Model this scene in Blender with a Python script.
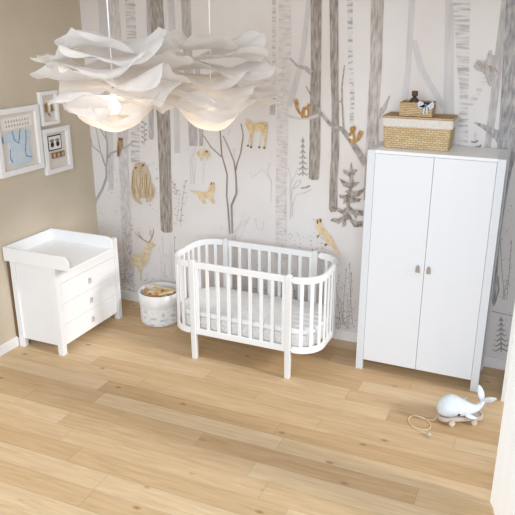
import bpy, bmesh, math, random
from mathutils import Vector, Matrix, noise
S = bpy.context.scene
for o in list(bpy.data.objects): bpy.data.objects.remove(o)
COL = S.collection
PI = math.pi
# ------------------------------------------------------------------ camera
cam = bpy.data.objects.new('camera', bpy.data.cameras.new('camera')); COL.objects.link(cam)
cam.data.sensor_width = 36; cam.data.lens = 36 * 660.26 / 515
cam.location = (4.240, -5.5107, 2.8021)
cam.rotation_euler = (PI / 2 - 0.3368, -0.0014, 0.4095)
cam.data.clip_start = 0.05
S.camera = cam
# ------------------------------------------------------------------ world, lights, exposure
w = bpy.data.worlds.new('world'); S.world = w; w.use_nodes = True
w.node_tree.nodes['Background'].inputs[0].default_value = (0.80, 0.90, 1.0, 1)
w.node_tree.nodes['Background'].inputs[1].default_value = 0.6
def area(name, loc, target, sx, sy, power, color):
    l = bpy.data.lights.new(name, 'AREA'); l.shape = 'RECTANGLE'; l.size = sx; l.size_y = sy
    l.energy = power; l.color = color
    o = bpy.data.objects.new(name, l); COL.objects.link(o); o.location = loc
    o.rotation_euler = (Vector(target) - Vector(loc)).to_track_quat('-Z', 'Y').to_euler()
    return o
sn = bpy.data.lights.new('side_sun', 'SUN'); sn.energy = 1.9; sn.angle = math.radians(9); sn.color = (1.0, 0.98, 0.95)
so = bpy.data.objects.new('side_sun', sn); COL.objects.link(so); so.location = (7, -2, 4)
so.rotation_euler = Vector((-1, 0.10, -0.50)).to_track_quat('-Z', 'Y').to_euler()
area('rear_fill', (4.0, -7.6, 3.2), (2.4, 0, 1.0), 4.8, 3.2, 345, (0.83, 0.915, 1.0))  # added fill light behind the camera, brightens the back wall and door fronts
S.view_settings.view_transform = 'Standard'; S.view_settings.look = 'None'
S.view_settings.gamma = 1; S.view_settings.exposure = 0.0
S.view_settings.use_curve_mapping = False

# ------------------------------------------------------------------ materials
def lin(c):
    return tuple(((v / 255) / 12.92 if v / 255 <= .04045 else ((v / 255 + .055) / 1.055) ** 2.4) for v in c) + (1,)
def mat(name, rgb, rough=.6, spec=.3, metal=0.0):
    m = bpy.data.materials.new(name); m.use_nodes = True
    b = m.node_tree.nodes['Principled BSDF']
    b.inputs['Base Color'].default_value = lin(rgb); b.inputs['Roughness'].default_value = rough
    b.inputs['Specular IOR Level'].default_value = spec; b.inputs['Metallic'].default_value = metal
    return m
def nd(m, t, **k):
    n = m.node_tree.nodes.new(t)
    for a, v in k.items():
        if a in n.inputs: n.inputs[a].default_value = v
        else: setattr(n, a, v)
    return n
def ln(m, a, b): m.node_tree.links.new(a, b)
def mottled(name, c1, c2, scale=(1, 1, 1), ns=6.0, rough=.7, lo=.35, hi=.65, detail=4, bump=0, spec=.2):
    m = mat(name, c1, rough, spec); b = m.node_tree.nodes['Principled BSDF']
    tc = nd(m, 'ShaderNodeTexCoord'); mp = nd(m, 'ShaderNodeMapping'); mp.inputs['Scale'].default_value = scale
    ln(m, tc.outputs['Object'], mp.inputs[0])
    n = nd(m, 'ShaderNodeTexNoise', Scale=ns, Detail=detail); ln(m, mp.outputs[0], n.inputs['Vector'])
    r = nd(m, 'ShaderNodeValToRGB'); r.color_ramp.elements[0].position = lo; r.color_ramp.elements[1].position = hi
    r.color_ramp.elements[0].color = lin(c1); r.color_ramp.elements[1].color = lin(c2)
    ln(m, n.outputs['Fac'], r.inputs[0]); ln(m, r.outputs[0], b.inputs['Base Color'])
    if bump:
        bp = nd(m, 'ShaderNodeBump', Strength=bump, Distance=.01); ln(m, n.outputs['Fac'], bp.inputs['Height']); ln(m, bp.outputs[0], b.inputs['Normal'])
    return m
PAPER = (229, 223, 220)
WPM = {
 'paper': mottled('wallpaper', (233, 228, 226), (225, 217, 212), ns=1.1, rough=.9),
 'mist': mottled('ink_mist', (216, 210, 208), (204, 198, 197), (1, 1, .2), 14, .9),
 'pale': mottled('ink_pale_bark', (222, 215, 212), (186, 178, 176), (1, 1, .3), 48, .9, .35, .75, 8),
 'barkpale': mottled('ink_soft_bark', (214, 206, 201), (164, 154, 147), (1, 1, .16), 56, .9, .3, .7),
 'mid': mottled('ink_mid_bark', (204, 198, 196), (172, 165, 163), (1, 1, .2), 50, .9, .3, .7),
 'mid2': mottled('ink_fine_grey', (180, 172, 168), (160, 152, 149), (1, 1, 1), 12, .9),
 'dark': mottled('ink_dark_bark', (192, 183, 175), (134, 123, 114), (1, 1, .16), 60, .9, .3, .7),
 'darkblue': mottled('ink_blue_grey_bark', (200, 194, 190), (134, 134, 140), (1, 1, .2), 52, .9, .3, .7),
 'birch': mottled('ink_birch', (224, 218, 215), (180, 173, 171), (.13, 1, 1), 42, .9, .45, .66),
 'birchpale': mottled('ink_birch_pale', (226, 218, 215), (200, 190, 188), (.3, 1, 1), 40, .9, .42, .75, 8),
 'dash': mottled('ink_birch_dashes', (223, 218, 215), (180, 174, 171), (.2, 1, 1), 40, .9, .5, .6),
 'bark': mottled('ink_sapling', (172, 159, 150), (146, 132, 123), (1, 1, .3), 20, .9),
 'twig': mottled('ink_twig', (190, 182, 178), (168, 160, 157), (1, 1, .3), 20, .9),
 'branch': mottled('ink_branch', (190, 182, 176), (152, 142, 135), (1, 1, 1), 30, .9),
 'fir': mottled('ink_fir', (188, 178, 168), (134, 122, 112), (1, 1, 1), 34, .9, .35, .62),
 'bear': mottled('ink_bear', (216, 200, 174), (188, 164, 132), (1, 1, .3), 30, .9, .3, .7),
 'ochre': mottled('ink_ochre', (178, 146, 106), (160, 130, 98), ns=20, rough=.9),
 'deer': mottled('ink_deer', (232, 216, 188), (214, 192, 156), ns=26, rough=.9),
 'fawn': mottled('ink_fawn', (230, 208, 168), (214, 186, 142), ns=26, rough=.9),
 'fox': mottled('ink_fox', (235, 214, 178), (220, 192, 150), ns=26, rough=.9),
 'squirrel': mottled('ink_squirrel', (200, 160, 108), (168, 122, 74), ns=40, rough=.9),
 'tan': mat('ink_tan', (176, 146, 112), .9), 'brown': mat('ink_brown', (134, 98, 70), .9),
 'black': mat('ink_black', (92, 80, 74), .9), 'cream': mat('ink_cream', (236, 226, 214), .9),
 'bluegrey': mat('ink_bluegrey', (140, 142, 148), .9),
}
WHITE = mat('white_paint', (240, 240, 241), .38, .35)
DOOR = mat('white_lacquer', (231, 232, 236), .35, .35)
GREY = mat('light_grey_paint', (222, 225, 229), .4, .35)
POST = mat('crib_post_paint', (229, 228, 227), .4, .35)
TRIM = mat('baseboard_paint', (238, 236, 235), .45)
CEIL = mat('ceiling_paint', (240, 238, 235), .8)
BEIGE = mottled('beige_wall_paint', (209, 196, 176), (203, 189, 169), ns=2.0, rough=.85)
BROWN = mat('brown_fibreboard', (126, 98, 72), .8)
LEATHER = mat('grey_brown_leather', (166, 154, 145), .6)
LEATHER_D = mat('grey_leather', (200, 196, 193), .6)
STEEL = mat('brushed_metal', (170, 168, 165), .35, .5, .8)
BULBG = mat('bulb_glow', (255, 230, 190))
_b = BULBG.node_tree.nodes['Principled BSDF']; _b.inputs['Emission Color'].default_value = (1, .88, .70, 1); _b.inputs['Emission Strength'].default_value = 24
def translucent(name, rgb, tr=.5, clear=0.0, trgb=None):
    m = bpy.data.materials.new(name); m.use_nodes = True; nt = m.node_tree; nt.nodes.clear()
    o = nd(m, 'ShaderNodeOutputMaterial'); d = nd(m, 'ShaderNodeBsdfDiffuse'); t = nd(m, 'ShaderNodeBsdfTranslucent')
    d.inputs[0].default_value = lin(rgb); t.inputs[0].default_value = lin(trgb or rgb)
    x = nd(m, 'ShaderNodeMixShader'); x.inputs[0].default_value = tr
    ln(m, d.outputs[0], x.inputs[1]); ln(m, t.outputs[0], x.inputs[2]); last = x
    if clear:
        c = nd(m, 'ShaderNodeBsdfTransparent'); y = nd(m, 'ShaderNodeMixShader'); y.inputs[0].default_value = clear
        ln(m, x.outputs[0], y.inputs[1]); ln(m, c.outputs[0], y.inputs[2]); last = y
    ln(m, last.outputs[0], o.inputs[0]); return m
CLOUD = translucent('white_nonwoven_sheet', (243, 239, 236), .42, .14)
CURTAIN = translucent('sheer_white_fabric', (254, 254, 254), .62)
LINEN = mottled('pale_linen', (226, 219, 212), (216, 208, 200), (1, 1, 1), 60, .95)
BED = mottled('white_quilted_cotton', (240, 240, 240), (232, 231, 231), (1, 1, 1), 14, .95, bump=.15)
BEDSIDE = mottled('dotted_mattress_mesh', (232, 229, 226), (206, 202, 198), (1, 1, 1), 70, .95)
BINFAB = mat('white_bin_fabric', (236, 234, 233), .95)
TWOOD = mottled('pale_toy_wood', (236, 214, 176), (220, 190, 146), (.3, 1, 1), 20, .6)
TWOOD2 = mottled('mid_toy_wood', (196, 156, 104), (170, 130, 84), (.3, 1, 1), 20, .6)
GREYWOOD = mottled('pale_greyish_wood', (206, 192, 180), (190, 174, 160), (.3, 1, 1), 20, .6)
WHALE = mottled('white_whale_finish', (224, 229, 234), (214, 221, 227), ns=30, rough=.7)
EYE = mat('dark_eye', (60, 55, 55), .3)
CORD = mat('cream_cord', (226, 206, 172), .9)
BOTTLE = mat('dark_brown_glass', (74, 54, 44), .25, .5)
BLUEC = mottled('pale_blue_cotton', (214, 221, 230), (184, 195, 210), ns=60, rough=.95)
GARM = mottled('light_blue_knit', (208, 220, 230), (196, 211, 223), ns=24, rough=.95)
PIPE = mat('slate_blue_trim', (120, 136, 158), .9)
MATP = mat('mount_paper', (224, 216, 208), .9)
CARD = mat('white_card', (238, 234, 228), .9)
INK = mat('dark_ink', (60, 52, 50), .9)
PENC = mat('pencil_line', (170, 162, 156), .9)
FRAMEW = mat('white_frame_paint', (242, 240, 238), .45)
CORK = mat('brown_clay_block', (142, 112, 84), .9); CORKL = mat('pale_clay_print', (196, 172, 142), .9)
GOLD = mat('gold_brown_felt', (158, 122, 80), .8); FELT = mat('cream_felt', (236, 226, 210), .9)

def wicker_mat(name, a, bcol, c, sx, sz):
    m = mat(name, a, .8); b = m.node_tree.nodes['Principled BSDF']
    tc = nd(m, 'ShaderNodeTexCoord'); sp = nd(m, 'ShaderNodeSeparateXYZ'); ln(m, tc.outputs['Object'], sp.inputs[0])
    ad = nd(m, 'ShaderNodeMath', operation='ADD'); ln(m, sp.outputs[0], ad.inputs[0]); ln(m, sp.outputs[1], ad.inputs[1])
    cb = nd(m, 'ShaderNodeCombineXYZ'); ln(m, ad.outputs[0], cb.inputs[0]); ln(m, sp.outputs[2], cb.inputs[1])
    br = nd(m, 'ShaderNodeTexBrick'); ln(m, cb.outputs[0], br.inputs['Vector'])
    br.inputs['Color1'].default_value = lin(a); br.inputs['Color2'].default_value = lin(bcol); br.inputs['Mortar'].default_value = lin(c)
    br.inputs['Scale'].default_value = 1; br.inputs['Brick Width'].default_value = sx; br.inputs['Row Height'].default_value = sz
    br.inputs['Mortar Size'].default_value = sz * .13; br.inputs['Mortar Smooth'].default_value = .6
    ln(m, br.outputs[0], b.inputs['Base Color'])
    bp = nd(m, 'ShaderNodeBump', Strength=.7, Distance=.006); bp.invert = True
    ln(m, br.outputs['Fac'], bp.inputs['Height']); ln(m, bp.outputs[0], b.inputs['Normal'])
    return m
WICK = wicker_mat('woven_seagrass', (224, 200, 158), (205, 177, 134), (166, 136, 98), .042, .017)
WICK2 = wicker_mat('woven_seagrass_fine', (214, 188, 148), (196, 166, 124), (156, 126, 92), .03, .013)

def floor_mat():
    m = mat('oak_planks', (205, 175, 135), .5, .25); b = m.node_tree.nodes['Principled BSDF']
    tc = nd(m, 'ShaderNodeTexCoord'); sp = nd(m, 'ShaderNodeSeparateXYZ'); ln(m, tc.outputs['Object'], sp.inputs[0])
    def M(op, a, c):
        n = nd(m, 'ShaderNodeMath', operation=op)
        for i, v in enumerate((a, c)):
            if isinstance(v, (int, float)): n.inputs[i].default_value = v
            elif v is not None: ln(m, v, n.inputs[i])
        return n.outputs[0]
    W_ = .17; L_ = 1.55
    yy = M('DIVIDE', M('ADD', sp.outputs[1], 1.70), W_); row = M('FLOOR', yy, None); fy = M('FRACT', yy, None)
    wn = nd(m, 'ShaderNodeTexWhiteNoise', noise_dimensions='1D'); ln(m, row, wn.inputs['W'])
    xx = M('ADD', M('DIVIDE', sp.outputs[0], L_), M('MULTIPLY', wn.outputs[0], 7.3)); colm = M('FLOOR', xx, None); fx = M('FRACT', xx, None)
    cb = nd(m, 'ShaderNodeCombineXYZ'); ln(m, row, cb.inputs[0]); ln(m, colm, cb.inputs[1])
    w2 = nd(m, 'ShaderNodeTexWhiteNoise', noise_dimensions='2D'); ln(m, cb.outputs[0], w2.inputs['Vector'])
    # per plank tone
    r = nd(m, 'ShaderNodeValToRGB'); e = r.color_ramp.elements
    e[0].position = 0; e[0].color = lin((198, 165, 124)); e[1].position = 1; e[1].color = lin((222, 196, 160))
    k = e.new(.5); k.color = lin((210, 180, 141))
    ln(m, w2.outputs['Value'], r.inputs[0])
    # grain, offset per plank
    off = nd(m, 'ShaderNodeVectorMath', operation='SCALE'); ln(m, w2.outputs['Color'], off.inputs[0]); off.inputs['Scale'].default_value = 20
    av = nd(m, 'ShaderNodeVectorMath', operation='ADD'); ln(m, tc.outputs['Object'], av.inputs[0]); ln(m, off.outputs[0], av.inputs[1])
    mp = nd(m, 'ShaderNodeMapping'); mp.inputs['Scale'].default_value = (1.3, 16, 1); ln(m, av.outputs[0], mp.inputs[0])
    n = nd(m, 'ShaderNodeTexNoise', Scale=2.2, Detail=6, Roughness=.6); n.inputs['Distortion'].default_value = .6; ln(m, mp.outputs[0], n.inputs['Vector'])
    r2 = nd(m, 'ShaderNodeValToRGB'); r2.color_ramp.elements[0].position = .3; r2.color_ramp.elements[1].position = .7
    r2.color_ramp.elements[0].color = (.78, .74, .69, 1); r2.color_ramp.elements[1].color = (1.06, 1.06, 1.06, 1)
    ln(m, n.outputs['Fac'], r2.inputs[0])
    mx = nd(m, 'ShaderNodeMix', data_type='RGBA', blend_type='MULTIPLY'); mx.inputs[0].default_value = .8
    ln(m, r.outputs[0], mx.inputs[6]); ln(m, r2.outputs[0], mx.inputs[7])
    # knots
    mk = nd(m, 'ShaderNodeMapping'); mk.inputs['Scale'].default_value = (2.6, 5.2, 1); ln(m, av.outputs[0], mk.inputs[0])
    v = nd(m, 'ShaderNodeTexVoronoi', Scale=1.0); ln(m, mk.outputs[0], v.inputs['Vector'])
    kr = nd(m, 'ShaderNodeMapRange'); kr.inputs[1].default_value = .03; kr.inputs[2].default_value = .10; kr.inputs[3].default_value = .62; kr.inputs[4].default_value = 0
    ln(m, v.outputs['Distance'], kr.inputs[0])
    m2 = nd(m, 'ShaderNodeMix', data_type='RGBA'); ln(m, kr.outputs[0], m2.inputs[0]); ln(m, mx.outputs[2], m2.inputs[6]); m2.inputs[7].default_value = lin((120, 84, 54))
    # seams
    s1 = M('LESS_THAN', fy, .018); s2 = M('LESS_THAN', fx, .0025); sm = M('MULTIPLY', M('MAXIMUM', s1, s2), .38)
    m3 = nd(m, 'ShaderNodeMix', data_type='RGBA'); ln(m, sm, m3.inputs[0]); ln(m, m2.outputs[2], m3.inputs[6]); m3.inputs[7].default_value = lin((120, 92, 64))
    ln(m, m3.outputs[2], b.inputs['Base Color'])
    return m
FLOOR = floor_mat()

# ------------------------------------------------------------------ mesh helpers
def finish(name, bm, m, parent=None, smooth=False, bevel=0, loc=None, seg=2):
    if not isinstance(m, (list, tuple)): m = [m]
    me = bpy.data.meshes.new(name); bm.normal_update(); bm.to_mesh(me); bm.free()
    for x in m: me.materials.append(x)
    o = bpy.data.objects.new(name, me); COL.objects.link(o)
    if parent: o.parent = parent
    if loc: o.location = loc
    if smooth:
        for p in me.polygons: p.use_smooth = True
    if bevel:
        md = o.modifiers.new('bevel', 'BEVEL'); md.width = bevel; md.segments = seg; md.limit_method = 'ANGLE'
    return o
def bx(bm, x0, x1, y0, y1, z0, z1, mi=0, M=None):
    P = [(x0, y0, z0), (x1, y0, z0), (x1, y1, z0), (x0, y1, z0), (x0, y0, z1), (x1, y0, z1), (x1, y1, z1), (x0, y1, z1)]
    vs = [bm.verts.new(M @ Vector(p) if M else p) for p in P]
    for f in ((3, 2, 1, 0), (4, 5, 6, 7), (0, 1, 5, 4), (1, 2, 6, 5), (2, 3, 7, 6), (3, 0, 4, 7)):
        g = bm.faces.new([vs[i] for i in f]); g.material_index = mi
def box(name, b, m, parent=None, bevel=.002, M=None):
    bm = bmesh.new(); bx(bm, *b, M=M); return finish(name, bm, m, parent, bevel=bevel)
def cyl(bm, p0, p1, r0, r1=None, n=16, mi=0, caps=True):
    p0, p1 = Vector(p0), Vector(p1); r1 = r0 if r1 is None else r1
    q = (p1 - p0).to_track_quat('Z', 'Y'); A = []; B = []
    for i in range(n):
        a = 2 * PI * i / n; d = q @ Vector((math.cos(a), math.sin(a), 0))
        A.append(bm.verts.new(p0 + d * r0)); B.append(bm.verts.new(p1 + d * r1))
    for i in range(n):
        f = bm.faces.new((A[i], A[(i + 1) % n], B[(i + 1) % n], B[i])); f.smooth = True; f.material_index = mi
    if caps:
        bm.faces.new(A[::-1]).material_index = mi; bm.faces.new(B).material_index = mi
def tube(bm, pts, rs, n=10, closed=False):
    pts = [Vector(p) for p in pts]
    if not isinstance(rs, (list, tuple)): rs = [rs] * len(pts)
    rings = []; up = Vector((0, 0, 1))
    for i, p in enumerate(pts):
        a = pts[(i - 1) % len(pts)] if (closed or i) else pts[0]; b = pts[(i + 1) % len(pts)] if (closed or i < len(pts) - 1) else pts[-1]
        t = (b - a).normalized(); s = t.cross(up)
        if s.length < .05: s = t.cross(Vector((0, 1, 0)))
        s.normalize(); u = s.cross(t)
        rings.append([bm.verts.new(p + (s * math.cos(2 * PI * k / n) + u * math.sin(2 * PI * k / n)) * rs[i]) for k in range(n)])
    m = len(rings)
    for i in range(m if closed else m - 1):
        A, B = rings[i], rings[(i + 1) % m]
        for k in range(n):
            bm.faces.new((A[k], A[(k + 1) % n], B[(k + 1) % n], B[k])).smooth = True
    if not closed: bm.faces.new(rings[0][::-1]); bm.faces.new(rings[-1])
def lathe(bm, prof, n=32, c=(0, 0), mi=0):
    R = []
    for r, z in prof:
        R.append([bm.verts.new((c[0] + max(r, .0004) * math.cos(2 * PI * k / n), c[1] + max(r, .0004) * math.sin(2 * PI * k / n), z)) for k in range(n)])
    for A, B in zip(R, R[1:]):
        for k in range(n):
            f = bm.faces.new((A[k], A[(k + 1) % n], B[(k + 1) % n], B[k])); f.smooth = True; f.material_index = mi
def prism(bm, poly, d0, d1, axes='xz', mi=0):
    # extrude a 2D outline; axes names the two outline axes, the rest is the depth axis
    def P(u, v, d):
        if axes == 'xz': return (u, d, v)
        if axes == 'yz': return (d, u, v)
        return (u, v, d)
    A = [bm.verts.new(P(u, v, d0)) for u, v in poly]; B = [bm.verts.new(P(u, v, d1)) for u, v in poly]; n = len(poly)
    for i in range(n): bm.faces.new((A[i], A[(i + 1) % n], B[(i + 1) % n], B[i])).material_index = mi
    bm.faces.new(A[::-1]).material_index = mi; bm.faces.new(B).material_index = mi
    bmesh.ops.recalc_face_normals(bm, faces=bm.faces)
def tag(o, label, cat, group=None):
    o['label'] = label; o['category'] = cat
    if group: o['group'] = group
    return o
def thing(name, label, cat, loc=(0, 0, 0), rz=0, group=None):
    o = bpy.data.objects.new(name, None); COL.objects.link(o); o.location = loc; o.rotation_euler = (0, 0, rz)
    o.empty_display_size = .1
    return tag(o, label, cat, group)
def struct(o): o['kind'] = 'structure'; return o

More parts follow.
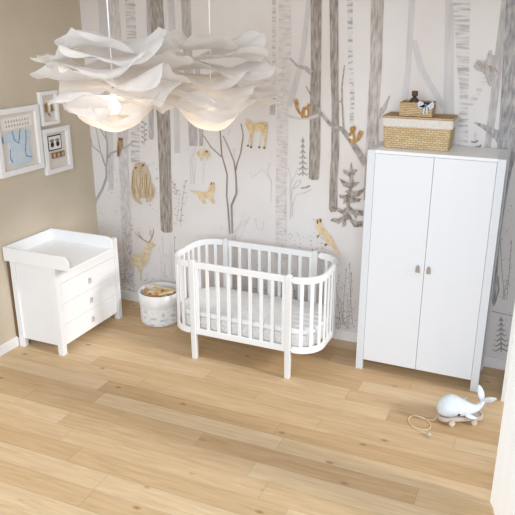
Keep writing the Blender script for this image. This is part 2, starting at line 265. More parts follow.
# ------------------------------------------------------------------ the room
struct(box('floor', (-.1, 6.5, -5.2, .1, -.06, 0), FLOOR, bevel=0))
struct(box('wall_left', (-.12, 0, -5.2, .12, 0, 3.25), BEIGE, bevel=0))
struct(box('ceiling', (0, 4.6, -2.75, .1, 3.25, 3.33), CEIL, bevel=0))
WP = [["p",0,"mist",[0.223,3.293,0.193,2.492,0.2,1.919,0.188,1.516,0.179,1.203,0.235,1.208,0.262,1.522,0.284,1.923,0.321,2.495,0.356,3.289],0],
["p",1,"pale",[0.312,3.29,0.315,2.43,0.337,1.926,0.324,1.476,0.311,1.004,0.295,0.564,0.285,0.187,0.407,0.206,0.415,0.58,0.435,1.017,0.439,1.485,0.467,1.933,0.453,2.433,0.443,3.286],0],
["p",0,"birch",[0.519,3.284,0.499,2.434,0.494,1.905,0.47,1.508,0.571,1.516,0.598,1.911,0.611,2.437,0.627,3.281],0],
["p",1,"mid",[0.754,3.278,0.722,2.439,0.708,2.041,0.692,1.772,0.714,1.758,0.737,1.76,0.752,1.776,0.765,2.044,0.783,2.441,0.816,3.276],0],
["p",2,"dark",[0.764,3.277,0.78,3.026,0.788,2.441,0.798,1.951,0.796,1.514,0.783,1.055,0.781,0.845,0.811,0.822,0.905,0.834,0.918,0.862,0.923,1.071,0.933,1.525,0.943,1.959,0.934,2.444,0.917,3.025,0.899,3.273],0],
["p",0,"mist",[0.961,3.272,0.972,2.445,0.981,1.961,0.972,1.645,1.039,1.65,1.047,1.964,1.046,2.447,1.032,3.27],0],
["p",0,"mid",[1.103,3.268,1.109,2.448,1.138,1.969,1.14,1.725,1.232,1.731,1.234,1.974,1.203,2.451,1.202,3.265],0],
["p",0,"mid",[1.226,2.512,1.247,1.864,1.248,1.732,1.291,1.735,1.295,1.867,1.278,2.513],0],
["p",1,"birchpale",[2.038,3.241,2.048,2.47,2.039,2.166,2.035,1.705,2.034,1.288,2.038,0.9,2.03,0.679,2.168,0.698,2.149,0.914,2.142,1.299,2.141,1.713,2.146,2.17,2.156,2.473,2.148,3.238],0],
["s",1,"mist",[2.151,2.145,2.19,2.274,2.241,2.463,2.28,2.694,2.307,3.007],[0.0559,0.0559,0.0466,0.0466,0.0373]],
["s",0,"mist",[1.889,2.202,2.013,2.237,2.172,2.265],[0.0186,0.0242,0.0186]],
["p",0,"birch",[1.98,3.243,1.986,2.469,1.985,2.232,2.023,2.234,2.023,2.47,2.016,3.242],0],
["p",0,"mid",[1.971,2.206,1.967,2.058,2.02,2.061,2.023,2.208],0],
["p",2,"dark",[2.317,3.233,2.342,2.477,2.345,2.06,2.349,1.773,2.351,1.523,2.378,1.507,2.434,1.512,2.448,1.531,2.451,1.781,2.443,2.065,2.433,2.48,2.415,3.231],0],
["s",2,"mid",[2.35,2.429,2.295,2.468,2.222,2.483,2.148,2.547],[0.0466,0.0373,0.0233,0.014]],
["p",2,"dark",[2.474,3.229,2.513,2.481,2.536,2.212,2.551,1.744,2.545,1.522,2.549,1.258,2.566,1.232,2.612,1.237,2.628,1.266,2.618,1.528,2.623,1.75,2.602,2.215,2.585,2.483,2.549,3.227],0],
["p",0,"dash",[2.622,3.151,2.667,2.485,2.695,2.26,2.702,2.028,2.737,2.03,2.734,2.262,2.705,2.486,2.672,3.15],0],
["p",2,"barkpale",[2.821,3.219,2.851,2.489,2.852,2.226,2.852,1.995,2.854,1.724,2.86,1.373,2.992,1.386,2.975,1.733,2.957,2.001,2.948,2.23,2.951,2.492,2.924,3.216],0],
["s",2,"barkpale",[2.931,2.095,2.993,2.171,3.03,2.269],[0.0652,0.0373,0.0093]],
["p",0,"mist",[3.124,3.14,3.142,2.496,3.126,2.269,3.128,1.913,3.202,1.917,3.18,2.271,3.185,2.497,3.177,3.139],0],
["s",1,"mist",[3.189,2.702,3.26,2.499,3.342,2.371,3.448,2.228,3.509,2.16],[0.0466,0.0466,0.0466,0.0466,0.0559]],
["p",0,"mist",[3.388,3.203,3.442,2.503,3.465,2.174,3.482,1.855,3.592,1.863,3.55,2.178,3.514,2.505,3.461,3.201],0],
["p",1,"birch",[3.417,3.202,3.488,2.85,3.54,2.506,3.573,2.363,3.588,2.218,3.6,1.904,3.6,1.782,3.693,1.789,3.683,1.909,3.653,2.221,3.641,2.366,3.631,2.508,3.598,2.849,3.584,3.198],0],
["s",1,"birch",[3.657,2.214,3.7,2.284,3.741,2.384,3.761,2.489,3.774,2.635],[0.0466,0.0466,0.0373,0.0373,0.028]],
["p",1,"mid",[3.816,3.124,3.807,2.563,3.811,2.371,3.81,2.113,3.809,1.918,3.808,1.718,3.861,1.722,3.858,1.921,3.869,2.117,3.872,2.374,3.868,2.564,3.885,3.122],0],
["p",2,"darkblue",[3.829,3.191,3.874,2.513,3.896,2.141,3.902,1.924,3.936,1.728,3.96,1.527,3.976,1.321,3.999,1.084,4.012,0.623,4.026,0.57,4.038,0.572,4.042,0.628,4.015,1.086,4.015,1.325,4.023,1.534,4.033,1.736,4.067,1.936,4.125,2.153,4.106,2.519,4.045,3.184],0],
["s",2,"darkblue",[3.947,1.959,3.901,1.999,3.802,2.055,3.714,2.09],[0.1025,0.0745,0.0419,0.0112]],
["s",2,"twig",[-0.015,1.015,0.002,1.074,0.091,1.195,0.158,1.33,0.167,1.44,0.193,1.586,0.2,1.692,0.193,1.727,0.186,1.814],[0.028,0.028,0.028,0.028,0.0233,0.0205,0.0186,0.0149,0.013]],
["s",2,"twig",[0.157,1.448,0.116,1.58,0.014,1.644,0.001,1.732,-0.043,1.835],[0.0186,0.0149,0.0112,0.0093,0.0075]],
["s",2,"twig",[0.11,1.594,0.089,1.756,0.069,1.877,0.036,1.979],[0.0112,0.0093,0.0093,0.0075]],
["s",3,"twig",[0.204,1.542,0.245,1.593,0.321,1.622,0.428,1.664,0.526,1.732],[0.0186,0.0186,0.0158,0.0121,0.0075]],
["s",2,"twig",[0.202,1.707,0.128,1.828,0.051,1.911,0.018,2.013],[0.0158,0.0121,0.0112,0.0093]],
["p",4,"tan",[0.341,1.745,0.363,1.756,0.397,1.744,0.396,1.679,0.366,1.616,0.337,1.565,0.318,1.56,0.315,1.604,0.327,1.701],0],
["p",5,"brown",[0.345,1.733,0.364,1.721,0.393,1.737,0.398,1.747,0.39,1.757,0.366,1.745,0.349,1.758,0.341,1.745],0],
["p",5,"brown",[0.329,1.666,0.343,1.685,0.348,1.615,0.336,1.571,0.32,1.565],0],
["p",3,"bear",[0.507,1.493,0.529,1.513,0.567,1.526,0.601,1.524,0.629,1.518,0.65,1.5,0.665,1.477,0.673,1.448,0.69,1.421,0.696,1.382,0.696,1.333,0.723,1.31,0.735,1.282,0.738,1.243,0.73,1.207,0.703,1.164,0.673,1.136,0.649,1.121,0.626,1.126,0.636,1.157,0.617,1.164,0.6,1.167,0.577,1.161,0.555,1.152,0.543,1.136,0.56,1.121,0.579,1.106,0.57,1.095,0.555,1.091,0.526,1.103,0.498,1.118,0.473,1.141,0.463,1.165,0.457,1.21,0.456,1.26,0.467,1.332,0.477,1.392,0.493,1.453],0],
["p",5,"brown",[0.52,1.477,0.546,1.475,0.533,1.454,0.514,1.457],0],
["p",5,"brown",[0.611,1.51,0.629,1.515,0.631,1.499,0.607,1.478,0.6,1.483],0],
["s",5,"ochre",[0.504,1.444,0.487,1.363,0.478,1.273,0.486,1.193,0.517,1.135],[0.0042,0.0063,0.0084,0.0063,0.0042]],
["s",5,"ochre",[0.536,1.407,0.526,1.297,0.546,1.219,0.566,1.18],[0.0037,0.0062,0.0062,0.0037]],
["s",5,"ochre",[0.656,1.418,0.648,1.348,0.635,1.267,0.634,1.187],[0.0065,0.0109,0.0109,0.0065]],
["s",5,"ochre",[0.629,1.405,0.619,1.286,0.608,1.205],[0.0033,0.0065,0.0033]],
["s",5,"ochre",[0.685,1.332,0.663,1.25,0.656,1.179],[0.0037,0.0075,0.0037]],
["s",5,"ochre",[0.71,1.284,0.712,1.225,0.681,1.172],[0.0028,0.0056,0.0028]],
["s",5,"ochre",[0.578,1.352,0.567,1.281,0.579,1.202],[0.0028,0.0056,0.0028]],
["s",5,"ochre",[0.601,1.354,0.599,1.294,0.59,1.253],[0.0037,0.0075,0.0037]],
["s",5,"ochre",[0.484,1.253,0.501,1.234,0.491,1.193],[0.0047,0.0093,0.0047]],
["s",5,"ochre",[0.549,1.428,0.578,1.44,0.618,1.436],[0.0023,0.0047,0.0023]],
["p",6,"black",[0.592,1.365,0.611,1.366,0.601,1.356],0],
["p",3,"deer",[0.72,0.682,0.696,0.658,0.659,0.634,0.636,0.561,0.615,0.483,0.576,0.429,0.538,0.402,0.522,0.35,0.519,0.254,0.496,0.246,0.493,0.345,0.468,0.401,0.417,0.406,0.388,0.433,0.395,0.527,0.463,0.543,0.516,0.546,0.563,0.6,0.591,0.667,0.623,0.697,0.675,0.697],0],
["s",4,"tan",[0.628,0.693,0.575,0.712,0.52,0.741,0.468,0.779],[0.0112,0.0099,0.0081,0.0056]],
["s",4,"tan",[0.552,0.726,0.522,0.768,0.51,0.798],[0.0065,0.0065,0.0065]],
["s",4,"tan",[0.635,0.694,0.671,0.749,0.692,0.8,0.702,0.853],[0.0112,0.0099,0.0081,0.0056]],
["s",4,"tan",[0.671,0.754,0.655,0.795,0.662,0.832],[0.0065,0.0065,0.0065]],
["p",3,"deer",[1.223,1.67,1.261,1.698,1.327,1.699,1.342,1.707,1.36,1.68,1.377,1.643,1.343,1.634,1.333,1.595,1.321,1.632,1.278,1.636,1.277,1.596,1.258,1.597,1.25,1.63,1.231,1.637],0],
["p",4,"brown",[1.319,1.692,1.341,1.7,1.345,1.684,1.326,1.673],0],
["p",3,"fox",[1.12,1.298,1.201,1.294,1.287,1.29,1.339,1.309,1.355,1.36,1.371,1.404,1.384,1.38,1.401,1.398,1.411,1.348,1.407,1.314,1.391,1.278,1.383,1.242,1.408,1.191,1.379,1.178,1.337,1.233,1.285,1.232,1.29,1.203,1.315,1.181,1.288,1.172,1.241,1.21,1.223,1.256,1.162,1.278],0],
["p",4,"brown",[1.365,1.378,1.371,1.404,1.382,1.381,1.374,1.367],0],
["p",4,"brown",[1.392,1.386,1.403,1.4,1.406,1.377],0],
["s",2,"bark",[1.475,1.924,1.474,1.883,1.486,1.665,1.54,1.487,1.531,1.283,1.547,1.139,1.547,1.124,1.559,0.899],[0.0112,0.0121,0.014,0.0158,0.0158,0.0186,0.0186,0.0186]],
["s",2,"bark",[1.284,1.847,1.311,1.817,1.374,1.731,1.482,1.648],[0.0065,0.0084,0.0099,0.0112]],
["s",2,"bark",[1.504,1.845,1.574,1.704,1.614,1.609,1.631,1.478,1.636,1.311,1.58,1.185,1.582,1.182,1.587,0.91],[0.0093,0.0121,0.0149,0.0168,0.0224,0.0224,0.0205,0.0205]],
["s",2,"bark",[1.625,1.511,1.644,1.595,1.681,1.696,1.709,1.858,1.687,1.967],[0.0149,0.0135,0.013,0.0126,0.0112]],
["s",1,"pale",[1.558,1.848,1.564,1.897,1.582,1.906],[0.0056,0.0056,0.0056]],
["s",1,"pale",[1.614,1.65,1.615,1.723,1.592,1.738],[0.0056,0.0056,0.0056]],
["s",1,"pale",[1.615,1.71,1.637,1.733],[0.0056,0.0056]],
["p",3,"fawn",[1.743,2.019,1.766,2.005,1.794,1.986,1.817,1.969,1.857,1.989,1.892,1.995,1.92,1.995,1.946,1.986,1.954,1.969,1.952,1.943,1.943,1.89,1.938,1.827,1.929,1.769,1.913,1.767,1.92,1.836,1.909,1.878,1.886,1.91,1.846,1.911,1.823,1.91,1.809,1.882,1.802,1.829,1.798,1.765,1.781,1.764,1.786,1.838,1.779,1.885,1.76,1.916,1.745,1.946,1.728,1.966,1.74,1.993],0],
["s",2,"deer",[1.894,1.892,1.883,1.834,1.872,1.775],[0.013,0.0107,0.0084]],
["s",2,"deer",[1.783,1.88,1.77,1.827,1.76,1.778],[0.013,0.0103,0.0075]],
["p",4,"black",[1.751,1.78,1.767,1.781,1.768,1.764,1.75,1.762],0],
["p",4,"black",[1.781,1.769,1.798,1.77,1.799,1.753,1.78,1.752],0],
["p",4,"black",[1.864,1.774,1.88,1.775,1.881,1.758,1.863,1.756],0],
["p",4,"black",[1.913,1.772,1.929,1.773,1.93,1.756,1.912,1.755],0],
["p",4,"tan",[1.914,1.97,1.926,1.972,1.927,1.962,1.916,1.961],0],
["p",4,"tan",[1.929,1.964,1.941,1.966,1.942,1.955,1.93,1.955],0],
["p",4,"tan",[1.903,1.98,1.914,1.982,1.916,1.972,1.904,1.971],0],
["p",4,"tan",[1.886,1.984,1.897,1.986,1.899,1.976,1.887,1.975],0],
["p",4,"tan",[1.923,1.945,1.934,1.947,1.935,1.936,1.924,1.936],0],
["p",4,"tan",[1.863,1.985,1.875,1.987,1.876,1.977,1.864,1.976],0],
["p",4,"tan",[1.934,1.982,1.945,1.984,1.946,1.973,1.935,1.973],0],
["s",4,"squirrel",[2.213,2.206,2.22,2.177,2.228,2.133,2.245,2.099,2.274,2.075],[0.0335,0.0373,0.028,0.0205,0.0205]],
["p",4,"squirrel",[2.284,2.143,2.316,2.15,2.331,2.177,2.352,2.172,2.359,2.154,2.343,2.131,2.341,2.093,2.345,2.059,2.27,2.045,2.264,2.082,2.273,2.115],0],
["p",5,"cream",[2.305,2.121,2.328,2.118,2.323,2.07,2.303,2.077],0],
["p",6,"black",[2.324,2.13,2.334,2.123,2.329,2.078],0],
["s",3,"mist",[2.114,2.067,2.18,2.051,2.262,2.043,2.358,2.057,2.429,2.083],[0.0112,0.0186,0.0224,0.028,0.028]],
["s",3,"branch",[2.303,2.32,2.377,2.214,2.437,2.106,2.535,2.007,2.645,1.969,2.719,1.884,2.81,1.763,2.861,1.681],[0.0075,0.0233,0.028,0.0326,0.0373,0.0466,0.0559,0.0559]],
["s",2,"branch",[2.636,2.5,2.621,2.331,2.629,2.202,2.653,1.969],[0.0121,0.014,0.0149,0.0186]],
["s",3,"branch",[2.531,2.285,2.573,2.221,2.627,2.199],[0.0075,0.0093,0.0112]],
["p",4,"squirrel",[2.715,1.995,2.728,2.006,2.739,2.001,2.745,2.014,2.754,2.002,2.764,1.993,2.756,1.968,2.751,1.953,2.762,1.917,2.761,1.879,2.744,1.853,2.709,1.861,2.699,1.89,2.709,1.921,2.702,1.94,2.717,1.958,2.707,1.975],0],
["s",4,"squirrel",[2.755,1.872,2.784,1.896,2.8,1.934,2.812,1.97],[0.0186,0.0326,0.0429,0.0373]],
["p",5,"cream",[2.712,1.928,2.733,1.937,2.741,1.9,2.724,1.881,2.705,1.895],0],
["s",6,"black",[2.706,1.935,2.725,1.926],[0.0084,0.0084]],
["s",6,"black",[2.704,1.898,2.726,1.888],[0.0084,0.0084]],
["p",3,"fir",[2.737,1.703,2.751,1.632,2.797,1.639,2.773,1.599,2.757,1.574,2.766,1.521,2.819,1.529,2.786,1.492,2.75,1.468,2.761,1.441,2.812,1.452,2.865,1.487,2.863,1.46,2.822,1.406,2.776,1.386,2.839,1.383,2.828,1.355,2.744,1.335,2.74,1.31,2.774,1.281,2.864,1.28,2.863,1.232,2.816,1.232,2.802,1.193,2.776,1.234,2.744,1.24,2.77,1.19,2.811,1.173,2.866,1.185,2.862,1.131,2.79,1.119,2.739,1.186,2.715,1.175,2.713,1.123,2.681,1.106,2.683,1.163,2.652,1.132,2.565,1.155,2.593,1.181,2.642,1.18,2.686,1.217,2.656,1.236,2.59,1.261,2.573,1.285,2.629,1.282,2.679,1.265,2.717,1.301,2.703,1.334,2.681,1.319,2.682,1.364,2.646,1.373,2.642,1.401,2.693,1.4,2.719,1.418,2.692,1.434,2.733,1.46,2.709,1.474,2.673,1.481,2.66,1.503,2.635,1.548,2.691,1.522,2.732,1.519,2.723,1.571,2.671,1.595,2.667,1.628,2.724,1.61,2.728,1.664],0],
["p",3,"fox",[2.43,1.124,2.436,1.151,2.451,1.136,2.462,1.164,2.488,1.135,2.488,1.094,2.515,1.073,2.558,1.028,2.593,0.994,2.616,0.944,2.646,0.898,2.678,0.84,2.643,0.85,2.608,0.889,2.584,0.923,2.554,0.924,2.529,0.906,2.517,0.918,2.54,0.947,2.51,0.98,2.484,1.019,2.468,0.989,2.448,0.978,2.463,1.025,2.44,1.064],0],
["p",4,"brown",[2.441,1.146,2.454,1.156,2.457,1.117,2.444,1.109],0],
["p",4,"brown",[2.465,1.157,2.482,1.163,2.486,1.134,2.47,1.122],0],
["p",4,"brown",[2.451,0.996,2.467,1.009,2.465,0.985,2.448,0.978],0],
["p",4,"brown",[2.521,0.921,2.54,0.937,2.55,0.925,2.531,0.906],0],
["p",4,"brown",[2.409,1.151,2.419,1.152,2.416,1.14],0],
["s",1,"mid2",[2.285,1.883,2.294,1.536],[0.0056,0.0112]],
["s",1,"mid2",[2.285,1.866,2.276,1.839,2.269,1.852],[0.0149,0.0121,0.0047]],
["s",1,"mid2",[2.285,1.866,2.296,1.84,2.302,1.854],[0.0149,0.0121,0.0047]],
["s",1,"mid2",[2.286,1.818,2.273,1.79,2.263,1.803],[0.0149,0.0121,0.0047]],
["s",1,"mid2",[2.286,1.818,2.301,1.792,2.31,1.806],[0.0149,0.0121,0.0047]],
["s",1,"mid2",[2.288,1.769,2.27,1.741,2.258,1.753],[0.0149,0.0121,0.0047]],
["s",1,"mid2",[2.288,1.769,2.306,1.744,2.318,1.758],[0.0149,0.0121,0.0047]],
["s",1,"mid2",[2.289,1.72,2.268,1.692,2.253,1.704],[0.0149,0.0121,0.0047]],
["s",1,"mid2",[2.289,1.72,2.312,1.695,2.326,1.709],[0.0149,0.0121,0.0047]],
["s",1,"mid2",[2.29,1.671,2.265,1.642,2.247,1.654],[0.0149,0.0121,0.0047]],
["s",1,"mid2",[2.29,1.671,2.317,1.646,2.334,1.661],[0.0149,0.0121,0.0047]],
["s",1,"mid2",[2.292,1.622,2.262,1.592,2.242,1.604],[0.0149,0.0121,0.0047]],
["s",1,"mid2",[2.292,1.622,2.322,1.597,2.342,1.612],[0.0149,0.0121,0.0047]],
["s",1,"mid2",[2.293,1.572,2.259,1.542,2.236,1.553],[0.0149,0.0121,0.0047]],
["s",1,"mid2",[2.293,1.572,2.328,1.548,2.35,1.563],[0.0149,0.0121,0.0047]],
["s",1,"mid2",[4.1,0.491,4.139,0.159],[0.0056,0.0112]],
["s",1,"mid2",[4.102,0.473,4.092,0.443,4.082,0.455],[0.0149,0.0121,0.0047]],
["s",1,"mid2",[4.102,0.473,4.118,0.448,4.125,0.463],[0.0149,0.0121,0.0047]],
["s",1,"mid2",[4.107,0.427,4.093,0.397,4.079,0.408],[0.0149,0.0121,0.0047]],
["s",1,"mid2",[4.107,0.427,4.128,0.403,4.138,0.419],[0.0149,0.0121,0.0047]],
["s",1,"mid2",[4.113,0.382,4.093,0.35,4.076,0.361],[0.0149,0.0121,0.0047]],
["s",1,"mid2",[4.113,0.382,4.139,0.359,4.152,0.375],[0.0149,0.0121,0.0047]],
["s",1,"mid2",[4.118,0.336,4.093,0.303,4.073,0.313],[0.0149,0.0121,0.0047]],
["s",1,"mid2",[4.118,0.336,4.149,0.314,4.166,0.331],[0.0149,0.0121,0.0047]],
["s",1,"mid2",[4.123,0.29,4.094,0.255,4.07,0.265],[0.0149,0.0121,0.0047]],
["s",1,"mid2",[4.123,0.29,4.159,0.268,4.179,0.287],[0.0149,0.0121,0.0047]],
["s",1,"mid2",[4.129,0.243,4.094,0.208,4.067,0.217],[0.0149,0.0121,0.0047]],
["s",1,"mid2",[4.129,0.243,4.17,0.223,4.193,0.242],[0.0149,0.0121,0.0047]],
["s",1,"mid2",[4.134,0.197,4.094,0.16,4.064,0.168],[0.0149,0.0121,0.0047]],
["s",1,"mid2",[4.134,0.197,4.18,0.178,4.207,0.197],[0.0149,0.0121,0.0047]],
["s",1,"mist",[2.759,0.49,2.777,0.107],[0.0056,0.0112]],
["s",1,"mist",[2.76,0.47,2.754,0.439,2.749,0.453],[0.0149,0.0121,0.0047]],
["s",1,"mist",[2.76,0.47,2.768,0.441,2.772,0.457],[0.0149,0.0121,0.0047]],
["s",1,"mist",[2.762,0.417,2.754,0.385,2.747,0.399],[0.0149,0.0121,0.0047]],
["s",1,"mist",[2.762,0.417,2.773,0.389,2.779,0.405],[0.0149,0.0121,0.0047]],
["s",1,"mist",[2.765,0.364,2.754,0.331,2.745,0.345],[0.0149,0.0121,0.0047]],
["s",1,"mist",[2.765,0.364,2.779,0.336,2.786,0.352],[0.0149,0.0121,0.0047]],
["s",1,"mist",[2.767,0.31,2.754,0.277,2.743,0.291],[0.0149,0.0121,0.0047]],
["s",1,"mist",[2.767,0.31,2.784,0.282,2.793,0.299],[0.0149,0.0121,0.0047]],
["s",1,"mist",[2.77,0.256,2.754,0.223,2.741,0.236],[0.0149,0.0121,0.0047]],
["s",1,"mist",[2.77,0.256,2.789,0.229,2.8,0.246],[0.0149,0.0121,0.0047]],
["s",1,"mist",[2.773,0.202,2.754,0.168,2.739,0.181],[0.0149,0.0121,0.0047]],
["s",1,"mist",[2.773,0.202,2.794,0.175,2.807,0.193],[0.0149,0.0121,0.0047]],
["s",1,"mist",[2.775,0.148,2.754,0.113,2.737,0.125],[0.0149,0.0121,0.0047]],
["s",1,"mist",[2.775,0.148,2.8,0.121,2.814,0.14],[0.0149,0.0121,0.0047]],
["s",1,"mist",[2.182,1.122,2.186,1.28,2.194,1.396,2.234,1.48,2.279,1.497],[0.0121,0.0121,0.0121,0.0121,0.0121]],
["s",1,"mist",[2.182,1.28,2.173,1.394,2.183,1.508,2.156,1.594],[0.0093,0.0093,0.0093,0.0093]],
["s",1,"mist",[2.197,1.232,2.232,1.354,2.312,1.383,2.381,1.422],[0.0093,0.0093,0.0093,0.0093]],
["s",1,"mist",[2.186,1.46,2.221,1.543,2.24,1.593],[0.0075,0.0075,0.0075]],
["s",1,"mist",[2.2,1.404,2.244,1.43,2.279,1.488],[0.0112,0.0112,0.0112]],
["s",1,"mist",[2.204,1.149,2.199,1.282],[0.0112,0.0112]],
["s",1,"mist",[1.989,1.26,1.99,1.474,1.899,1.564,1.794,1.473],[0.0056,0.0056,0.0056,0.0056]],
["s",1,"mist",[1.996,1.426,1.951,1.552,1.985,1.636],[0.0056,0.0056,0.0056]],
["s",1,"mist",[1.829,1.09,1.847,0.988,1.902,0.978,1.919,1.083],[0.0056,0.0056,0.0056,0.0056]],
["p",2,"mid2",[2.274,1.428,2.319,1.44,2.36,1.46,2.37,1.448,2.336,1.427,2.281,1.417],0],
["p",3,"mid",[3.66,2.51,3.683,2.562,3.736,2.551,3.774,2.602,3.832,2.591,3.844,2.54,3.872,2.515,3.871,2.477,3.851,2.425,3.829,2.398,3.797,2.365,3.771,2.403,3.76,2.448,3.731,2.473,3.691,2.485],0],
["p",5,"tan",[3.772,2.519,3.789,2.526,3.805,2.475,3.79,2.472],0],
["s",5,"bark",[3.685,2.547,3.729,2.496],[0.0065,0.0065]],
["s",5,"bark",[3.711,2.54,3.752,2.492],[0.0065,0.0065]],
["s",5,"bark",[3.738,2.533,3.776,2.487],[0.0065,0.0065]],
["s",5,"bark",[3.764,2.526,3.799,2.483],[0.0065,0.0065]],
["s",5,"bark",[3.79,2.518,3.823,2.478],[0.0065,0.0065]],
["s",5,"bark",[3.816,2.511,3.846,2.474],[0.0065,0.0065]],
["s",5,"mid2",[3.762,2.448,3.792,2.384],[0.0056,0.0056]],
["s",5,"mid2",[3.78,2.454,3.806,2.403],[0.0056,0.0056]],
["s",5,"mid2",[3.797,2.459,3.819,2.421],[0.0056,0.0056]],
["s",5,"mid2",[3.814,2.465,3.832,2.44],[0.0056,0.0056]],
["s",5,"mid2",[3.831,2.471,3.845,2.458],[0.0056,0.0056]],
["p",3,"bluegrey",[3.7,1.946,3.729,1.942,3.758,1.961,3.756,1.941,3.737,1.929,3.71,1.931],0],
["p",3,"bluegrey",[3.74,1.907,3.766,1.909,3.784,1.927,3.783,1.902,3.755,1.894],0],
["s",2,"mist",[3.732,1.951,3.731,1.985,3.719,1.998],[0.0112,0.0112,0.0112]],
["s",2,"mist",[3.732,1.981,3.748,1.996],[0.0093,0.0093]],
["s",2,"mist",[3.733,1.992,3.732,2.02],[0.0093,0.0093]],
["s",1,"mid2",[4.022,0.523,4.085,0.516,4.197,0.509],[0.0075,0.0075,0.0075]],
["s",1,"mid2",[4.031,0.843,4.053,0.721,4.04,0.591],[0.0186,0.0149,0.0056]],
["s",1,"mid2",[0.636,1.699,0.646,1.812,0.65,1.924],[0.0051,0.0051,0.0051]],
["p",1,"mid2",[0.637,1.717,0.611,1.718,0.599,1.736,0.623,1.733],0],
["p",1,"mid2",[0.638,1.742,0.664,1.747,0.678,1.767,0.653,1.761],0],
["p",1,"mid2",[0.64,1.767,0.615,1.77,0.605,1.789,0.629,1.785],0],
["p",1,"mid2",[0.642,1.792,0.667,1.796,0.682,1.816,0.657,1.81],0],
["p",1,"mid2",[0.643,1.817,0.618,1.82,0.608,1.839,0.632,1.835],0],
["p",1,"mid2",[0.645,1.842,0.669,1.838,0.69,1.853,0.666,1.855],0],
["p",1,"mid2",[0.646,1.867,0.621,1.865,0.606,1.881,0.63,1.881],0],
["p",1,"mid2",[0.648,1.892,0.673,1.898,0.685,1.918,0.661,1.91],0],
["p",1,"mid2",[0.65,1.916,0.624,1.916,0.611,1.933,0.635,1.932],0],
["s",1,"mist",[0.955,0.908,0.996,1.099,1.017,1.284],[0.0051,0.0051,0.0051]],
["p",1,"mist",[0.96,0.938,0.941,0.932,0.927,0.942,0.946,0.946],0],
["p",1,"mist",[0.967,0.98,0.987,0.982,0.999,0.997,0.981,0.994],0],
["p",1,"mist",[0.974,1.023,0.955,1.018,0.942,1.029,0.961,1.032],0],
["p",1,"mist",[0.981,1.065,1.0,1.067,1.012,1.082,0.994,1.079],0],
["p",1,"mist",[0.988,1.106,0.969,1.105,0.958,1.118,0.977,1.118],0],
["p",1,"mist",[0.995,1.148,1.013,1.146,1.029,1.158,1.011,1.159],0],
["p",1,"mist",[1.002,1.189,0.983,1.185,0.97,1.195,0.988,1.198],0],
["p",1,"mist",[1.009,1.231,1.027,1.23,1.041,1.244,1.023,1.243],0],
["p",1,"mist",[1.015,1.272,0.997,1.273,0.989,1.288,1.007,1.285],0],
["s",1,"mid2",[0.931,1.376,0.968,1.304,0.993,1.231],[0.0051,0.0051,0.0051]],
["p",1,"mid2",[0.94,1.356,0.921,1.351,0.908,1.361,0.926,1.364],0],
["p",1,"mid2",[0.952,1.327,0.971,1.331,0.981,1.347,0.963,1.341],0],
["p",1,"mid2",[0.964,1.298,0.946,1.293,0.932,1.303,0.95,1.306],0],
["p",1,"mid2",[0.977,1.269,0.996,1.271,1.007,1.287,0.989,1.283],0],
["p",1,"mid2",[0.989,1.24,0.97,1.235,0.956,1.244,0.975,1.248],0],
["s",1,"mid2",[1.014,0.925,1.04,1.16,1.089,1.39],[0.0051,0.0051,0.0051]],
["p",1,"mid2",[1.02,0.967,1.005,0.968,0.998,0.98,1.013,0.978],0],
["p",1,"mid2",[1.03,1.026,1.046,1.026,1.057,1.037,1.042,1.037],0],
["p",1,"mid2",[1.039,1.085,1.024,1.081,1.013,1.09,1.028,1.093],0],
["p",1,"mid2",[1.049,1.144,1.064,1.149,1.071,1.162,1.057,1.157],0],
["p",1,"mid2",[1.058,1.202,1.043,1.203,1.036,1.214,1.051,1.212],0],
["p",1,"mid2",[1.068,1.259,1.083,1.259,1.094,1.27,1.079,1.269],0],
["p",1,"mid2",[1.077,1.317,1.062,1.318,1.056,1.33,1.07,1.328],0],
["p",1,"mid2",[1.086,1.373,1.102,1.375,1.111,1.387,1.096,1.384],0],
["s",0,"mist",[0.883,0.315,0.874,0.459,0.855,0.601],[0.0051,0.0051,0.0051]],
["p",0,"mist",[0.876,0.382,0.867,0.383,0.863,0.391,0.872,0.39],0],
["p",0,"mist",[0.867,0.478,0.877,0.481,0.882,0.49,0.872,0.486],0],
["p",0,"mist",[0.858,0.572,0.848,0.57,0.841,0.576,0.851,0.577],0],
["s",0,"mist",[0.814,0.304,0.792,0.548,0.792,0.789],[0.0051,0.0051,0.0051]],
["p",0,"mist",[0.809,0.419,0.799,0.417,0.792,0.423,0.802,0.424],0],
["p",0,"mist",[0.801,0.582,0.811,0.583,0.818,0.592,0.808,0.589],0],
["p",0,"mist",[0.794,0.742,0.784,0.738,0.777,0.743,0.786,0.745],0],
["s",0,"mist",[0.883,0.315,0.89,0.541,0.882,0.76],[0.0051,0.0051,0.0051]],
["p",0,"mist",[0.883,0.421,0.873,0.419,0.867,0.425,0.877,0.426],0],
["p",0,"mist",[0.882,0.57,0.892,0.57,0.899,0.578,0.89,0.577],0],
["p",0,"mist",[0.882,0.717,0.872,0.715,0.866,0.721,0.876,0.722],0],
["s",0,"mist",[0.889,0.316,0.852,0.452,0.839,0.59],[0.0051,0.0051,0.0051]],
["p",0,"mist",[0.877,0.381,0.867,0.38,0.863,0.387,0.872,0.387],0],
["p",0,"mist",[0.861,0.472,0.871,0.475,0.876,0.484,0.866,0.48],0],
["p",0,"mist",[0.844,0.563,0.834,0.559,0.827,0.564,0.836,0.567],0],
["s",0,"mist",[0.907,0.319,0.895,0.508,0.906,0.697],[0.0051,0.0051,0.0051]],
["p",0,"mist",[0.907,0.408,0.897,0.405,0.889,0.41,0.899,0.412],0],
["p",0,"mist",[0.906,0.535,0.916,0.535,0.924,0.542,0.914,0.542],0],
["p",0,"mist",[0.906,0.66,0.896,0.661,0.892,0.668,0.902,0.667],0],
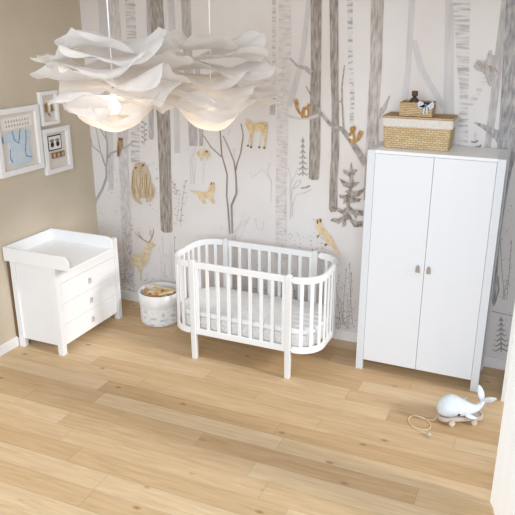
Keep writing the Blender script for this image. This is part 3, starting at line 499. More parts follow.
["s",0,"mist",[0.778,0.299,0.815,0.452,0.831,0.6],[0.0051,0.0051,0.0051]],
["p",0,"mist",[0.791,0.37,0.78,0.368,0.774,0.374,0.784,0.375],0],
["p",0,"mist",[0.808,0.471,0.818,0.471,0.825,0.479,0.815,0.478],0],
["p",0,"mist",[0.825,0.57,0.815,0.569,0.81,0.576,0.819,0.576],0],
["s",0,"mist",[0.904,0.319,0.891,0.486,0.864,0.65],[0.0051,0.0051,0.0051]],
["p",0,"mist",[0.895,0.397,0.885,0.397,0.881,0.404,0.89,0.403],0],
["p",0,"mist",[0.882,0.507,0.891,0.507,0.899,0.513,0.89,0.514],0],
["p",0,"mist",[0.868,0.617,0.859,0.618,0.855,0.625,0.864,0.624],0],
["s",0,"mist",[0.755,0.295,0.764,0.485,0.752,0.669],[0.0051,0.0051,0.0051]],
["p",0,"mist",[0.754,0.384,0.744,0.381,0.738,0.387,0.748,0.389],0],
["p",0,"mist",[0.754,0.509,0.764,0.512,0.768,0.521,0.759,0.517],0],
["p",0,"mist",[0.753,0.632,0.743,0.631,0.737,0.638,0.747,0.638],0],
["s",0,"mist",[0.804,0.303,0.793,0.544,0.802,0.783],[0.0051,0.0051,0.0051]],
["p",0,"mist",[0.803,0.417,0.793,0.413,0.786,0.419,0.796,0.421],0],
["p",0,"mist",[0.803,0.577,0.813,0.58,0.819,0.588,0.809,0.585],0],
["p",0,"mist",[0.803,0.736,0.793,0.736,0.789,0.744,0.798,0.743],0],
["s",1,"mid2",[0.938,0.522,0.93,0.661,0.939,0.801],[0.0051,0.0051,0.0051]],
["p",1,"mid2",[0.938,0.571,0.925,0.566,0.915,0.573,0.928,0.576],0],
["p",1,"mid2",[0.938,0.641,0.951,0.646,0.957,0.657,0.945,0.652],0],
["p",1,"mid2",[0.938,0.711,0.925,0.709,0.918,0.718,0.931,0.718],0],
["p",1,"mid2",[0.939,0.78,0.952,0.781,0.961,0.791,0.948,0.789],0],
["s",0,"mist",[1.135,1.355,1.148,1.591,1.176,1.706],[0.0037,0.0037,0.0037]],
["s",0,"mist",[1.172,1.358,1.16,1.592,1.222,1.782],[0.0037,0.0037,0.0037]],
["s",0,"mist",[1.186,1.36,1.209,1.596,1.164,1.658],[0.0037,0.0037,0.0037]],
["s",0,"mist",[1.276,1.368,1.288,1.602,1.312,1.775],[0.0037,0.0037,0.0037]],
["s",0,"mist",[1.174,1.359,1.167,1.592,1.217,1.737],[0.0037,0.0037,0.0037]],
["s",0,"mist",[1.178,1.359,1.208,1.596,1.217,1.62],[0.0037,0.0037,0.0037]],
["s",0,"mist",[1.178,1.359,1.185,1.594,1.21,1.705],[0.0037,0.0037,0.0037]],
["s",0,"mist",[1.146,1.356,1.15,1.591,1.128,1.716],[0.0037,0.0037,0.0037]],
["s",0,"mist",[1.283,1.369,1.31,1.603,1.304,1.708],[0.0037,0.0037,0.0037]],
["s",0,"mist",[1.155,1.357,1.145,1.591,1.146,1.648],[0.0037,0.0037,0.0037]],
["s",0,"mist",[1.621,0.765,1.621,0.927,1.742,1.057],[0.0042,0.0042,0.0042]],
["s",0,"mist",[1.595,0.761,1.646,0.931,1.708,1.134],[0.0042,0.0042,0.0042]],
["s",0,"mist",[1.597,0.761,1.582,0.923,1.616,1.043],[0.0042,0.0042,0.0042]],
["s",0,"mist",[1.595,0.761,1.583,0.923,1.769,1.085],[0.0042,0.0042,0.0042]],
["s",0,"mist",[1.578,0.759,1.517,0.915,1.62,1.147],[0.0042,0.0042,0.0042]],
["s",0,"mist",[1.592,0.761,1.609,0.926,1.723,1.08],[0.0042,0.0042,0.0042]],
["s",0,"mist",[1.611,0.763,1.608,0.926,1.684,1.057],[0.0042,0.0042,0.0042]],
["s",0,"mist",[1.615,0.764,1.613,0.926,1.755,1.04],[0.0042,0.0042,0.0042]],
["s",0,"mist",[1.594,0.761,1.699,0.937,1.773,1.111],[0.0042,0.0042,0.0042]],
["s",0,"mid2",[2.707,0.145,2.668,0.394,2.628,0.637],[0.0051,0.0051,0.0051]],
["p",0,"mid2",[2.699,0.195,2.688,0.191,2.678,0.198,2.69,0.201],0],
["p",0,"mid2",[2.688,0.267,2.699,0.271,2.704,0.283,2.693,0.278],0],
["p",0,"mid2",[2.676,0.338,2.665,0.338,2.659,0.348,2.67,0.347],0],
["p",0,"mid2",[2.665,0.408,2.677,0.41,2.684,0.421,2.672,0.418],0],
["p",0,"mid2",[2.654,0.478,2.642,0.477,2.635,0.486,2.646,0.486],0],
["p",0,"mid2",[2.642,0.547,2.654,0.551,2.66,0.562,2.649,0.558],0],
["p",0,"mid2",[2.631,0.617,2.619,0.616,2.613,0.625,2.624,0.625],0],
["s",0,"mid2",[2.727,0.149,2.726,0.439,2.738,0.722],[0.0051,0.0051,0.0051]],
["p",0,"mid2",[2.728,0.208,2.716,0.207,2.71,0.217,2.721,0.217],0],
["p",0,"mid2",[2.73,0.292,2.741,0.294,2.748,0.305,2.736,0.302],0],
["p",0,"mid2",[2.731,0.374,2.719,0.373,2.713,0.382,2.724,0.383],0],
["p",0,"mid2",[2.733,0.457,2.745,0.458,2.752,0.468,2.74,0.466],0],
["p",0,"mid2",[2.734,0.538,2.723,0.537,2.716,0.546,2.727,0.546],0],
["p",0,"mid2",[2.736,0.619,2.748,0.622,2.753,0.633,2.742,0.629],0],
["p",0,"mid2",[2.738,0.699,2.726,0.697,2.719,0.706,2.73,0.706],0],
["s",0,"mid2",[2.784,0.16,2.79,0.43,2.787,0.691],[0.0051,0.0051,0.0051]],
["p",0,"mid2",[2.785,0.214,2.773,0.209,2.764,0.215,2.775,0.219],0],
["p",0,"mid2",[2.785,0.292,2.797,0.291,2.805,0.301,2.794,0.3],0],
["p",0,"mid2",[2.785,0.368,2.774,0.366,2.766,0.374,2.777,0.375],0],
["p",0,"mid2",[2.786,0.444,2.797,0.447,2.803,0.458,2.792,0.455],0],
["p",0,"mid2",[2.786,0.52,2.775,0.516,2.766,0.523,2.777,0.526],0],
["p",0,"mid2",[2.786,0.594,2.798,0.597,2.803,0.608,2.793,0.605],0],
["p",0,"mid2",[2.787,0.669,2.775,0.667,2.768,0.676,2.779,0.677],0],
["s",0,"mid2",[2.823,0.167,2.784,0.479,2.763,0.784],[0.0051,0.0051,0.0051]],
["p",0,"mid2",[2.817,0.23,2.805,0.228,2.797,0.236,2.808,0.238],0],
["p",0,"mid2",[2.808,0.32,2.82,0.32,2.827,0.331,2.816,0.329],0],
["p",0,"mid2",[2.799,0.409,2.788,0.405,2.779,0.411,2.79,0.415],0],
["p",0,"mid2",[2.791,0.498,2.802,0.497,2.811,0.507,2.799,0.506],0],
["p",0,"mid2",[2.782,0.585,2.771,0.582,2.763,0.59,2.774,0.592],0],
["p",0,"mid2",[2.774,0.672,2.786,0.672,2.793,0.681,2.782,0.681],0],
["p",0,"mid2",[2.766,0.758,2.755,0.755,2.746,0.762,2.757,0.764],0],
["s",0,"mid2",[2.746,0.153,2.712,0.275,2.696,0.399],[0.0051,0.0051,0.0051]],
["p",0,"mid2",[2.741,0.177,2.729,0.175,2.721,0.183,2.733,0.185],0],
["p",0,"mid2",[2.734,0.213,2.746,0.214,2.753,0.225,2.742,0.223],0],
["p",0,"mid2",[2.727,0.248,2.715,0.246,2.708,0.256,2.719,0.256],0],
["p",0,"mid2",[2.719,0.283,2.731,0.286,2.737,0.297,2.726,0.294],0],
["p",0,"mid2",[2.712,0.318,2.701,0.315,2.692,0.322,2.703,0.325],0],
["p",0,"mid2",[2.705,0.353,2.717,0.358,2.721,0.37,2.711,0.365],0],
["p",0,"mid2",[2.698,0.388,2.687,0.383,2.677,0.389,2.688,0.393],0],
["s",0,"mid2",[2.298,0.068,2.238,0.388,2.183,0.701],[0.0051,0.0051,0.0051]],
["p",0,"mid2",[2.287,0.133,2.274,0.129,2.265,0.137,2.277,0.14],0],
["p",0,"mid2",[2.27,0.225,2.282,0.226,2.29,0.238,2.278,0.235],0],
["p",0,"mid2",[2.253,0.316,2.241,0.311,2.231,0.318,2.243,0.322],0],
["p",0,"mid2",[2.237,0.407,2.249,0.411,2.255,0.423,2.243,0.418],0],
["p",0,"mid2",[2.22,0.497,2.208,0.494,2.199,0.502,2.211,0.504],0],
["p",0,"mid2",[2.204,0.586,2.216,0.584,2.226,0.594,2.214,0.594],0],
["p",0,"mid2",[2.188,0.674,2.175,0.673,2.168,0.682,2.18,0.682],0],
["s",0,"mid2",[4.11,0.64,4.046,0.964,3.996,1.281],[0.0051,0.0051,0.0051]],
["p",0,"mid2",[4.098,0.706,4.089,0.704,4.082,0.712,4.092,0.712],0],
["p",0,"mid2",[4.082,0.799,4.091,0.799,4.097,0.808,4.088,0.807],0],
["p",0,"mid2",[4.065,0.892,4.056,0.891,4.049,0.898,4.059,0.899],0],
["p",0,"mid2",[4.049,0.983,4.058,0.987,4.061,0.997,4.052,0.993],0],
["p",0,"mid2",[4.033,1.074,4.023,1.075,4.018,1.083,4.027,1.082],0],
["p",0,"mid2",[4.017,1.165,4.026,1.165,4.031,1.174,4.022,1.173],0],
["p",0,"mid2",[4.001,1.254,3.991,1.254,3.986,1.263,3.995,1.262],0],
["s",0,"mid2",[4.126,0.642,4.116,0.909,4.102,1.166],[0.0051,0.0051,0.0051]],
["p",0,"mid2",[4.123,0.696,4.114,0.694,4.107,0.701,4.116,0.702],0],
["p",0,"mid2",[4.12,0.772,4.129,0.772,4.135,0.78,4.126,0.78],0],
["p",0,"mid2",[4.116,0.848,4.107,0.847,4.1,0.855,4.11,0.855],0],
["p",0,"mid2",[4.113,0.923,4.122,0.925,4.127,0.934,4.118,0.932],0],
["p",0,"mid2",[4.109,0.998,4.1,0.999,4.095,1.008,4.104,1.006],0],
["p",0,"mid2",[4.106,1.071,4.115,1.075,4.117,1.085,4.109,1.081],0],
["p",0,"mid2",[4.103,1.145,4.093,1.144,4.087,1.152,4.096,1.152],0],
["s",0,"mid2",[4.095,0.637,4.101,0.729,4.112,0.82],[0.0051,0.0051,0.0051]],
["p",0,"mid2",[4.096,0.655,4.087,0.656,4.081,0.665,4.091,0.664],0],
["p",0,"mid2",[4.099,0.682,4.109,0.68,4.115,0.688,4.106,0.689],0],
["p",0,"mid2",[4.102,0.708,4.093,0.704,4.084,0.71,4.093,0.713],0],
["p",0,"mid2",[4.104,0.734,4.114,0.736,4.118,0.746,4.109,0.743],0],
["p",0,"mid2",[4.107,0.76,4.097,0.759,4.091,0.767,4.1,0.767],0],
["p",0,"mid2",[4.109,0.786,4.119,0.786,4.125,0.794,4.116,0.794],0],
["p",0,"mid2",[4.112,0.812,4.102,0.811,4.096,0.819,4.105,0.819],0],
["p",2,"mid2",[0.747,1.379,0.756,1.378,0.759,1.371,0.75,1.371],0],
["p",2,"mid2",[0.509,1.081,0.501,1.076,0.493,1.078,0.501,1.083],0],
["p",2,"mid2",[0.763,1.278,0.756,1.273,0.749,1.276,0.756,1.28],0],
["p",2,"mid2",[0.607,1.344,0.599,1.34,0.592,1.342,0.599,1.347],0],
["p",2,"mid2",[0.593,1.403,0.603,1.405,0.609,1.399,0.599,1.397],0],
["p",2,"mid2",[0.653,1.34,0.65,1.332,0.641,1.33,0.645,1.338],0],
["p",2,"mid2",[0.732,1.539,0.742,1.536,0.743,1.528,0.734,1.53],0],
["p",2,"mid2",[0.755,1.198,0.763,1.196,0.764,1.189,0.757,1.191],0],
["p",2,"mid2",[0.449,1.073,0.449,1.065,0.443,1.059,0.442,1.067],0],
["p",2,"mid2",[0.591,1.245,0.588,1.235,0.577,1.231,0.58,1.241],0],
["p",2,"mid2",[0.44,1.178,0.443,1.171,0.437,1.164,0.434,1.171],0],
["p",2,"mid2",[0.54,1.399,0.545,1.392,0.541,1.383,0.535,1.39],0],
["p",2,"mid2",[0.526,1.188,0.537,1.193,0.546,1.188,0.535,1.183],0],
["p",2,"mid2",[0.514,1.321,0.504,1.311,0.49,1.312,0.5,1.322],0],
["p",2,"mid2",[0.628,1.533,0.636,1.526,0.632,1.515,0.624,1.522],0],
["p",2,"mid2",[0.622,1.222,0.627,1.214,0.622,1.204,0.616,1.212],0],
["p",2,"mid2",[0.768,1.375,0.763,1.368,0.753,1.367,0.759,1.374],0],
["p",2,"mid2",[0.474,1.388,0.487,1.392,0.496,1.385,0.484,1.381],0],
["p",2,"mid2",[0.719,1.235,0.727,1.232,0.729,1.224,0.72,1.226],0],
["p",2,"mid2",[0.696,1.134,0.7,1.129,0.696,1.123,0.693,1.128],0],
["p",2,"mid2",[0.611,1.31,0.62,1.311,0.624,1.305,0.615,1.304],0],
["p",2,"mid2",[0.619,1.169,0.625,1.168,0.627,1.163,0.62,1.164],0],
["p",2,"mid2",[0.704,1.184,0.715,1.189,0.725,1.185,0.714,1.179],0],
["p",2,"mid2",[0.68,1.105,0.677,1.092,0.664,1.085,0.666,1.098],0],
["p",2,"mid2",[0.411,1.136,0.411,1.129,0.404,1.124,0.404,1.131],0],
["p",2,"mid2",[0.764,1.23,0.771,1.228,0.772,1.222,0.765,1.223],0],
["p",2,"mid2",[0.767,1.484,0.774,1.478,0.771,1.468,0.764,1.474],0],
["p",2,"mid2",[0.455,1.238,0.462,1.239,0.466,1.235,0.459,1.234],0],
["p",2,"mid2",[0.566,1.498,0.567,1.493,0.562,1.489,0.561,1.494],0],
["p",2,"mid2",[0.681,1.147,0.686,1.143,0.683,1.136,0.679,1.141],0],
["p",2,"mid2",[0.531,1.255,0.523,1.248,0.513,1.25,0.521,1.257],0],
["p",2,"mid2",[0.553,1.504,0.565,1.505,0.572,1.497,0.56,1.496],0],
["p",2,"mid2",[0.652,1.318,0.656,1.307,0.647,1.297,0.643,1.308],0],
["p",2,"mid2",[0.646,1.421,0.656,1.419,0.658,1.411,0.648,1.412],0],
["p",2,"mid2",[0.691,1.31,0.698,1.309,0.7,1.303,0.693,1.304],0],
["p",2,"mid2",[0.545,1.197,0.543,1.19,0.536,1.187,0.538,1.194],0],
["p",2,"mid2",[0.661,1.498,0.672,1.501,0.68,1.495,0.668,1.491],0],
["p",2,"mid2",[0.454,1.251,0.448,1.245,0.44,1.245,0.446,1.251],0],
["p",2,"mid2",[0.585,1.384,0.597,1.39,0.607,1.384,0.595,1.379],0],
["p",2,"mid2",[0.704,1.514,0.698,1.509,0.692,1.511,0.698,1.515],0],
["p",2,"mid2",[0.683,1.437,0.677,1.433,0.67,1.435,0.676,1.439],0],
["p",2,"mid2",[0.656,1.171,0.657,1.164,0.651,1.16,0.65,1.166],0],
["p",2,"mid2",[0.552,1.426,0.553,1.419,0.546,1.413,0.545,1.421],0],
["p",2,"mid2",[0.548,1.355,0.544,1.349,0.537,1.348,0.541,1.354],0],
["p",2,"mid2",[0.655,1.176,0.649,1.168,0.639,1.168,0.645,1.175],0],
["p",2,"mid2",[0.609,1.27,0.606,1.261,0.595,1.257,0.599,1.266],0],
["p",2,"mid2",[0.565,1.485,0.571,1.485,0.574,1.48,0.568,1.481],0],
["p",2,"mid2",[0.41,1.114,0.406,1.105,0.395,1.102,0.399,1.111],0],
["p",2,"mid2",[0.407,1.311,0.407,1.299,0.396,1.29,0.395,1.302],0],
["p",2,"mid2",[0.566,1.32,0.573,1.321,0.577,1.316,0.57,1.315],0],
["p",2,"mid2",[0.476,1.353,0.469,1.346,0.46,1.346,0.466,1.353],0],
["p",2,"mid2",[0.463,1.407,0.471,1.407,0.475,1.402,0.467,1.401],0],
["p",2,"mid2",[0.514,1.417,0.524,1.422,0.532,1.417,0.522,1.413],0],
["p",2,"mid2",[0.773,1.388,0.771,1.376,0.759,1.37,0.761,1.382],0],
["p",2,"mid2",[0.656,1.327,0.67,1.33,0.678,1.321,0.664,1.318],0],
["p",2,"mid2",[0.293,1.329,0.29,1.32,0.279,1.316,0.282,1.325],0],
["p",2,"mid2",[0.236,1.368,0.242,1.367,0.244,1.363,0.238,1.363],0],
["p",2,"mid2",[0.219,1.268,0.229,1.262,0.227,1.25,0.217,1.256],0],
["p",2,"mid2",[0.248,1.231,0.246,1.224,0.238,1.221,0.24,1.228],0],
["p",2,"mid2",[0.3,1.394,0.299,1.388,0.292,1.384,0.293,1.391],0],
["p",2,"mid2",[0.305,1.139,0.297,1.134,0.289,1.136,0.297,1.141],0],
["p",2,"mid2",[0.229,1.445,0.236,1.439,0.233,1.429,0.225,1.435],0],
["p",2,"mid2",[0.214,1.191,0.219,1.181,0.211,1.17,0.206,1.18],0],
["p",2,"mid2",[0.268,1.424,0.264,1.42,0.258,1.421,0.262,1.425],0],
["p",2,"mid2",[0.236,0.979,0.242,0.979,0.243,0.974,0.238,0.975],0],
["p",2,"mid2",[0.217,1.264,0.222,1.263,0.224,1.258,0.218,1.259],0],
["p",2,"mid2",[0.254,1.312,0.26,1.315,0.265,1.312,0.259,1.31],0],
["p",2,"mid2",[0.318,1.39,0.325,1.385,0.322,1.377,0.316,1.382],0],
["p",2,"mid2",[0.275,1.43,0.283,1.432,0.288,1.427,0.28,1.426],0],
["p",2,"mid2",[0.254,0.989,0.247,0.981,0.237,0.981,0.244,0.989],0],
["p",2,"mid2",[0.253,1.468,0.258,1.462,0.253,1.454,0.248,1.46],0],
["p",2,"mid2",[0.169,0.699,0.166,0.689,0.156,0.684,0.159,0.694],0],
["p",2,"mid2",[0.28,0.775,0.275,0.767,0.265,0.765,0.271,0.773],0],
["p",2,"mid2",[0.071,0.926,0.079,0.929,0.084,0.925,0.076,0.922],0],
["p",2,"mid2",[0.182,0.27,0.191,0.272,0.196,0.267,0.187,0.265],0],
["p",2,"mid2",[0.021,0.803,0.025,0.799,0.023,0.794,0.019,0.797],0],
["p",2,"mid2",[0.179,0.82,0.177,0.815,0.171,0.812,0.173,0.817],0],
["p",2,"mid2",[0.013,0.845,0.019,0.842,0.018,0.834,0.012,0.838],0],
["p",2,"mid2",[0.017,0.636,0.014,0.628,0.006,0.625,0.009,0.632],0],
["p",2,"mid2",[0.122,0.189,0.118,0.178,0.106,0.174,0.111,0.184],0],
["p",2,"mid2",[0.164,0.638,0.163,0.627,0.152,0.619,0.153,0.631],0],
["p",2,"mid2",[0.247,0.373,0.257,0.371,0.259,0.362,0.249,0.363],0],
["p",2,"mid2",[0.23,0.696,0.237,0.698,0.242,0.695,0.235,0.692],0],
["p",2,"mid2",[0.042,0.791,0.052,0.788,0.053,0.779,0.043,0.781],0],
["p",2,"mid2",[-0.041,0.29,-0.03,0.295,-0.022,0.291,-0.032,0.286],0],
["p",2,"mid2",[0.03,0.909,0.024,0.903,0.015,0.902,0.021,0.909],0],
["p",2,"mid2",[0.259,0.486,0.264,0.482,0.261,0.475,0.257,0.479],0],
["p",2,"mid2",[0.104,0.732,0.105,0.727,0.1,0.723,0.099,0.728],0],
["p",2,"mid2",[0.214,0.368,0.217,0.363,0.212,0.357,0.21,0.363],0],
["p",2,"mid2",[0.017,0.352,0.009,0.346,-0.0,0.347,0.008,0.354],0],
["p",2,"mid2",[0.258,0.945,0.252,0.939,0.244,0.94,0.25,0.946],0],
["p",2,"mid2",[0.13,0.638,0.127,0.629,0.117,0.626,0.121,0.634],0],
["p",2,"mid2",[0.267,0.567,0.269,0.556,0.258,0.546,0.256,0.557],0],
["p",2,"mid2",[-0.031,0.241,-0.022,0.246,-0.015,0.242,-0.024,0.237],0],
["p",2,"mid2",[0.313,1.035,0.318,1.028,0.312,1.02,0.308,1.027],0],
["p",2,"mid2",[0.253,0.692,0.26,0.691,0.261,0.684,0.254,0.686],0],
["p",2,"mid2",[0.037,0.502,0.034,0.494,0.025,0.491,0.028,0.499],0],
["p",2,"mid2",[0.07,0.703,0.062,0.699,0.055,0.701,0.063,0.706],0],
["p",2,"mid2",[0.205,0.25,0.213,0.244,0.21,0.234,0.202,0.239],0],
["p",2,"mid2",[-0.021,0.225,-0.011,0.23,-0.003,0.226,-0.013,0.221],0],
["p",2,"mid2",[0.072,0.943,0.063,0.935,0.052,0.936,0.061,0.944],0],
["p",2,"mid2",[0.014,0.27,0.013,0.262,0.004,0.257,0.006,0.265],0],
["p",2,"mid2",[0.229,0.474,0.239,0.469,0.236,0.457,0.227,0.463],0],
["p",2,"mid2",[-0.032,0.541,-0.021,0.542,-0.017,0.534,-0.028,0.533],0],
["p",2,"mid2",[0.109,0.744,0.114,0.743,0.114,0.737,0.109,0.739],0],
["p",2,"mid2",[0.093,0.596,0.101,0.59,0.098,0.58,0.09,0.586],0],
["p",2,"mid2",[0.262,0.292,0.26,0.28,0.247,0.273,0.25,0.285],0],
["p",2,"mid2",[0.176,0.55,0.186,0.544,0.184,0.533,0.174,0.538],0],
["p",2,"mid2",[0.139,0.404,0.149,0.402,0.15,0.393,0.14,0.395],0],
["p",2,"mid2",[0.037,0.954,0.039,0.947,0.032,0.94,0.031,0.948],0],
["p",2,"mid2",[0.201,0.374,0.194,0.368,0.186,0.369,0.193,0.375],0],
["p",2,"mid2",[0.045,0.352,0.043,0.346,0.036,0.344,0.039,0.35],0],
["p",2,"mid2",[0.152,0.136,0.15,0.123,0.138,0.116,0.14,0.128],0],
["p",2,"mid2",[0.209,0.356,0.22,0.356,0.223,0.348,0.212,0.347],0],
["p",2,"mid2",[0.109,0.181,0.102,0.176,0.094,0.178,0.102,0.183],0],
["p",2,"mid2",[0.151,0.678,0.156,0.675,0.154,0.67,0.15,0.673],0],
["p",2,"mid2",[0.287,0.207,0.275,0.195,0.259,0.196,0.271,0.208],0],
["p",2,"mid2",[0.363,0.313,0.362,0.305,0.354,0.3,0.355,0.308],0],
["p",2,"mid2",[0.349,0.195,0.341,0.186,0.33,0.186,0.338,0.195],0],
["p",2,"mid2",[0.293,0.332,0.293,0.323,0.285,0.316,0.284,0.325],0],
["p",2,"mid2",[0.424,0.398,0.419,0.386,0.405,0.381,0.411,0.393],0],
["p",2,"mid2",[0.308,0.415,0.3,0.404,0.287,0.401,0.294,0.412],0],
["p",2,"mid2",[0.396,0.204,0.403,0.197,0.399,0.187,0.392,0.193],0],
["p",2,"mid2",[0.324,0.128,0.334,0.127,0.335,0.117,0.326,0.119],0],
["p",2,"mid2",[0.334,0.103,0.343,0.108,0.35,0.104,0.341,0.099],0],
["p",2,"mid2",[0.254,0.236,0.268,0.237,0.274,0.227,0.26,0.226],0],
["p",2,"mid2",[0.284,0.233,0.282,0.22,0.269,0.212,0.271,0.225],0],
["p",2,"mid2",[0.397,0.428,0.39,0.417,0.378,0.415,0.385,0.426],0],
["p",2,"mid2",[0.429,0.352,0.428,0.337,0.415,0.327,0.415,0.341],0],
["p",2,"mid2",[0.43,0.376,0.421,0.364,0.407,0.362,0.415,0.374],0],
["p",2,"mid2",[0.335,0.404,0.344,0.405,0.348,0.399,0.339,0.398],0],
["p",2,"mid2",[0.26,0.376,0.274,0.38,0.282,0.372,0.269,0.368],0],
["p",2,"mid2",[0.387,0.198,0.38,0.184,0.364,0.18,0.372,0.194],0],
["p",2,"mid2",[0.369,0.135,0.37,0.12,0.356,0.108,0.355,0.123],0],
["p",2,"mid2",[0.421,0.414,0.429,0.417,0.435,0.413,0.427,0.41],0],
["p",2,"mid2",[0.292,0.309,0.29,0.298,0.279,0.291,0.281,0.302],0],
["p",2,"mid2",[0.391,0.423,0.395,0.414,0.387,0.405,0.384,0.414],0],
["p",2,"mid2",[0.319,0.402,0.329,0.396,0.327,0.384,0.317,0.39],0],
["p",2,"mid2",[0.383,0.275,0.369,0.264,0.353,0.266,0.367,0.278],0],
["p",2,"mid2",[0.244,0.169,0.257,0.166,0.258,0.153,0.245,0.156],0],
["p",2,"mid2",[0.274,0.268,0.27,0.258,0.259,0.253,0.263,0.263],0],
["p",2,"mid2",[0.414,0.324,0.418,0.317,0.413,0.308,0.408,0.316],0],
["p",2,"mid2",[0.357,0.176,0.369,0.173,0.37,0.161,0.358,0.164],0],
["p",2,"mid2",[0.286,0.137,0.298,0.143,0.307,0.138,0.295,0.132],0],
["p",2,"mid2",[0.316,0.354,0.33,0.359,0.34,0.352,0.326,0.347],0],
["p",2,"mid2",[0.315,0.4,0.305,0.393,0.294,0.396,0.305,0.403],0],
["p",2,"mid2",[0.332,0.306,0.348,0.312,0.36,0.303,0.343,0.297],0],
["p",2,"mid2",[0.306,0.156,0.303,0.149,0.296,0.146,0.299,0.153],0],
["p",2,"mid2",[0.322,0.435,0.328,0.429,0.324,0.42,0.318,0.426],0],
["p",2,"mid2",[0.309,0.258,0.316,0.258,0.319,0.252,0.311,0.252],0],
["p",2,"mid2",[0.412,0.298,0.423,0.302,0.432,0.296,0.42,0.292],0],
["p",2,"mid2",[0.284,0.109,0.29,0.099,0.282,0.086,0.276,0.097],0],
["p",2,"mid2",[0.256,0.301,0.265,0.292,0.259,0.278,0.25,0.287],0],
["p",2,"mid2",[0.347,0.137,0.348,0.124,0.336,0.115,0.336,0.127],0],
["p",2,"mid2",[0.262,0.428,0.272,0.419,0.267,0.406,0.257,0.414],0],
["p",2,"mid2",[0.39,0.172,0.402,0.165,0.399,0.149,0.387,0.157],0],
["p",2,"mid2",[0.406,0.193,0.422,0.196,0.431,0.185,0.414,0.182],0],
["p",2,"mid2",[0.403,0.301,0.387,0.291,0.373,0.296,0.388,0.306],0],
["p",2,"mid2",[0.286,0.291,0.291,0.285,0.286,0.276,0.281,0.282],0],
["p",2,"mid2",[0.286,0.202,0.295,0.203,0.299,0.197,0.29,0.196],0],
["p",2,"mid2",[0.348,0.414,0.34,0.406,0.329,0.406,0.337,0.415],0],
["p",2,"mid2",[0.418,0.383,0.413,0.377,0.406,0.376,0.41,0.382],0],
["p",2,"mid2",[0.41,0.246,0.418,0.246,0.421,0.239,0.412,0.239],0],
["p",2,"mid2",[0.394,0.125,0.402,0.126,0.405,0.12,0.397,0.12],0],
["p",2,"mid2",[0.324,0.353,0.335,0.347,0.333,0.333,0.322,0.34],0],
["p",2,"mid2",[0.404,0.394,0.393,0.386,0.382,0.389,0.393,0.397],0],
["p",2,"mid2",[0.386,0.417,0.385,0.41,0.378,0.405,0.378,0.412],0],
["p",2,"mid2",[0.32,0.316,0.322,0.306,0.313,0.297,0.311,0.307],0],
["p",2,"mid2",[0.418,0.373,0.43,0.371,0.432,0.36,0.42,0.362],0],
["p",2,"mid2",[0.337,0.191,0.342,0.185,0.337,0.178,0.333,0.184],0],
["p",2,"mid2",[0.382,0.45,0.392,0.442,0.387,0.428,0.378,0.437],0],
["p",2,"mid2",[0.32,0.226,0.335,0.233,0.346,0.226,0.331,0.219],0],
["p",2,"mid2",[0.343,0.431,0.352,0.427,0.351,0.416,0.342,0.421],0],
["p",2,"mid2",[0.26,0.33,0.259,0.32,0.249,0.312,0.249,0.323],0],
["p",2,"mid2",[0.422,0.329,0.419,0.318,0.407,0.312,0.41,0.323],0],
["p",2,"mid2",[0.394,0.129,0.41,0.125,0.411,0.109,0.395,0.114],0],
["p",2,"mid2",[0.171,1.216,0.175,1.212,0.172,1.206,0.168,1.21],0],
["p",2,"mid2",[0.231,1.395,0.223,1.389,0.214,1.391,0.222,1.397],0],
["p",2,"mid2",[0.184,1.384,0.198,1.386,0.205,1.377,0.191,1.375],0],
["p",2,"mid2",[0.193,1.411,0.204,1.41,0.208,1.402,0.196,1.402],0],
["p",2,"mid2",[0.22,1.599,0.226,1.597,0.225,1.591,0.22,1.593],0],
["p",2,"mid2",[0.164,1.2,0.172,1.198,0.173,1.191,0.165,1.193],0],
["p",2,"mid2",[0.224,1.304,0.219,1.297,0.211,1.296,0.216,1.303],0],
["p",2,"mid2",[0.214,1.459,0.225,1.457,0.228,1.448,0.217,1.45],0],
["p",2,"mid2",[0.189,1.24,0.181,1.233,0.171,1.233,0.179,1.24],0],
["p",2,"mid2",[0.207,1.564,0.205,1.559,0.199,1.557,0.201,1.562],0],
["p",2,"mid2",[0.236,1.62,0.233,1.615,0.226,1.614,0.23,1.619],0],
["p",2,"mid2",[0.197,1.245,0.198,1.24,0.192,1.235,0.191,1.241],0],
["p",2,"mid2",[0.181,1.313,0.182,1.304,0.172,1.296,0.172,1.306],0],
["p",2,"mid2",[0.168,1.204,0.175,1.207,0.181,1.203,0.173,1.201],0],
["p",2,"mid2",[1.049,1.35,1.053,1.346,1.05,1.34,1.046,1.345],0],
["p",2,"mid2",[1.017,0.978,1.029,0.983,1.038,0.977,1.026,0.972],0],
["p",2,"mid2",[1.032,1.004,1.03,0.998,1.023,0.996,1.025,1.002],0],
["p",2,"mid2",[0.968,1.248,0.966,1.242,0.96,1.24,0.962,1.246],0],
["p",2,"mid2",[0.994,0.973,1.004,0.974,1.009,0.967,0.999,0.966],0],
["p",2,"mid2",[0.947,1.265,0.96,1.264,0.965,1.254,0.952,1.254],0],
["p",2,"mid2",[0.928,1.221,0.933,1.217,0.931,1.211,0.926,1.215],0],
["p",2,"mid2",[1.021,1.091,1.028,1.092,1.033,1.088,1.025,1.086],0],
["p",2,"mid2",[1.003,1.077,1.005,1.069,0.999,1.062,0.996,1.07],0],
["p",2,"mid2",[1.092,1.332,1.096,1.326,1.092,1.32,1.088,1.325],0],
["p",2,"mid2",[1.01,0.979,1.01,0.969,1.001,0.963,1.001,0.973],0],
["p",2,"mid2",[0.978,1.03,0.99,1.027,0.991,1.016,0.98,1.019],0],
["p",2,"mid2",[0.943,1.262,0.937,1.256,0.928,1.256,0.934,1.263],0],
["p",2,"mid2",[0.968,1.094,0.958,1.087,0.948,1.089,0.957,1.096],0],
["p",2,"mid2",[0.919,1.024,0.927,1.027,0.933,1.022,0.924,1.019],0],
["p",2,"mid2",[1.016,1.0,1.026,1.004,1.034,0.999,1.024,0.995],0],
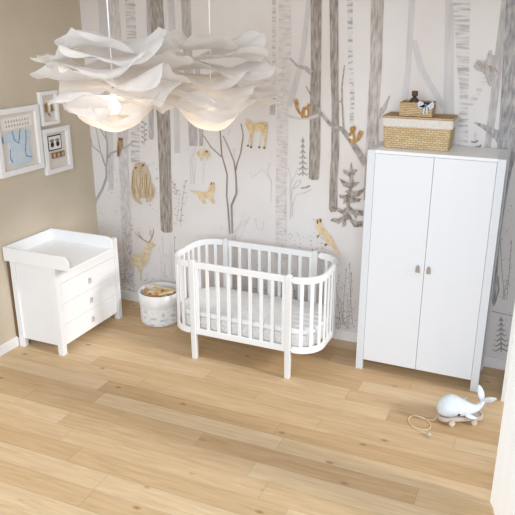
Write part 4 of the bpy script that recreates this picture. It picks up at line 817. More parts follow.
["p",2,"mid2",[1.106,1.226,1.103,1.216,1.093,1.212,1.095,1.221],0],
["p",2,"mid2",[0.955,1.195,0.963,1.197,0.969,1.192,0.96,1.19],0],
["p",2,"mid2",[0.924,1.05,0.918,1.043,0.909,1.043,0.915,1.05],0],
["p",2,"mid2",[0.932,1.241,0.926,1.236,0.919,1.237,0.925,1.242],0],
["p",2,"mid2",[1.047,0.98,1.057,0.983,1.063,0.977,1.053,0.974],0],
["p",2,"mid2",[0.997,1.285,0.998,1.28,0.994,1.275,0.993,1.28],0],
["p",2,"mid2",[0.982,1.334,0.975,1.327,0.965,1.329,0.973,1.335],0],
["p",2,"mid2",[1.097,1.185,1.095,1.179,1.088,1.177,1.091,1.183],0],
["p",2,"mid2",[0.936,1.132,0.931,1.128,0.925,1.13,0.931,1.134],0],
["p",2,"mid2",[1.017,1.192,1.02,1.186,1.014,1.18,1.012,1.186],0],
["p",2,"mist",[0.764,0.955,0.767,0.949,0.763,0.943,0.76,0.948],0],
["p",2,"mist",[0.76,0.967,0.751,0.959,0.74,0.961,0.749,0.969],0],
["p",2,"mist",[0.568,0.786,0.579,0.788,0.585,0.781,0.574,0.779],0],
["p",2,"mist",[0.495,0.732,0.501,0.726,0.497,0.717,0.491,0.723],0],
["p",2,"mist",[0.74,0.898,0.75,0.896,0.751,0.887,0.742,0.889],0],
["p",2,"mist",[0.712,1.011,0.708,1.002,0.698,0.999,0.702,1.008],0],
["p",2,"mist",[0.674,1.051,0.672,1.044,0.665,1.041,0.666,1.048],0],
["p",2,"mist",[0.693,1.065,0.707,1.067,0.716,1.058,0.701,1.055],0],
["p",2,"mist",[0.554,1.057,0.554,1.048,0.546,1.042,0.545,1.05],0],
["p",2,"mist",[0.728,1.045,0.74,1.048,0.748,1.041,0.736,1.038],0],
["p",2,"mist",[0.652,1.002,0.661,1.006,0.668,1.001,0.659,0.998],0],
["p",2,"mist",[0.696,1.062,0.707,1.057,0.706,1.046,0.696,1.051],0],
["p",2,"mist",[0.663,0.862,0.656,0.854,0.646,0.853,0.653,0.861],0],
["p",2,"mist",[0.76,1.004,0.754,0.998,0.745,0.998,0.751,1.004],0],
["p",2,"mist",[0.541,0.926,0.532,0.921,0.523,0.923,0.532,0.929],0],
["p",2,"mist",[0.533,0.844,0.529,0.833,0.517,0.827,0.52,0.839],0],
["p",2,"mid2",[0.552,0.224,0.548,0.218,0.541,0.217,0.545,0.223],0],
["p",2,"mid2",[0.78,0.399,0.779,0.389,0.77,0.383,0.771,0.393],0],
["p",2,"mid2",[0.669,0.3,0.667,0.292,0.659,0.288,0.661,0.296],0],
["p",2,"mid2",[0.754,0.296,0.757,0.292,0.754,0.287,0.751,0.291],0],
["p",2,"mid2",[0.557,0.266,0.551,0.257,0.541,0.256,0.547,0.264],0],
["p",2,"mid2",[0.561,0.332,0.569,0.334,0.574,0.329,0.566,0.327],0],
["p",2,"mid2",[0.607,0.228,0.618,0.227,0.621,0.218,0.61,0.219],0],
["p",2,"mid2",[0.83,0.346,0.83,0.339,0.824,0.334,0.824,0.341],0],
["p",2,"mid2",[0.636,0.412,0.636,0.407,0.632,0.404,0.632,0.408],0],
["p",2,"mid2",[0.743,0.31,0.748,0.305,0.745,0.297,0.74,0.302],0],
["p",2,"mid2",[0.655,0.298,0.656,0.291,0.65,0.285,0.649,0.292],0],
["p",2,"mid2",[0.798,0.39,0.807,0.394,0.814,0.39,0.805,0.385],0],
["p",2,"mid2",[0.631,0.261,0.636,0.264,0.641,0.261,0.635,0.259],0],
["p",2,"mid2",[0.554,0.273,0.557,0.269,0.554,0.264,0.551,0.267],0],
["p",2,"mid2",[0.697,0.287,0.7,0.281,0.695,0.274,0.692,0.28],0],
["p",2,"mid2",[0.561,0.269,0.561,0.26,0.553,0.253,0.552,0.262],0],
["p",2,"mid2",[0.837,0.355,0.831,0.346,0.821,0.345,0.827,0.353],0],
["p",2,"mid2",[0.775,0.493,0.766,0.487,0.756,0.49,0.766,0.496],0],
["p",2,"mid2",[0.622,0.461,0.629,0.463,0.634,0.459,0.627,0.457],0],
["p",2,"mid2",[0.678,0.461,0.684,0.465,0.689,0.463,0.683,0.459],0],
["p",2,"mid2",[0.697,0.418,0.704,0.413,0.702,0.404,0.695,0.409],0],
["p",2,"mid2",[0.608,0.235,0.606,0.225,0.596,0.218,0.598,0.229],0],
["p",2,"mist",[1.212,0.802,1.218,0.797,1.216,0.788,1.209,0.793],0],
["p",2,"mist",[1.007,0.756,1.006,0.744,0.994,0.738,0.996,0.749],0],
["p",2,"mist",[1.898,0.783,1.891,0.773,1.88,0.773,1.887,0.782],0],
["p",2,"mist",[1.95,0.751,1.95,0.743,1.943,0.738,1.943,0.746],0],
["p",2,"mist",[1.68,0.682,1.687,0.675,1.683,0.665,1.677,0.672],0],
["p",2,"mist",[1.19,0.826,1.189,0.819,1.182,0.814,1.183,0.822],0],
["p",2,"mist",[1.804,0.953,1.799,0.945,1.79,0.943,1.795,0.952],0],
["p",2,"mist",[1.374,0.94,1.382,0.936,1.381,0.926,1.373,0.931],0],
["p",2,"mist",[1.13,0.831,1.136,0.832,1.139,0.828,1.133,0.827],0],
["p",2,"mist",[1.442,0.942,1.444,0.937,1.44,0.932,1.438,0.937],0],
["p",2,"mist",[1.994,0.737,1.988,0.731,1.981,0.732,1.987,0.738],0],
["p",2,"mist",[1.061,0.874,1.066,0.876,1.071,0.873,1.065,0.871],0],
["p",2,"mist",[1.63,0.719,1.626,0.71,1.617,0.708,1.621,0.716],0],
["p",2,"mist",[1.464,0.637,1.468,0.629,1.462,0.62,1.458,0.628],0],
["p",2,"mist",[1.17,0.784,1.165,0.776,1.155,0.774,1.16,0.782],0],
["p",2,"mist",[1.218,0.839,1.23,0.844,1.239,0.838,1.227,0.833],0],
["p",2,"mist",[1.561,0.917,1.563,0.907,1.555,0.899,1.553,0.909],0],
["p",2,"mist",[1.069,0.654,1.077,0.651,1.077,0.642,1.069,0.645],0],
["p",2,"mist",[1.889,0.747,1.889,0.74,1.882,0.735,1.882,0.743],0],
["p",2,"mist",[1.111,0.741,1.112,0.735,1.106,0.731,1.106,0.737],0],
["p",2,"mist",[1.945,0.807,1.948,0.803,1.945,0.798,1.942,0.802],0],
["p",2,"mist",[1.482,0.818,1.488,0.817,1.489,0.811,1.483,0.812],0],
["p",2,"mist",[1.46,0.958,1.471,0.957,1.474,0.947,1.463,0.949],0],
["p",2,"mist",[1.304,0.927,1.298,0.921,1.29,0.922,1.296,0.928],0],
["p",2,"mist",[1.306,0.925,1.299,0.919,1.291,0.921,1.298,0.927],0],
["p",2,"mist",[1.076,0.806,1.075,0.799,1.068,0.794,1.069,0.801],0],
["p",2,"mist",[1.474,0.952,1.485,0.948,1.485,0.936,1.474,0.941],0],
["p",2,"mist",[1.701,0.841,1.713,0.846,1.722,0.84,1.711,0.835],0],
["p",2,"mist",[1.233,0.846,1.229,0.839,1.221,0.838,1.225,0.844],0],
["p",2,"mist",[1.528,0.86,1.523,0.852,1.513,0.851,1.519,0.859],0],
["p",2,"mid2",[2.385,0.95,2.387,0.943,2.381,0.937,2.379,0.944],0],
["p",2,"mid2",[2.318,0.944,2.321,0.94,2.32,0.935,2.317,0.939],0],
["p",2,"mid2",[2.503,0.989,2.504,0.983,2.499,0.978,2.498,0.984],0],
["p",2,"mid2",[2.393,0.997,2.392,0.99,2.386,0.987,2.387,0.994],0],
["p",2,"mid2",[2.182,0.98,2.176,0.973,2.167,0.974,2.173,0.981],0],
["p",2,"mid2",[2.18,0.988,2.188,0.986,2.189,0.978,2.182,0.98],0],
["p",2,"mid2",[2.409,1.022,2.416,1.023,2.42,1.017,2.413,1.017],0],
["p",2,"mid2",[2.297,0.893,2.293,0.886,2.286,0.886,2.29,0.892],0],
["p",2,"mid2",[2.482,0.931,2.491,0.932,2.496,0.925,2.487,0.924],0],
["p",2,"mid2",[2.339,0.963,2.347,0.965,2.352,0.96,2.344,0.958],0],
["p",2,"mid2",[2.511,0.975,2.505,0.969,2.496,0.971,2.503,0.977],0],
["p",2,"mid2",[2.533,0.973,2.525,0.968,2.517,0.971,2.525,0.977],0],
["p",2,"mid2",[2.211,0.876,2.216,0.87,2.213,0.862,2.208,0.868],0],
["p",2,"mid2",[2.274,0.979,2.269,0.974,2.262,0.975,2.267,0.98],0],
["p",2,"mid2",[2.315,0.976,2.321,0.97,2.318,0.963,2.313,0.968],0],
["p",2,"mid2",[2.395,0.945,2.4,0.948,2.405,0.945,2.4,0.942],0],
["p",2,"mid2",[2.48,0.925,2.483,0.92,2.48,0.915,2.477,0.92],0],
["p",2,"mid2",[2.394,0.941,2.391,0.932,2.382,0.929,2.385,0.938],0],
["p",2,"mid2",[2.274,0.952,2.282,0.953,2.286,0.947,2.278,0.946],0],
["p",2,"mid2",[2.516,1.035,2.523,1.033,2.524,1.027,2.518,1.028],0],
["p",2,"mid2",[2.369,1.012,2.364,1.009,2.359,1.011,2.364,1.014],0],
["p",2,"mid2",[2.46,0.994,2.466,0.997,2.472,0.994,2.466,0.991],0],
["p",2,"mid2",[2.201,0.973,2.211,0.969,2.212,0.96,2.203,0.963],0],
["p",2,"mid2",[2.26,0.995,2.256,0.992,2.251,0.994,2.256,0.997],0],
["p",2,"mid2",[2.457,0.876,2.454,0.868,2.446,0.865,2.449,0.874],0],
["p",2,"mid2",[2.254,0.977,2.259,0.98,2.264,0.976,2.258,0.974],0],
["p",2,"mid2",[2.223,0.876,2.23,0.88,2.236,0.877,2.23,0.873],0],
["p",2,"mid2",[2.287,0.867,2.285,0.858,2.276,0.854,2.278,0.863],0],
["p",2,"mid2",[2.446,0.877,2.451,0.873,2.451,0.866,2.445,0.87],0],
["p",2,"mid2",[2.381,0.975,2.385,0.975,2.386,0.97,2.382,0.971],0],
["p",2,"mid2",[2.335,0.998,2.339,0.997,2.341,0.993,2.336,0.994],0],
["p",2,"mid2",[2.312,0.848,2.309,0.842,2.301,0.841,2.305,0.847],0],
["p",2,"mid2",[2.449,0.933,2.454,0.929,2.453,0.923,2.449,0.927],0],
["p",2,"mid2",[2.292,0.904,2.288,0.896,2.279,0.893,2.283,0.902],0],
["p",2,"mid2",[2.276,0.986,2.277,0.982,2.274,0.979,2.273,0.983],0],
["p",2,"mid2",[2.244,1.007,2.25,1.006,2.252,1.001,2.246,1.002],0],
["p",2,"mid2",[2.237,0.892,2.244,0.89,2.246,0.883,2.238,0.885],0],
["p",2,"mid2",[2.436,0.996,2.445,0.998,2.452,0.992,2.442,0.989],0],
["p",2,"mid2",[2.392,0.908,2.397,0.901,2.394,0.893,2.389,0.9],0],
["p",2,"mid2",[2.493,0.929,2.501,0.932,2.507,0.927,2.499,0.924],0],
["p",2,"mid2",[2.227,0.923,2.234,0.925,2.239,0.921,2.232,0.918],0],
["p",2,"mid2",[2.449,0.976,2.452,0.97,2.449,0.964,2.446,0.97],0],
["p",2,"mid2",[2.488,0.989,2.489,0.982,2.484,0.976,2.482,0.983],0],
["p",2,"mid2",[2.415,0.977,2.418,0.972,2.416,0.967,2.413,0.971],0],
["p",2,"mid2",[2.395,0.916,2.399,0.912,2.397,0.907,2.394,0.911],0],
["p",2,"mid2",[2.382,0.989,2.379,0.985,2.374,0.986,2.378,0.99],0],
["p",2,"mid2",[2.162,0.907,2.168,0.91,2.173,0.907,2.167,0.904],0],
["p",2,"mid2",[2.27,0.981,2.266,0.976,2.259,0.977,2.264,0.982],0],
["p",2,"mid2",[2.193,0.943,2.194,0.935,2.188,0.929,2.186,0.937],0],
["p",2,"mid2",[2.171,0.957,2.167,0.952,2.162,0.952,2.166,0.957],0],
["p",2,"brown",[2.46,0.892,2.464,0.887,2.461,0.881,2.458,0.886],0],
["p",2,"brown",[2.419,0.84,2.424,0.834,2.421,0.826,2.416,0.832],0],
["p",2,"brown",[2.479,0.836,2.481,0.828,2.474,0.821,2.473,0.83],0],
["p",2,"brown",[2.401,0.855,2.407,0.852,2.408,0.845,2.401,0.847],0],
["p",2,"brown",[2.498,0.884,2.499,0.877,2.494,0.872,2.493,0.879],0],
["p",2,"brown",[2.5,0.819,2.499,0.811,2.493,0.807,2.493,0.815],0],
["p",2,"brown",[2.501,0.901,2.502,0.894,2.496,0.888,2.495,0.895],0],
["p",2,"brown",[2.407,0.825,2.41,0.821,2.408,0.816,2.405,0.821],0],
["p",2,"brown",[2.474,0.841,2.478,0.835,2.475,0.827,2.471,0.833],0],
["p",2,"brown",[2.539,0.875,2.533,0.871,2.527,0.873,2.533,0.878],0],
["p",2,"brown",[2.438,0.832,2.447,0.835,2.453,0.83,2.445,0.827],0],
["p",2,"brown",[2.515,0.851,2.513,0.845,2.506,0.843,2.509,0.849],0],
["p",2,"brown",[2.522,0.913,2.523,0.906,2.519,0.902,2.518,0.908],0],
["p",2,"brown",[2.507,0.815,2.503,0.807,2.495,0.805,2.499,0.813],0],
["p",2,"brown",[2.414,0.862,2.408,0.855,2.399,0.857,2.406,0.863],0],
["p",2,"brown",[2.507,0.891,2.51,0.884,2.506,0.876,2.503,0.883],0],
["p",2,"mid2",[2.592,0.791,2.591,0.781,2.582,0.776,2.583,0.786],0],
["p",2,"mid2",[2.612,0.803,2.613,0.795,2.607,0.79,2.606,0.798],0],
["p",2,"mid2",[2.572,0.829,2.581,0.825,2.582,0.815,2.573,0.819],0],
["p",2,"mid2",[2.577,0.824,2.573,0.819,2.568,0.82,2.572,0.824],0],
["p",2,"mid2",[2.55,0.807,2.559,0.806,2.562,0.797,2.553,0.798],0],
["p",2,"mid2",[2.586,0.797,2.591,0.789,2.588,0.78,2.582,0.787],0],
["p",2,"mid2",[2.683,0.527,2.689,0.531,2.695,0.529,2.689,0.524],0],
["p",2,"mid2",[2.642,0.588,2.641,0.581,2.635,0.579,2.636,0.585],0],
["p",2,"mid2",[2.827,0.5,2.833,0.498,2.834,0.492,2.829,0.494],0],
["p",2,"mid2",[2.764,0.417,2.766,0.413,2.763,0.408,2.761,0.412],0],
["p",2,"mid2",[2.665,0.593,2.674,0.596,2.68,0.59,2.671,0.587],0],
["p",2,"mid2",[2.734,0.241,2.729,0.234,2.722,0.233,2.726,0.241],0],
["p",2,"mid2",[2.708,0.127,2.705,0.123,2.701,0.123,2.704,0.127],0],
["p",2,"mid2",[2.709,0.678,2.704,0.674,2.699,0.676,2.704,0.679],0],
["p",2,"mid2",[2.783,0.265,2.791,0.271,2.799,0.267,2.791,0.261],0],
["p",2,"mid2",[2.698,0.412,2.691,0.403,2.681,0.404,2.688,0.412],0],
["p",2,"mid2",[2.662,0.098,2.669,0.096,2.671,0.088,2.663,0.09],0],
["p",2,"mid2",[2.635,0.428,2.64,0.423,2.638,0.415,2.633,0.42],0],
["p",2,"mid2",[2.699,0.129,2.706,0.127,2.707,0.119,2.7,0.121],0],
["p",2,"mid2",[2.785,0.554,2.791,0.556,2.796,0.551,2.79,0.549],0],
["p",2,"mid2",[2.687,0.099,2.691,0.092,2.687,0.083,2.683,0.091],0],
["p",2,"mid2",[2.776,0.308,2.782,0.304,2.782,0.296,2.776,0.3],0],
["p",2,"mid2",[2.641,0.656,2.644,0.653,2.644,0.648,2.64,0.651],0],
["p",2,"mid2",[2.621,0.277,2.628,0.276,2.63,0.27,2.624,0.271],0],
["p",2,"mid2",[2.696,0.395,2.693,0.39,2.687,0.389,2.69,0.395],0],
["p",2,"mid2",[2.723,0.644,2.72,0.639,2.715,0.64,2.718,0.644],0],
["p",2,"mid2",[2.739,0.518,2.747,0.523,2.754,0.518,2.746,0.514],0],
["p",2,"mid2",[2.829,0.156,2.836,0.16,2.843,0.156,2.836,0.152],0],
["p",2,"mid2",[2.721,0.198,2.729,0.199,2.732,0.191,2.724,0.191],0],
["p",2,"mid2",[2.657,0.639,2.665,0.639,2.668,0.633,2.661,0.632],0],
["p",2,"mid2",[2.732,0.17,2.738,0.162,2.733,0.152,2.728,0.16],0],
["p",2,"mid2",[2.797,0.62,2.791,0.611,2.781,0.61,2.787,0.619],0],
["p",2,"mid2",[2.747,0.17,2.742,0.165,2.736,0.167,2.741,0.171],0],
["p",2,"mid2",[2.713,0.142,2.706,0.134,2.697,0.135,2.704,0.143],0],
["p",2,"mid2",[2.777,0.653,2.777,0.646,2.772,0.642,2.772,0.648],0],
["p",2,"mid2",[2.831,0.31,2.835,0.308,2.835,0.303,2.831,0.305],0],
["p",2,"mid2",[2.691,0.584,2.693,0.579,2.691,0.573,2.688,0.578],0],
["p",2,"mid2",[2.705,0.527,2.7,0.521,2.694,0.523,2.699,0.528],0],
["p",2,"mid2",[2.755,0.252,2.764,0.257,2.773,0.253,2.764,0.247],0],
["p",2,"mid2",[2.812,0.645,2.811,0.639,2.806,0.636,2.807,0.642],0],
["p",2,"mid2",[2.799,0.345,2.798,0.337,2.792,0.333,2.793,0.341],0],
["p",2,"mid2",[2.705,0.569,2.711,0.571,2.715,0.567,2.709,0.565],0],
["p",2,"mid2",[2.634,0.117,2.643,0.113,2.643,0.101,2.635,0.106],0],
["p",2,"mid2",[2.708,0.528,2.713,0.52,2.709,0.511,2.704,0.519],0],
["p",2,"mid2",[2.66,0.155,2.669,0.161,2.677,0.156,2.668,0.15],0],
["p",2,"mid2",[2.714,0.56,2.721,0.557,2.721,0.548,2.714,0.552],0],
["p",2,"mid2",[2.683,0.509,2.687,0.502,2.683,0.494,2.679,0.501],0],
["p",2,"mid2",[2.743,0.292,2.737,0.286,2.73,0.287,2.736,0.293],0],
["p",2,"mid2",[2.731,0.231,2.733,0.221,2.726,0.213,2.724,0.223],0],
["p",2,"mid2",[2.757,0.233,2.765,0.234,2.77,0.226,2.761,0.226],0],
["p",2,"mid2",[2.709,0.593,2.708,0.588,2.705,0.586,2.705,0.59],0],
["p",2,"mid2",[2.685,0.53,2.689,0.532,2.693,0.53,2.689,0.528],0],
["p",2,"mid2",[2.773,0.49,2.773,0.482,2.767,0.478,2.767,0.485],0],
["p",2,"mid2",[2.838,0.296,2.833,0.292,2.828,0.294,2.833,0.298],0],
["p",2,"mid2",[2.659,0.341,2.667,0.339,2.669,0.33,2.661,0.333],0],
["p",2,"mid2",[2.819,0.349,2.828,0.351,2.833,0.345,2.825,0.343],0],
["p",2,"mid2",[2.809,0.536,2.807,0.528,2.8,0.524,2.801,0.532],0],
["p",2,"mid2",[2.693,0.525,2.688,0.521,2.682,0.523,2.687,0.527],0],
["p",2,"mid2",[2.773,0.425,2.773,0.417,2.767,0.411,2.766,0.419],0],
["p",2,"mid2",[2.67,0.634,2.672,0.63,2.668,0.625,2.667,0.63],0],
["p",2,"mid2",[2.777,0.123,2.773,0.115,2.764,0.114,2.769,0.122],0],
["p",2,"mid2",[2.844,0.422,2.848,0.417,2.846,0.41,2.842,0.415],0],
["p",2,"mid2",[2.706,0.24,2.713,0.242,2.719,0.236,2.711,0.234],0],
["p",2,"mid2",[2.84,0.406,2.843,0.398,2.838,0.39,2.835,0.398],0],
["p",2,"mid2",[2.753,0.356,2.758,0.357,2.761,0.353,2.756,0.352],0],
["p",2,"mid2",[2.787,0.494,2.784,0.489,2.779,0.488,2.782,0.493],0],
["p",2,"mid2",[2.798,0.174,2.807,0.176,2.812,0.17,2.804,0.167],0],
["p",2,"mid2",[2.808,0.27,2.808,0.259,2.798,0.252,2.799,0.263],0],
["p",2,"mid2",[2.701,0.283,2.698,0.273,2.688,0.269,2.691,0.28],0],
["p",2,"mid2",[2.776,0.135,2.774,0.127,2.768,0.123,2.769,0.131],0],
["p",2,"mid2",[2.729,0.193,2.737,0.192,2.74,0.185,2.732,0.185],0],
["p",2,"mid2",[2.763,0.201,2.766,0.188,2.757,0.177,2.754,0.19],0],
["p",2,"mid2",[2.746,0.189,2.754,0.182,2.752,0.171,2.745,0.177],0],
["p",2,"mid2",[2.69,0.165,2.698,0.169,2.705,0.165,2.698,0.161],0],
["p",2,"mid2",[2.678,0.224,2.679,0.212,2.67,0.204,2.669,0.216],0],
["p",2,"mid2",[2.745,0.158,2.752,0.155,2.752,0.146,2.745,0.15],0],
["p",2,"mid2",[2.812,0.19,2.807,0.182,2.798,0.181,2.803,0.189],0],
["p",2,"mid2",[2.653,0.185,2.646,0.174,2.633,0.173,2.641,0.184],0],
["p",2,"mid2",[2.691,0.145,2.684,0.137,2.674,0.138,2.681,0.146],0],
["p",2,"mid2",[2.721,0.173,2.712,0.165,2.702,0.169,2.711,0.176],0],
["p",2,"mid2",[2.715,0.222,2.715,0.215,2.709,0.21,2.709,0.217],0],
["p",2,"mid2",[2.65,0.132,2.657,0.132,2.66,0.127,2.653,0.126],0],
["p",2,"mid2",[2.842,0.231,2.852,0.226,2.852,0.215,2.843,0.219],0],
["p",2,"mid2",[2.681,0.221,2.694,0.222,2.7,0.21,2.687,0.209],0],
["p",2,"mid2",[2.834,0.165,2.844,0.163,2.847,0.153,2.837,0.154],0],
["p",2,"mid2",[2.795,0.153,2.805,0.152,2.809,0.143,2.8,0.143],0],
["p",2,"mid2",[2.768,0.137,2.778,0.139,2.784,0.132,2.774,0.129],0],
["p",2,"mid2",[2.678,0.17,2.683,0.174,2.688,0.172,2.683,0.168],0],
["p",2,"mid2",[2.711,0.239,2.72,0.244,2.727,0.238,2.718,0.234],0],
["p",2,"mid2",[2.764,0.186,2.767,0.178,2.761,0.171,2.759,0.179],0],
["p",2,"mid2",[2.76,0.167,2.761,0.157,2.753,0.149,2.752,0.16],0],
["p",2,"mid2",[2.76,0.155,2.766,0.158,2.77,0.153,2.764,0.151],0],
["p",2,"mid2",[2.836,0.168,2.833,0.163,2.827,0.163,2.831,0.168],0],
["p",2,"mid2",[2.771,0.16,2.78,0.154,2.779,0.142,2.77,0.148],0],
["p",2,"mid2",[2.663,0.155,2.67,0.147,2.666,0.135,2.659,0.144],0],
["p",2,"mid2",[2.695,0.229,2.703,0.219,2.698,0.206,2.69,0.215],0],
["p",2,"mid2",[2.677,0.117,2.691,0.119,2.698,0.108,2.684,0.106],0],
["p",2,"mid2",[2.682,0.162,2.687,0.155,2.684,0.147,2.679,0.153],0],
["p",2,"mid2",[2.78,0.253,2.79,0.253,2.794,0.244,2.784,0.244],0],
["p",2,"mid2",[2.694,0.19,2.688,0.182,2.68,0.182,2.685,0.19],0],
["p",2,"mid2",[2.669,0.127,2.675,0.124,2.675,0.116,2.669,0.119],0],
["p",2,"mid2",[2.654,0.229,2.665,0.222,2.665,0.208,2.654,0.215],0],
["p",2,"mid2",[2.423,0.062,2.432,0.063,2.436,0.055,2.427,0.054],0],
["p",2,"mid2",[1.979,0.62,1.985,0.617,1.985,0.611,1.98,0.613],0],
["p",2,"mid2",[1.68,0.167,1.688,0.165,1.689,0.157,1.681,0.159],0],
["p",2,"mid2",[1.786,0.61,1.79,0.607,1.788,0.601,1.784,0.605],0],
["p",2,"mid2",[1.585,0.276,1.582,0.27,1.575,0.267,1.578,0.274],0],
["p",2,"mid2",[1.81,0.042,1.801,0.033,1.79,0.034,1.799,0.043],0],
["p",2,"mid2",[1.762,-0.027,1.756,-0.034,1.748,-0.034,1.753,-0.027],0],
["p",2,"mid2",[2.025,0.335,2.023,0.329,2.017,0.326,2.019,0.332],0],
["p",2,"mid2",[1.913,0.045,1.92,0.039,1.917,0.029,1.911,0.035],0],
["p",2,"mid2",[1.529,0.474,1.535,0.47,1.534,0.462,1.528,0.466],0],
["p",2,"mid2",[2.15,0.764,2.145,0.758,2.137,0.758,2.142,0.764],0],
["p",2,"mid2",[2.546,0.313,2.548,0.304,2.542,0.297,2.54,0.306],0],
["p",2,"mid2",[2.594,0.242,2.598,0.236,2.595,0.229,2.591,0.235],0],
["p",2,"mid2",[2.522,0.412,2.53,0.41,2.531,0.401,2.523,0.404],0],
["p",2,"mid2",[2.246,0.409,2.237,0.402,2.227,0.406,2.237,0.413],0],
["p",2,"mid2",[2.592,0.111,2.597,0.113,2.6,0.11,2.596,0.108],0],
["p",2,"mid2",[1.877,0.082,1.886,0.081,1.888,0.073,1.88,0.074],0],
["p",2,"mid2",[1.608,0.497,1.613,0.498,1.617,0.494,1.611,0.493],0],
["p",2,"mid2",[2.318,0.65,2.319,0.644,2.315,0.64,2.314,0.646],0],
["p",2,"mid2",[1.65,0.033,1.644,0.024,1.634,0.023,1.641,0.032],0],
["p",2,"mid2",[2.306,0.236,2.31,0.232,2.309,0.225,2.304,0.229],0],
["p",2,"mid2",[1.925,0.441,1.932,0.434,1.929,0.423,1.922,0.43],0],
["p",2,"mid2",[2.379,0.324,2.384,0.324,2.386,0.319,2.381,0.319],0],
["p",2,"mid2",[2.144,0.159,2.15,0.158,2.152,0.152,2.146,0.153],0],
["p",2,"mid2",[1.93,0.382,1.925,0.376,1.917,0.377,1.923,0.383],0],
["p",2,"mid2",[2.174,0.565,2.177,0.56,2.174,0.553,2.171,0.559],0],
["p",2,"mid2",[1.682,0.397,1.682,0.392,1.678,0.389,1.678,0.394],0],
["p",2,"mid2",[2.458,0.133,2.464,0.128,2.463,0.119,2.457,0.124],0],
["p",2,"mid2",[2.126,0.342,2.129,0.337,2.125,0.331,2.123,0.337],0],
["p",2,"mid2",[2.06,0.607,2.056,0.6,2.048,0.599,2.052,0.606],0],
["p",2,"mid2",[2.212,0.531,2.213,0.525,2.208,0.52,2.207,0.527],0],
["p",2,"mid2",[2.113,0.541,2.118,0.536,2.117,0.529,2.111,0.533],0],
["p",2,"mid2",[2.204,0.101,2.207,0.095,2.203,0.088,2.2,0.094],0],
["p",2,"mid2",[2.125,0.253,2.131,0.252,2.133,0.246,2.127,0.247],0],
["p",2,"mid2",[2.493,0.712,2.501,0.711,2.504,0.703,2.495,0.704],0],
["p",2,"mid2",[2.045,0.408,2.051,0.408,2.054,0.403,2.048,0.403],0],
["p",2,"mid2",[2.534,0.795,2.533,0.789,2.528,0.787,2.529,0.792],0],
["p",2,"mid2",[1.925,0.586,1.917,0.579,1.908,0.582,1.916,0.589],0],
["p",2,"mid2",[1.739,0.149,1.732,0.144,1.726,0.147,1.732,0.152],0],
["p",2,"mid2",[2.163,0.077,2.172,0.08,2.178,0.073,2.169,0.071],0],
["p",2,"mid2",[1.992,0.196,1.998,0.199,2.002,0.195,1.997,0.193],0],
["p",2,"mid2",[2.583,0.131,2.591,0.135,2.598,0.131,2.59,0.126],0],
["p",2,"mid2",[2.29,0.029,2.289,0.019,2.28,0.013,2.281,0.024],0],
["p",2,"mid2",[1.995,0.264,2.0,0.255,1.995,0.244,1.989,0.253],0],
["p",2,"mid2",[1.59,0.582,1.588,0.571,1.577,0.565,1.579,0.576],0],
["p",2,"mid2",[2.514,0.712,2.513,0.707,2.509,0.703,2.509,0.709],0],
["p",2,"mid2",[1.985,0.39,1.983,0.383,1.977,0.381,1.979,0.387],0],
["p",2,"mid2",[2.366,0.251,2.37,0.245,2.366,0.238,2.362,0.244],0],
["p",2,"mid2",[1.944,0.384,1.948,0.378,1.945,0.372,1.941,0.377],0],
["p",2,"mid2",[2.559,0.225,2.559,0.219,2.555,0.215,2.555,0.221],0],
["p",2,"mid2",[2.406,0.546,2.399,0.538,2.389,0.54,2.397,0.548],0],
["p",2,"mid2",[1.573,0.194,1.578,0.188,1.575,0.181,1.57,0.186],0],
["p",2,"mid2",[2.124,0.098,2.118,0.09,2.109,0.089,2.115,0.097],0],
["p",2,"mid2",[1.774,0.086,1.782,0.086,1.785,0.08,1.778,0.079],0],
["p",2,"mid2",[2.39,0.366,2.387,0.361,2.381,0.361,2.385,0.366],0],
["p",2,"mid2",[2.047,0.238,2.057,0.234,2.057,0.223,2.048,0.227],0],
["p",2,"mid2",[2.109,0.347,2.111,0.341,2.107,0.335,2.105,0.341],0],
["p",2,"mid2",[2.561,0.306,2.56,0.299,2.555,0.295,2.555,0.302],0],
["p",2,"mid2",[2.18,0.498,2.187,0.493,2.186,0.484,2.179,0.489],0],
["p",2,"mid2",[2.353,0.51,2.362,0.508,2.364,0.498,2.355,0.501],0],
["p",2,"mid2",[1.698,0.448,1.694,0.442,1.688,0.442,1.692,0.447],0],
["p",2,"mid2",[2.585,0.521,2.581,0.516,2.575,0.516,2.579,0.521],0],
["p",2,"mid2",[2.428,0.629,2.431,0.624,2.428,0.618,2.425,0.623],0],
["p",2,"mid2",[1.642,0.533,1.65,0.535,1.655,0.53,1.647,0.528],0],
["p",2,"mid2",[1.666,0.221,1.661,0.216,1.654,0.216,1.659,0.222],0],
["p",2,"mid2",[2.556,0.325,2.554,0.319,2.549,0.316,2.55,0.323],0],
["p",2,"mid2",[1.886,0.048,1.885,0.04,1.878,0.035,1.879,0.044],0],
["p",2,"mid2",[2.329,0.264,2.337,0.26,2.337,0.25,2.329,0.254],0],
["p",2,"mid2",[1.66,0.41,1.671,0.416,1.68,0.411,1.669,0.405],0],
["p",2,"mid2",[1.824,0.484,1.819,0.477,1.812,0.476,1.816,0.483],0],
["p",2,"mid2",[1.692,0.625,1.696,0.623,1.696,0.618,1.692,0.62],0],
["p",2,"mid2",[2.302,0.453,2.307,0.446,2.302,0.438,2.298,0.445],0],
["p",2,"mid2",[1.91,0.418,1.906,0.414,1.901,0.415,1.905,0.419],0],
["p",2,"mid2",[2.306,0.718,2.304,0.713,2.298,0.711,2.3,0.717],0],
["p",2,"mid2",[2.063,0.177,2.073,0.179,2.078,0.172,2.069,0.169],0],
["p",2,"mid2",[2.401,0.655,2.399,0.65,2.394,0.647,2.395,0.653],0],
["p",2,"mid2",[2.396,0.579,2.395,0.572,2.388,0.569,2.39,0.576],0],
["p",2,"mid2",[1.822,0.378,1.834,0.381,1.841,0.373,1.829,0.37],0],
